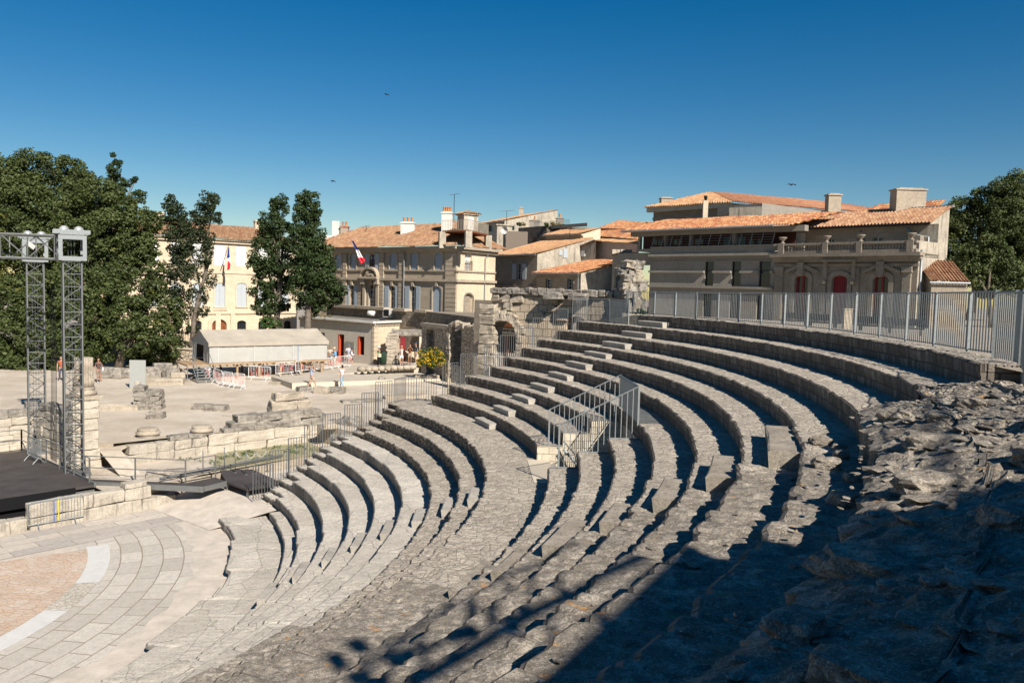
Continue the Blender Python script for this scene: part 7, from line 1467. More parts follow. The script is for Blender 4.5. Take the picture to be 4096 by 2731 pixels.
# ================================================================== trees and plants
def leaf_mat(name, cols, yellow=None):
    k = N(name); uv = k.coord('UV'); sp = k.n('SeparateXYZ'); k.l(uv, sp.inputs[0]); n = len(cols)
    base = k.ramp(sp.outputs[0], [(i/max(1, n-1), c) for i, c in enumerate(cols)])
    f = k.noise(k.coord('World'), 0.45, 4, 0.6); base = k.mix(k.ramp(f, [(0.4, 0.0), (0.65, 0.5)]), base, [cols[0][0]*.8, cols[0][1]*.8, cols[0][2]*.8])
    if yellow: base = k.mix(k.ramp(k.noise(k.coord('World'), 0.7, 3, .5), [(0.62, 0), (0.68, 0.8)]), base, yellow)
    k.col(base); k.b.inputs['Roughness'].default_value = 0.6; k.b.inputs['Specular IOR Level'].default_value = 0.3
    tr = k.n('BsdfTranslucent'); k.l(base, tr.inputs[0]); ms = k.n('MixShader'); ms.inputs[0].default_value = 0.22; k.l(k.b.outputs[0], ms.inputs[1]); k.l(tr.outputs[0], ms.inputs[2])
    k.l(ms.outputs[0], k.t.nodes['Material Output'].inputs[0]); return k.m
M_leaf = leaf_mat('hackberry leaves', [(0.040, 0.058, 0.014), (0.064, 0.088, 0.024), (0.105, 0.128, 0.042)], (0.12, 0.12, 0.02))
M_cyp = leaf_mat('cypress foliage', [(0.022, 0.040, 0.010), (0.036, 0.060, 0.017), (0.060, 0.086, 0.026)])
M_cyp2 = leaf_mat('thin cypress foliage', [(0.020, 0.032, 0.012), (0.034, 0.050, 0.018), (0.055, 0.072, 0.028)])
M_bush = leaf_mat('bush leaves', [(0.03, 0.07, 0.012), (0.05, 0.10, 0.02), (0.08, 0.14, 0.03)])
M_yel = leaf_mat('yellow flowers', [(0.62, 0.36, 0.01), (0.75, 0.48, 0.02), (0.8, 0.55, 0.04)])
M_grass = leaf_mat('dry grass', [(0.25, 0.20, 0.08), (0.35, 0.28, 0.12), (0.12, 0.16, 0.05)])
M_bark = stone('bark', (0.14, 0.11, 0.085), (0.26, 0.22, 0.175), dk=.5, sc=3, bump=.05, dark=(.05, .04, .03))
def leaf_cloud(blobs, size, dens, seed, clump=0.27, elong=1.0, up=0.35, cov=1.0, droop=0.0):
    """blobs: (cx,cy,cz,rx,ry,rz). returns verts, uv of small leaf quads spread over many sub clumps"""
    g = np.random.default_rng(seed); V = []; U = []
    for (cx, cy, cz, rx, ry, rz) in blobs:
        rm = (rx*ry*rz)**(1/3); nc = int(max(8, 26*cov*(1/clump/3.7)**2)); 
        d = g.normal(size=(nc, 3)); d /= np.linalg.norm(d, axis=1)[:, None]; rad = g.uniform(0.45, 1.0, nc)**0.5
        cc = np.array([cx, cy, cz])+d*rad[:, None]*np.array([rx, ry, rz])*0.88; cr = rm*clump*g.uniform(0.65, 1.35, nc)
        nl = np.maximum(6, (dens*cr**2/size**2)).astype(int); idx = np.repeat(np.arange(nc), nl); n = len(idx)
        q = g.normal(size=(n, 3)); q /= np.linalg.norm(q, axis=1)[:, None]; rr = g.uniform(0.25, 1.0, n)**0.45
        P = cc[idx]+q*(cr[idx]*rr)[:, None]*np.array([1.15, 1.15, 0.85*elong]); P[:, 2] -= droop*np.abs(q[:, 2])*cr[idx]
        nrm = q*0.8+g.normal(size=(n, 3))*0.55; nrm[:, 2] += up; nrm /= np.linalg.norm(nrm, axis=1)[:, None]
        a = np.cross(nrm, g.normal(size=(n, 3))); a /= np.linalg.norm(a, axis=1)[:, None]; b = np.cross(nrm, a)
        s = size*g.uniform(0.6, 1.3, n)[:, None]; a = a*s; b = b*s*0.62
        V.append(np.stack([P-a, P-b*0.9, P+a, P+b*1.1], 1)); U.append(g.uniform(0, 1, n))
    return np.concatenate(V), np.concatenate(U)
def leaves_obj(name, VU, mat, parent):
    V, U = VU; n = len(V); me = bpy.data.meshes.new(name); me.vertices.add(4*n); me.vertices.foreach_set('co', V.reshape(-1).astype(np.float32))
    me.loops.add(4*n); me.loops.foreach_set('vertex_index', np.arange(4*n, dtype=np.int32)); me.polygons.add(n); me.polygons.foreach_set('loop_start', np.arange(0, 4*n, 4, dtype=np.int32))
    try: me.polygons.foreach_set('loop_total', np.full(n, 4, dtype=np.int32))
    except Exception: pass
    l = me.uv_layers.new(name='UVMap'); l.data.foreach_set('uv', np.repeat(np.stack([U, U], 1), 4, 0).reshape(-1).astype(np.float32)); me.materials.append(mat); me.update(calc_edges=True); me.validate()
    o = bpy.data.objects.new(name, me); C.objects.link(o); o.parent = parent; return o
def tree(name, label, D, pxb, tu, tv, tr_, mat, size=.125, dens=5.0, clump=.27, elong=1, seed=1, gz_=-7.4, cat='tree', group=None, limbs=5, thick=0.75, up=.35, droop=0, lean=None, cov=1.7, crown='crown'):
    base = at(tu, tv, D); base.z = gz_; root = thing(name, label, cat, base, 0, group); g = random.Random(seed); bl = []
    for b_ in pxb:
        u, v, r = b_[:3]; dd = b_[3] if len(b_) > 3 else 0; rv = b_[4] if len(b_) > 4 else r; p = at(u, v, D+dd); k_ = p.y/F_PX
        bl.append((p.x-base.x, p.y-base.y+g.uniform(-.5, .5), p.z-base.z, r*k_, r*k_*thick, rv*k_))
    leaves_obj(crown, leaf_cloud(bl, size, dens, seed, clump, elong, up, cov, droop), mat, root)
    top = max(bl, key=lambda q: q[2]); low = min(bl, key=lambda q: q[2]); b = MB(); H = top[2]*.72
    pts = [Vector((0, 0, 0))+Vector((top[0]*.85*t**1.5+.15*math.sin(t*5+seed), top[1]*t, H*t)) for t in [i/6 for i in range(7)]]
    b.tube(pts, tr_, 9, r1=tr_*.25); b.build('trunk', M_bark, root)
    for i, q in enumerate(sorted(bl, key=lambda q: g.random())[:limbs]):
        c = Vector(q[:3]); t = max(.15, min(.75, (c.z/H)*.6)); k_ = t*6; i0 = int(k_); s = pts[i0].lerp(pts[min(6, i0+1)], k_-i0); mid = s.lerp(c, .5)+Vector((g.uniform(-.3, .3), 0, g.uniform(0, .5)))
        b = MB(); b.tube([s, mid, c], tr_*.4, 6, r1=tr_*.1); b.build('limb', M_bark, root)
    return root
G_ = 'large trees in the mass at the far left'
tree('broadleaf_tree', 'tall broad green tree at the far left edge behind the truss beam', 74, [(20, 730, 120), (120, 700, 115), (60, 830, 150), (170, 800, 140), (10, 950, 150), (130, 950, 160), (240, 930, 130), (190, 1060, 140), (60, 1090, 150), (290, 700, 75), (250, 780, 100)], 90, 1500, .55, M_leaf, seed=3, group=G_)
tree('broadleaf_tree', 'big spreading green tree whose crown reaches the roof of the cream town house', 71, [(330, 740, 70), (400, 800, 95), (330, 860, 120), (480, 840, 90), (450, 930, 120), (560, 900, 80), (350, 1000, 130), (540, 980, 90), (610, 880, 45), (595, 1000, 50), (440, 1060, 120), (300, 1130, 110)], 400, 1480, .5, M_leaf, seed=4, group=G_)
tree('broadleaf_tree', 'lower round green tree in front of the tall trees at the left', 66, [(430, 1170, 110), (520, 1150, 95), (370, 1260, 100), (480, 1270, 110), (590, 1230, 80), (420, 1370, 85), (530, 1350, 85), (640, 1330, 60), (350, 1390, 70), (620, 1150, 55), (610, 1080, 50)], 480, 1530, .35, M_leaf, seed=5, group=G_)
tree('broadleaf_tree', 'low dark green tree behind the two truss towers', 64, [(40, 1200, 110), (130, 1230, 110), (220, 1170, 100), (60, 1330, 110), (180, 1350, 100), (20, 1440, 90), (110, 1450, 90), (270, 1290, 90), (240, 1440, 75), (30, 1540, 80), (300, 1400, 70)], 150, 1560, .35, M_leaf, seed=6, group=G_)
tree('broadleaf_tree', 'bushy green tree hanging low between the towers and the ruined pier', 69, [(330, 1480, 60), (690, 1390, 50), (680, 1290, 45), (650, 1420, 60), (700, 1220, 40), (560, 1440, 55), (590, 1390, 60)], 640, 1540, .2, M_leaf, seed=7, group=G_, limbs=4)
tree('conifer', 'slim dark conifer top rising above the broadleaf trees at the left', 82, [(458, 622, 12), (463, 650, 20), (460, 685, 27), (466, 722, 32), (470, 765, 38), (470, 810, 42), (520, 722, 18, 0, 10), (548, 718, 12, 0, 9), (500, 740, 25, 0, 14), (555, 790, 30)], 465, 1400, .3, M_cyp, size=.12, clump=.42, seed=8, dens=6.0, up=.1)
tree('cypress', 'ragged two-headed cypress with open gaps in front of the cream town house', 72, [(690, 815, 40), (675, 850, 45), (715, 850, 40), (720, 900, 50), (690, 930, 35), (825, 800, 42), (800, 850, 50), (850, 855, 35), (862, 800, 22), (868, 870, 20, 0, 30), (780, 900, 60), (745, 960, 65), (805, 960, 48), (755, 1030, 62), (700, 1010, 45), (830, 1020, 28, 0, 45), (710, 1080, 55), (770, 1100, 45), (680, 1140, 50), (835, 1110, 28, 0, 40), (735, 1170, 50), (810, 1170, 38, 0, 45), (690, 1240, 50), (755, 1250, 40), (820, 1240, 25, 0, 25), (700, 1320, 50), (660, 1370, 45), (760, 1310, 30), (740, 1390, 35)], 765, 1500, .28, M_cyp2, size=.10, clump=.34, seed=9, dens=4.6, cov=1.25, elong=1.2, droop=.4, group='dark cypresses before the houses', limbs=6)
tree('cypress', 'dark cypress with a bare lower trunk, left of the close pair', 73, [(1128, 800, 26), (1105, 815, 28), (1115, 850, 42), (1085, 890, 52), (1120, 920, 48), (1075, 950, 50), (1110, 990, 55), (1035, 975, 30), (1060, 1030, 62), (1115, 1060, 50), (1020, 1060, 32), (1070, 1110, 60), (1130, 1130, 42), (1045, 1160, 45), (1100, 1180, 50), (1040, 1230, 35), (1085, 1240, 38), (1140, 1220, 28), (1075, 1290, 28)], 1105, 1500, .38, M_cyp, size=.11, clump=.36, seed=10, dens=5.5, elong=1.1, cov=1.6, group='dark cypresses before the houses', limbs=4)
tree('cypress', 'tallest dense dark cypress with a low branch spreading right, right of the close pair', 71, [(1215, 790, 36), (1245, 800, 36), (1225, 840, 55), (1255, 860, 38), (1225, 900, 58), (1205, 950, 58), (1260, 940, 50), (1230, 1000, 75), (1280, 1010, 55), (1205, 1070, 65), (1270, 1080, 75), (1320, 1060, 35), (1225, 1150, 68), (1295, 1150, 62), (1340, 1160, 35, 0, 30), (1375, 1160, 26, 0, 25), (1230, 1220, 50), (1280, 1225, 40), (1345, 1200, 30, 0, 20)], 1232, 1500, .4, M_cyp, size=.11, clump=.36, seed=11, dens=5.5, elong=1.1, cov=1.6, group='dark cypresses before the houses', limbs=4)
GR = 'trees behind the right mansion'
tree('broadleaf_tree', 'large dark tree rising right behind the gable of the right mansion', 78, [(3800, 880, 75), (3870, 850, 75), (3830, 960, 95), (3930, 830, 85), (3930, 930, 110), (3830, 1050, 80), (3930, 1050, 100)], 3880, 1240, .4, M_leaf, seed=12, gz_=-2.2, group=GR, size=.10)
tree('broadleaf_tree', 'tall dark tree at the right edge of the view behind the fence', 76, [(4010, 790, 85), (4090, 760, 85), (4020, 880, 110), (4110, 880, 120), (4040, 1000, 110), (4160, 1000, 120), (4190, 850, 110), (3980, 1100, 90)], 4080, 1240, .4, M_leaf, seed=13, gz_=-2.2, group=GR, size=.10)
tree('broadleaf_tree', 'smaller rounded tree standing in front at the right edge behind the fence', 58, [(3950, 985, 60), (3900, 1020, 65), (4000, 1030, 70), (3940, 1070, 85), (3880, 1090, 60), (4030, 1100, 80), (3960, 1140, 70), (4100, 1130, 70)], 3960, 1240, .22, M_leaf, seed=14, gz_=-2.1, group=GR, size=.10)
def shrub(name, label, u, v, D, pxb, mats, size, dens, seed, clump=.3, gz_=None, cat='bush', crown='foliage'):
    base = at(u, v, D); 
    if gz_: base.z = gz_
    root = thing(name, label, cat, base); k_ = D/F_PX; bl = [(at(a, b_, D).x-base.x, 0, at(a, b_, D).z-base.z, r*k_, r*k_*.8, r*k_*.85) for a, b_, r in pxb]
    leaves_obj(crown, leaf_cloud(bl, size, dens, seed, clump), mats[0], root)
    if len(mats) > 1: V, U = leaf_cloud([(x, y-.05, z+.04, a*1.06, b_*1.06, c*1.06) for x, y, z, a, b_, c in bl], size*.75, dens*.32, seed+1, clump); leaves_obj('flowers', (V, U), mats[1], root)
    return root
shrub('flowering_bush', 'round bush covered in yellow orange flowers above the planter wall', 1725, 1462, 62, [(1700, 1420, 30), (1740, 1412, 32), (1765, 1432, 26), (1690, 1445, 24), (1730, 1445, 30), (1680, 1455, 14), (1770, 1450, 18)], [M_bush, M_yel], .075, 3.0, 20)
shrub('shrub', 'bright green shrub at the foot of the bare cypress trunk behind the tent', 1085, 1330, 70, [(1065, 1290, 28), (1105, 1295, 24), (1085, 1310, 26)], [M_bush], .12, 2.6, 22)
shrub('climbing_plant', 'green climbing plant hanging in the left side of the arch', 1985, 1400, 47, [(1998, 1310, 10), (1990, 1330, 13), (1984, 1352, 13), (1982, 1380, 11), (1980, 1405, 10)], [M_bush], .06, 2.5, 23, cat='plant')
shrub('weed_clump', 'small green weeds at the base of the tall ruined pier', 2562, 1255, 39, [(2560, 1243, 14), (2575, 1250, 10)], [M_bush], .05, 2.5, 24, cat='plant')
for i, (x, y, mt, lab) in enumerate([(600, 455, M_grass, 'tuft of tall dry grass at the left end of the planted roof terrace'), (545, 455, M_cyp2, 'dark spiky plant on the left corner of the planted roof terrace'), (890, 460, M_bush, 'green leafy plant beside the square chimney on the roof terrace'), (975, 455, M_grass, 'yellow grass tuft on the roof terrace left of the tall chimney'), (1050, 468, M_grass, 'dry grass tuft on the roof terrace parapet'), (1095, 478, M_bush, 'dark green plant on the roof terrace right of the grass tufts'), (1180, 490, M_bush, 'low green plant at the right end of the roof terrace')]):
    u, v = pxs(Z4, x, y); shrub('roof_plant', lab, u, v+8, 96, [(u, v, 9), (u+5, v+3, 8)], [mt], .09, 2.2, 40+i, cat='plant')
u, v = pxs(Z5, 1525, 260); shrub('treetop', 'tip of a green tree showing behind the hipped roof', u, v+30, 98, [(u, v, 8), (u+8, v+6, 9), (u+45, v+10, 7)], [M_bush], .2, 2.4, 50, cat='tree')
u, v = 2050, 1266; shrub('terrace_weeds', 'dry weeds growing on the flat roof by the cypress', 1292, 1266, 78, [(1285, 1264, 5), (1300, 1265, 4), (1320, 1264, 4)], [M_grass], .08, 2.5, 51, cat='plant')
# low weeds in the trench and dry litter on the sand
g = np.random.default_rng(3); bl = [(st(g.uniform(16.5, 23), g.uniform(3.2, 5.0)).x, st(0, 0).y*0+0, 0, .3, .3, .06) for _ in range(0)]
bl = []
for _ in range(26): s_, t_ = g.uniform(16.5, 23), g.uniform(2.6, 5.0); p = st(s_, t_, Z_BACK+.03); bl.append((p.x, p.y, p.z, .35, .35, .05))
o = leaves_obj('trench_weeds', leaf_cloud(bl, .035, 1.0, 9, .5), M_bush, None); tag(o, 'patchy green weeds growing on the trench floor', 'weeds', kind='stuff')
# ================================================================== people
def skin_obj(name, chains, mat, parent, sub=1, root=0):
    """chains: list of [(x,y,z,r), ...]; points within 1 mm are merged so limbs grow out of one another"""
    bm = bmesh.new(); ly = bm.verts.layers.skin.verify(); seen = {}
    def V(p):
        k_ = (round(p[0], 3), round(p[1], 3), round(p[2], 3))
        if k_ not in seen:
            v = bm.verts.new(p[:3]); rr = p[3]; v[ly].radius = (rr, rr) if not hasattr(rr, '__len__') else rr; seen[k_] = v
            if len(seen) == 1: v[ly].use_root = True
        return seen[k_]
    for c in chains:
        for a, b_ in zip(c[:-1], c[1:]):
            va, vb = V(a), V(b_)
            if va is not vb and not bm.edges.get((va, vb)): bm.edges.new((va, vb))
    me = bpy.data.meshes.new(name); bm.to_mesh(me); bm.free(); me.materials.append(mat); o = bpy.data.objects.new(name, me); C.objects.link(o); o.parent = parent
    s = o.modifiers.new('skin', 'SKIN'); s.use_smooth_shade = True; s.branch_smoothing = 0.6; ss = o.modifiers.new('sub', 'SUBSURF'); ss.levels = ss.render_levels = sub; return o
_mc = {}
def cloth(c):
    if c not in _mc: _mc[c] = plain('cloth %g %g %g' % c, c, .85, 0, .15, 12)
    return _mc[c]
SK = plain('skin', (0.42, 0.24, 0.16), .55, 0, .08, 6); SKT = plain('tanned skin', (0.30, 0.16, 0.10), .55, 0, .08, 6)
def person(label, u, v, D, hpx=None, face=0.0, top=(.5, .5, .5), bot=(.4, .35, .28), sleeves='short', legs='shorts', hair=(0.05, 0.03, 0.02), hat=None, bag=None, walk=0.0, armL='down', armR='down', long_hair=False, shoe=(.5, .5, .5), skin=None, stripes=None, zfix=None, H=1.72, fem=False, lean=0.0):
    sk = skin or SK; base = at(u, v, D); 
    if zfix is not None: base.z = zfix
    r_ = thing('person', label, 'person', base, face); S = H/1.72; w_ = walk; sw = .165 if fem else .19; hp = .095
    hipL, hipR = (-hp, 0, .92, .085), (hp, 0, .92, .085)
    kL, aL = (-hp-.01, -.06-w_*.16, .50, .058), (-hp-.01, .00-w_*.30, .09, .040); kR, aR = (hp+.01, -.06+w_*.12, .50, .058), (hp+.01, .00+w_*.34, .10+abs(w_)*.06, .040)
    def arm(side, mode):
        s_ = side; sh = (s_*sw, 0, 1.40, .052)
        if mode == 'down': e, h_ = (s_*(sw+.05), .02, 1.13, .040), (s_*(sw+.06), -.06, .88, .027)
        elif mode == 'swing': e, h_ = (s_*(sw+.04), .10, 1.15, .040), (s_*(sw+.02), .02, .92, .027)
        elif mode == 'chest': e, h_ = (s_*(sw+.07), -.06, 1.15, .040), (s_*.07, -.28, 1.20, .027)
        elif mode == 'face': e, h_ = (s_*(sw+.07), -.16, 1.22, .040), (s_*.06, -.17, 1.52, .027)
        elif mode == 'hip': e, h_ = (s_*(sw+.13), .05, 1.16, .040), (s_*.16, -.10, 1.02, .027)
        return sh, e, h_
    A = {}; chains = [[(0, 0, .95, .12), (0, 0, 1.08, .105 if fem else .12), (0, 0, 1.24, .115 if fem else .135), (0, 0, 1.38, .105 if fem else .12), (0, 0, 1.47, .055), (0, -.005, 1.53, .05), (0, -.012, 1.60, .078), (0, -.008, 1.665, .085), (0, 0, 1.72, .055)]]
    chains += [[(0, 0, .95, .12), hipL, kL, aL], [(0, 0, .95, .12), hipR, kR, aR]]
    for a_ in (aL, aR): chains.append([a_, (a_[0], a_[1]-.03, a_[2]-.05, .035), (a_[0], a_[1]-.15, a_[2]-.06, .028)])
    for s_, mode in ((-1, armL), (1, armR)):
        sh, e, h_ = arm(s_, mode); A[s_] = (sh, e, h_); d = (Vector(h_[:3])-Vector(e[:3])).normalized(); pm = Vector(h_[:3])+d*.06; side = d.cross(Vector((0, 1, 0.2))).normalized()
        chains.append([(0, 0, 1.38, .11), sh, e, h_, (*pm, .026)])
        for q in range(4): f0 = pm+side*(q-1.5)*.019; f1 = f0+d*(.035+.008*(q in (1, 2))); f2 = f1+d*.03+Vector((0, -.012, 0)); chains.append([(*pm, .026), (*f1, .009), (*f2, .008)])
        t1 = pm-d*.02+side*.035; chains.append([(*pm, .026), (*t1, .011), (*(t1+d*.03+side*.01), .009)])
    body = skin_obj('body', [[(x*S, y*S+lean*max(0, z-.9), z*S, rr*S) for x, y, z, rr in c] for c in chains], sk, r_)
    def sc_(c, k_=1.0, add=0.0): return [(x*S, y*S+lean*max(0, z-.9), z*S, rr*S*k_+add) for x, y, z, rr in c]
    def up_to(a, b_, t, r1): return (a[0]+(b_[0]-a[0])*t, a[1]+(b_[1]-a[1])*t, a[2]+(b_[2]-a[2])*t, r1)
    tc = [[(0, 0, .93, .135), (0, 0, 1.08, .125 if fem else .14), (0, 0, 1.24, .13 if fem else .15), (0, 0, 1.38, .12 if fem else .135), (0, 0, 1.44, .075)]]
    for s_ in (-1, 1):
        sh, e, h_ = A[s_]; 
        if sleeves == 'none': tc.append([(0, 0, 1.38, .12), (sh[0]*.8, sh[1], sh[2], .055)])
        elif sleeves == 'short': tc.append([(0, 0, 1.38, .12), (sh[0], sh[1], sh[2], .066), up_to(sh, e, .65, .058)])
        else: tc.append([(0, 0, 1.38, .12), (sh[0], sh[1], sh[2], .066), (e[0], e[1], e[2], .052), up_to(e, h_, .85, .038)])
    sm = stripes or cloth(top); skin_obj('top', [sc_(c) for c in tc], sm, r_)
    tb = [[(0, 0, .99, .125), (0, 0, .93, .13)]]; kt = {'shorts': .85, 'long': 1.0, 'jeans': 1.0}[legs]
    for hp_, kk, aa in ((hipL, kL, aL), (hipR, kR, aR)):
        c = [(0, 0, .93, .13), (hp_[0], 0, .90, .10)]
        if legs == 'shorts': c.append(up_to(hp_, kk, .85, .078))
        else: c += [(kk[0], kk[1], kk[2], .07), up_to(kk, aa, .93, .052)]
        tb.append(c)
    skin_obj('trousers' if legs != 'shorts' else 'shorts', [sc_(c) for c in tb], cloth(bot), r_)
    for a_ in (aL, aR): skin_obj('shoe', [sc_([(a_[0], a_[1]+.03, a_[2]-.045, .042), (a_[0], a_[1]-.06, a_[2]-.055, .040), (a_[0], a_[1]-.16, a_[2]-.06, .032)])], cloth(shoe), r_)
    hz = [(0, .025, 1.62, .075), (0, .012, 1.69, .088), (0, -.02, 1.73, .055)]
    if long_hair: hz = [(0, .06, 1.50, .055), (0, .04, 1.58, .08)]+hz
    skin_obj('hair', [sc_(hz)], cloth(hair), r_)
    b = MB(); b.box((0, (-.10+lean*.7)*S, 1.61*S), (.022, .03, .035)); b.build('nose', sk, r_)
    for s_ in (-1, 1): b = MB(); b.lathe((s_*.03*S, (-.088+lean*.7)*S, 1.635*S), [(.0, -.008), (.010, 0), (.0, .008)], 6); b.build('eye', M_iron, r_); b = MB(); b.box((s_*.088*S, lean*.7*S, 1.61*S), (.015, .03, .05)); b.build('ear', sk, r_)
    b = MB(); b.box((0, (-.09+lean*.7)*S, 1.565*S), (.045, .01, .01)); b.build('mouth', cloth((.25, .08, .06)), r_)
    if hat:
        kind, c = hat; b = MB(); y0 = lean*.75*S
        b.lathe((0, y0, 1.69*S), [(.100, 0), (.104, .03), (.085, .085), (.02, .11)], 14)
        if kind == 'brim': b.lathe((0, y0, 1.68*S), [(.10, 0), (.19, -.01), (.19, .005), (.10, .02)], 18)
        else: b.box((0, y0-.13, 1.705*S), (.13, .12, .015))
        b.build('hat', cloth(c), r_)
    if bag:
        kind, c = bag; b = MB()
        if kind == 'backpack': b.box((0, .20+lean*.4, 1.22*S), (.30, .17, .42), taper=.2); o_ = b.build('backpack', cloth(c), r_, bevel=.03)
        else: b.box((.22, -.05, .98*S), (.10, .30, .28), taper=.15); b.tube([(.22, -.05, 1.1*S), (.1, -.02, 1.42*S)], .012, 4); o_ = b.build('shoulder_bag', cloth(c), r_, bevel=.02)
    return r_
k = N('blue striped cloth'); c_ = k.coord('Object'); wv = k.n('TexWave', wave_type='BANDS', bands_direction='Z'); k.l(c_, wv.inputs['Vector']); wv.inputs['Scale'].default_value = 4.2; wv.inputs['Distortion'].default_value = .6
k.col(k.ramp(wv.outputs['Fac'], [(0.0, (.03, .06, .16)), (0.45, (.10, .19, .36)), (0.62, (.55, .58, .6)), (1.0, (.62, .64, .66))])); M_strp = k.m
person('man in a blue striped shirt and beige shorts, a hand to his face', 1246, 1554, 56, face=2.2, bot=(.42, .34, .25), stripes=M_strp, armL='face', armR='face', walk=.9, hair=(.07, .05, .04), shoe=(.05, .12, .3), zfix=-7.4, hat=('cap', (.13, .11, .09)))
person('woman in a pale pink top and light blue jeans walking by the rough block', 1368, 1554, 57, face=-2.2, top=(.68, .56, .60), bot=(.22, .36, .48), legs='jeans', hair=(.015, .012, .01), armL='chest', armR='swing', walk=.9, zfix=-7.4, H=1.64, fem=True, long_hair=True)
person('man with dark beard in a beige shirt reading a map beside the tent', 1319, 1463, 71.5, face=.6, top=(.45, .38, .31), bot=(.45, .52, .62), armL='chest', armR='chest', hair=(.015, .01, .01), skin=SKT, shoe=(.1, .1, .1))
person('man in a bright blue shirt, beige cap and black backpack beside the tent', 1341, 1470, 70.5, face=-.9, top=(.20, .42, .66), bot=(.45, .38, .28), sleeves='long', armL='chest', armR='chest', hat=('cap', (.62, .55, .40)), bag=('backpack', (.015, .015, .018)), lean=-.12)
person('man in a pale blue shirt and blue cap standing by the information panel', 1394, 1459, 73, face=.2, top=(.42, .52, .66), bot=(.28, .33, .45), armL='chest', armR='chest', hat=('cap', (.08, .12, .22)), H=1.80)
person('woman in a white and blue flowered blouse and navy cap by the information panel', 1406, 1466, 71.8, face=1.6, top=(.52, .56, .64), bot=(.02, .03, .07), sleeves='long', armL='chest', armR='chest', hat=('cap', (.02, .03, .08)), H=1.58, fem=True, shoe=(.6, .6, .6))
person('woman in a green top, black trousers and white sun hat carrying a cloth bag', 1515, 1464, 69.5, face=-.9, top=(.03, .24, .08), bot=(.012, .012, .015), legs='long', sleeves='none', armL='chest', armR='chest', hat=('brim', (.75, .72, .65)), bag=('shoulder', (.52, .47, .33)), fem=True, H=1.66, hair=(.25, .12, .05), long_hair=True, shoe=(.02, .02, .02))
person('fair-haired woman in a white sleeveless top and white shorts by the ancient portal', 1606, 1460, 69.2, face=.3, top=(.70, .58, .55), bot=(.66, .68, .72), sleeves='none', hair=(.50, .36, .18), fem=True, H=1.66, armL='chest', armR='down', walk=.4, shoe=(.6, .6, .6))
person('man in a brown shirt and beige shorts holding something to his face near the bush', 1639, 1456, 70, face=.1, top=(.14, .05, .03), bot=(.38, .33, .25), skin=SKT, armL='face', armR='face', hair=(.03, .02, .02))
person('man in a dark blue-grey shirt and cap with a black backpack right beside the bush', 1663, 1454, 69.5, face=-1.2, top=(.035, .07, .09), bot=(.09, .11, .13), armL='down', armR='swing', hat=('cap', (.04, .07, .16)), bag=('backpack', (.015, .015, .018)), H=1.76)
person('person in a brown top with a white bag in the shade behind the broken column', 395, 1560, 56.5, face=1.0, top=(.10, .06, .05), bot=(.2, .15, .12), bag=('shoulder', (.5, .5, .52)), skin=SKT, armR='chest', zfix=-7.4)
person('person in an orange top in the deep shade between the two towers', 246, 1560, 57, face=.5, top=(.35, .09, .04), bot=(.05, .06, .10), legs='jeans', zfix=-7.4)
# pigeons and far birds
def bird(name, label, p, s_, c, rz=0, fly=False):
    r_ = thing(name, label, 'bird', p, rz); skin_obj('body', [[(-.02, .13*s_, .05*s_, .012*s_), (0, .03*s_, .07*s_, .05*s_), (0, -.06*s_, .09*s_, .045*s_), (0, -.10*s_, .15*s_, .026*s_), (0, -.13*s_, .16*s_, .02*s_)]], cloth(c), r_)
    if fly:
        for q in (-1, 1): b = MB(); b.add([(0, -.05*s_, .08*s_), (q*.22*s_, -.09*s_, .14*s_), (q*.42*s_, .02*s_, .06*s_), (q*.2*s_, .05*s_, .10*s_), (0, .04*s_, .07*s_)], [(0, 1, 2, 3, 4)]); b.add([(0, -.05*s_, .075*s_), (q*.22*s_, -.09*s_, .135*s_), (q*.42*s_, .02*s_, .055*s_), (q*.2*s_, .05*s_, .095*s_), (0, .04*s_, .065*s_)], [(4, 3, 2, 1, 0)]); b.build('wing', cloth(c), r_)
    else: b = MB(); b.tube([(0, 0, .03*s_), (0, 0, -.02*s_)], .006, 4); b.build('leg', cloth((.3, .1, .08)), r_)
    return r_
a = PR.sz(3100+755/2.24, 1000, .4)[0]; q = PR.p(a, zb1+.64, .24); bird('pigeon', 'dark pigeon perched on the third urn of the mansion balustrade', q, 1.3, (.03, .03, .035), .5)
bird('bird', 'small dark bird flying in the clear sky above the right mansion', at(3166, 744, 90), 1.6, (.02, .02, .025), .3, True)
bird('bird', 'small dark bird flying in the sky right of the tall cypresses', at(1331, 729, 110), 1.6, (.02, .02, .025), 1.2, True)
bird('bird', 'tiny dark bird highest in the sky above the mansion', at(1546, 382, 110), 1.3, (.02, .02, .025), 1.0, True)
# ================================================================== what stands behind the viewer and throws the big shadow
hd = Vector((math.sin(R_(SUN_AZ)), math.cos(R_(SUN_AZ)), 0)); pdv = Vector((hd.y, -hd.x, 0))
def sp(lat, h, Q=7.0): return hd*Q+pdv*lat+Vector((0, 0, h-(12.0-Q)*math.tan(R_(SUN_EL))))
tw0 = thing('stone_tower', 'tall ruined stone tower behind the viewpoint whose shadow falls on the seats', 'tower')
sil = [(24, 9.9), (-2.0, 9.75), (-3.2, 10.0), (-4.8, 10.7), (-6.25, 11.35), (-6.3, 10.25), (-7.2, 10.45), (-7.9, 10.2), (-9.8, 10.3), (-10.6, 9.4), (-11.2, 8.0)]
b = MB(); n = len(sil); F_ = [sp(l, h) for l, h in sil]; K_ = [p+hd*5 for p in F_]; F0 = [Vector((p.x, p.y, -2)) for p in F_]; K0 = [Vector((p.x, p.y, -2)) for p in K_]
vs = F_+K_+F0+K0; fs = []
for i in range(n-1): fs += [(i, i+1, n+i+1, n+i), (2*n+i, 2*n+i+1, i+1, i), (n+i, n+i+1, 3*n+i+1, 3*n+i)]
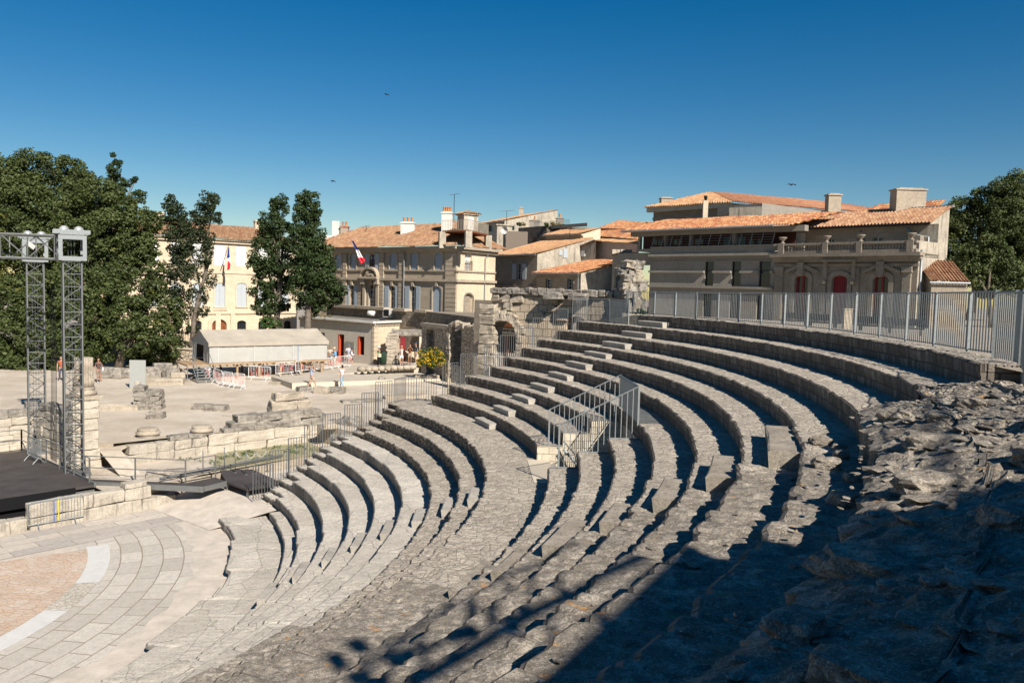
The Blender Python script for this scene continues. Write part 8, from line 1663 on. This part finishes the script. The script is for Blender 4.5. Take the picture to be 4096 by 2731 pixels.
fs += [(0, n, 3*n, 2*n), (n-1, 2*n+n-1, 3*n+n-1, 2*n-1)]
b.add(vs, fs, 0, [[(vs[q].dot(pdv), vs[q].z) for q in f] for f in fs]); b.build('wall', M_ruin, tw0)
lm = thing('floodlight_rig', 'steel floodlight rig fixed on top of the stone tower behind the viewpoint', 'floodlights')
def bar(l0, h0, l1, h1, r=.05): b = MB(); b.tube([sp(l0, h0), sp(l1, h1)], r, 6); b.build('bar', M_steel, lm)
AS = [(-2.4, 10.2), (-3.06, 10.56), (-3.81, 10.81), (-4.58, 11.10), (-5.22, 11.28), (-6.4, 11.55)]; BS = [(-3.2, 11.1), (-3.6, 11.45), (-4.59, 12.02), (-5.31, 12.36), (-6.4, 12.7), (-7.6, 12.95)]
for P in (AS, BS):
    b = MB(); b.tube([sp(*q) for q in P], .085 if P is AS else .05, 6); b.build('bar', M_steel, lm)
for p, q, r in (((-5.84, 12.87), (-4.5, 10.9), .045), ((-5.55, 12.23), (-4.67, 11.1), .04), ((-6.33, 12.5), (-5.29, 11.2), .045), ((-4.48, 11.0), (-4.05, 10.3), .04), ((-4.6, 12.0), (-3.37, 10.6), .045), ((-3.55, 11.45), (-3.1, 10.6), .04), ((-4.29, 12.29), (-4.2, 11.75), .03), ((-3.85, 12.02), (-3.75, 11.5), .03), ((-6.3, 10.2), (-12.6, 13.3), .045), ((-11.6, 12.8), (-11.9, 13.5), .04)): bar(*p, *q, r)
for l, h, w_, hh in ((-4.29, 12.29, .30, .24), (-3.85, 12.05, .28, .24), (-4.4, 11.35, .5, .14), (-3.9, 11.35, .42, .16), (-3.05, 10.85, .4, .2), (-3.3, 11.2, .3, .12)):
    b = MB(); b.box(tuple(sp(l, h)), (w_, .25, hh), math.atan2(pdv.y, pdv.x)); b.build('lamp', M_iron, lm)
# ================================================================== give every thing built in world coordinates its own base point
def _desc(o): 
    r = []
    for c in KIDS.get(o.name, []): r.append(c); r += _desc(c)
    return r
KIDS = {}
for o in list(scene.objects):
    if o.parent: KIDS.setdefault(o.parent.name, []).append(o)
for o in list(scene.objects):
    if o.type == 'EMPTY' and o.parent is None and o.location.length < 1e-6:
        pts = []
        for c in _desc(o):
            if c.type == 'MESH':
                M = Matrix.Translation(c.location)@c.rotation_euler.to_matrix().to_4x4()
                if c.parent and c.parent is not o: M = Matrix.Identity(4)
                pts += [M@Vector(q) for q in c.bound_box]
        if not pts: bpy.data.objects.remove(o); continue
        b0 = Vector(((min(p.x for p in pts)+max(p.x for p in pts))/2, (min(p.y for p in pts)+max(p.y for p in pts))/2, min(p.z for p in pts)))
        o.location = b0
        for c in KIDS.get(o.name, []): c.matrix_parent_inverse = Matrix.Translation(-b0)
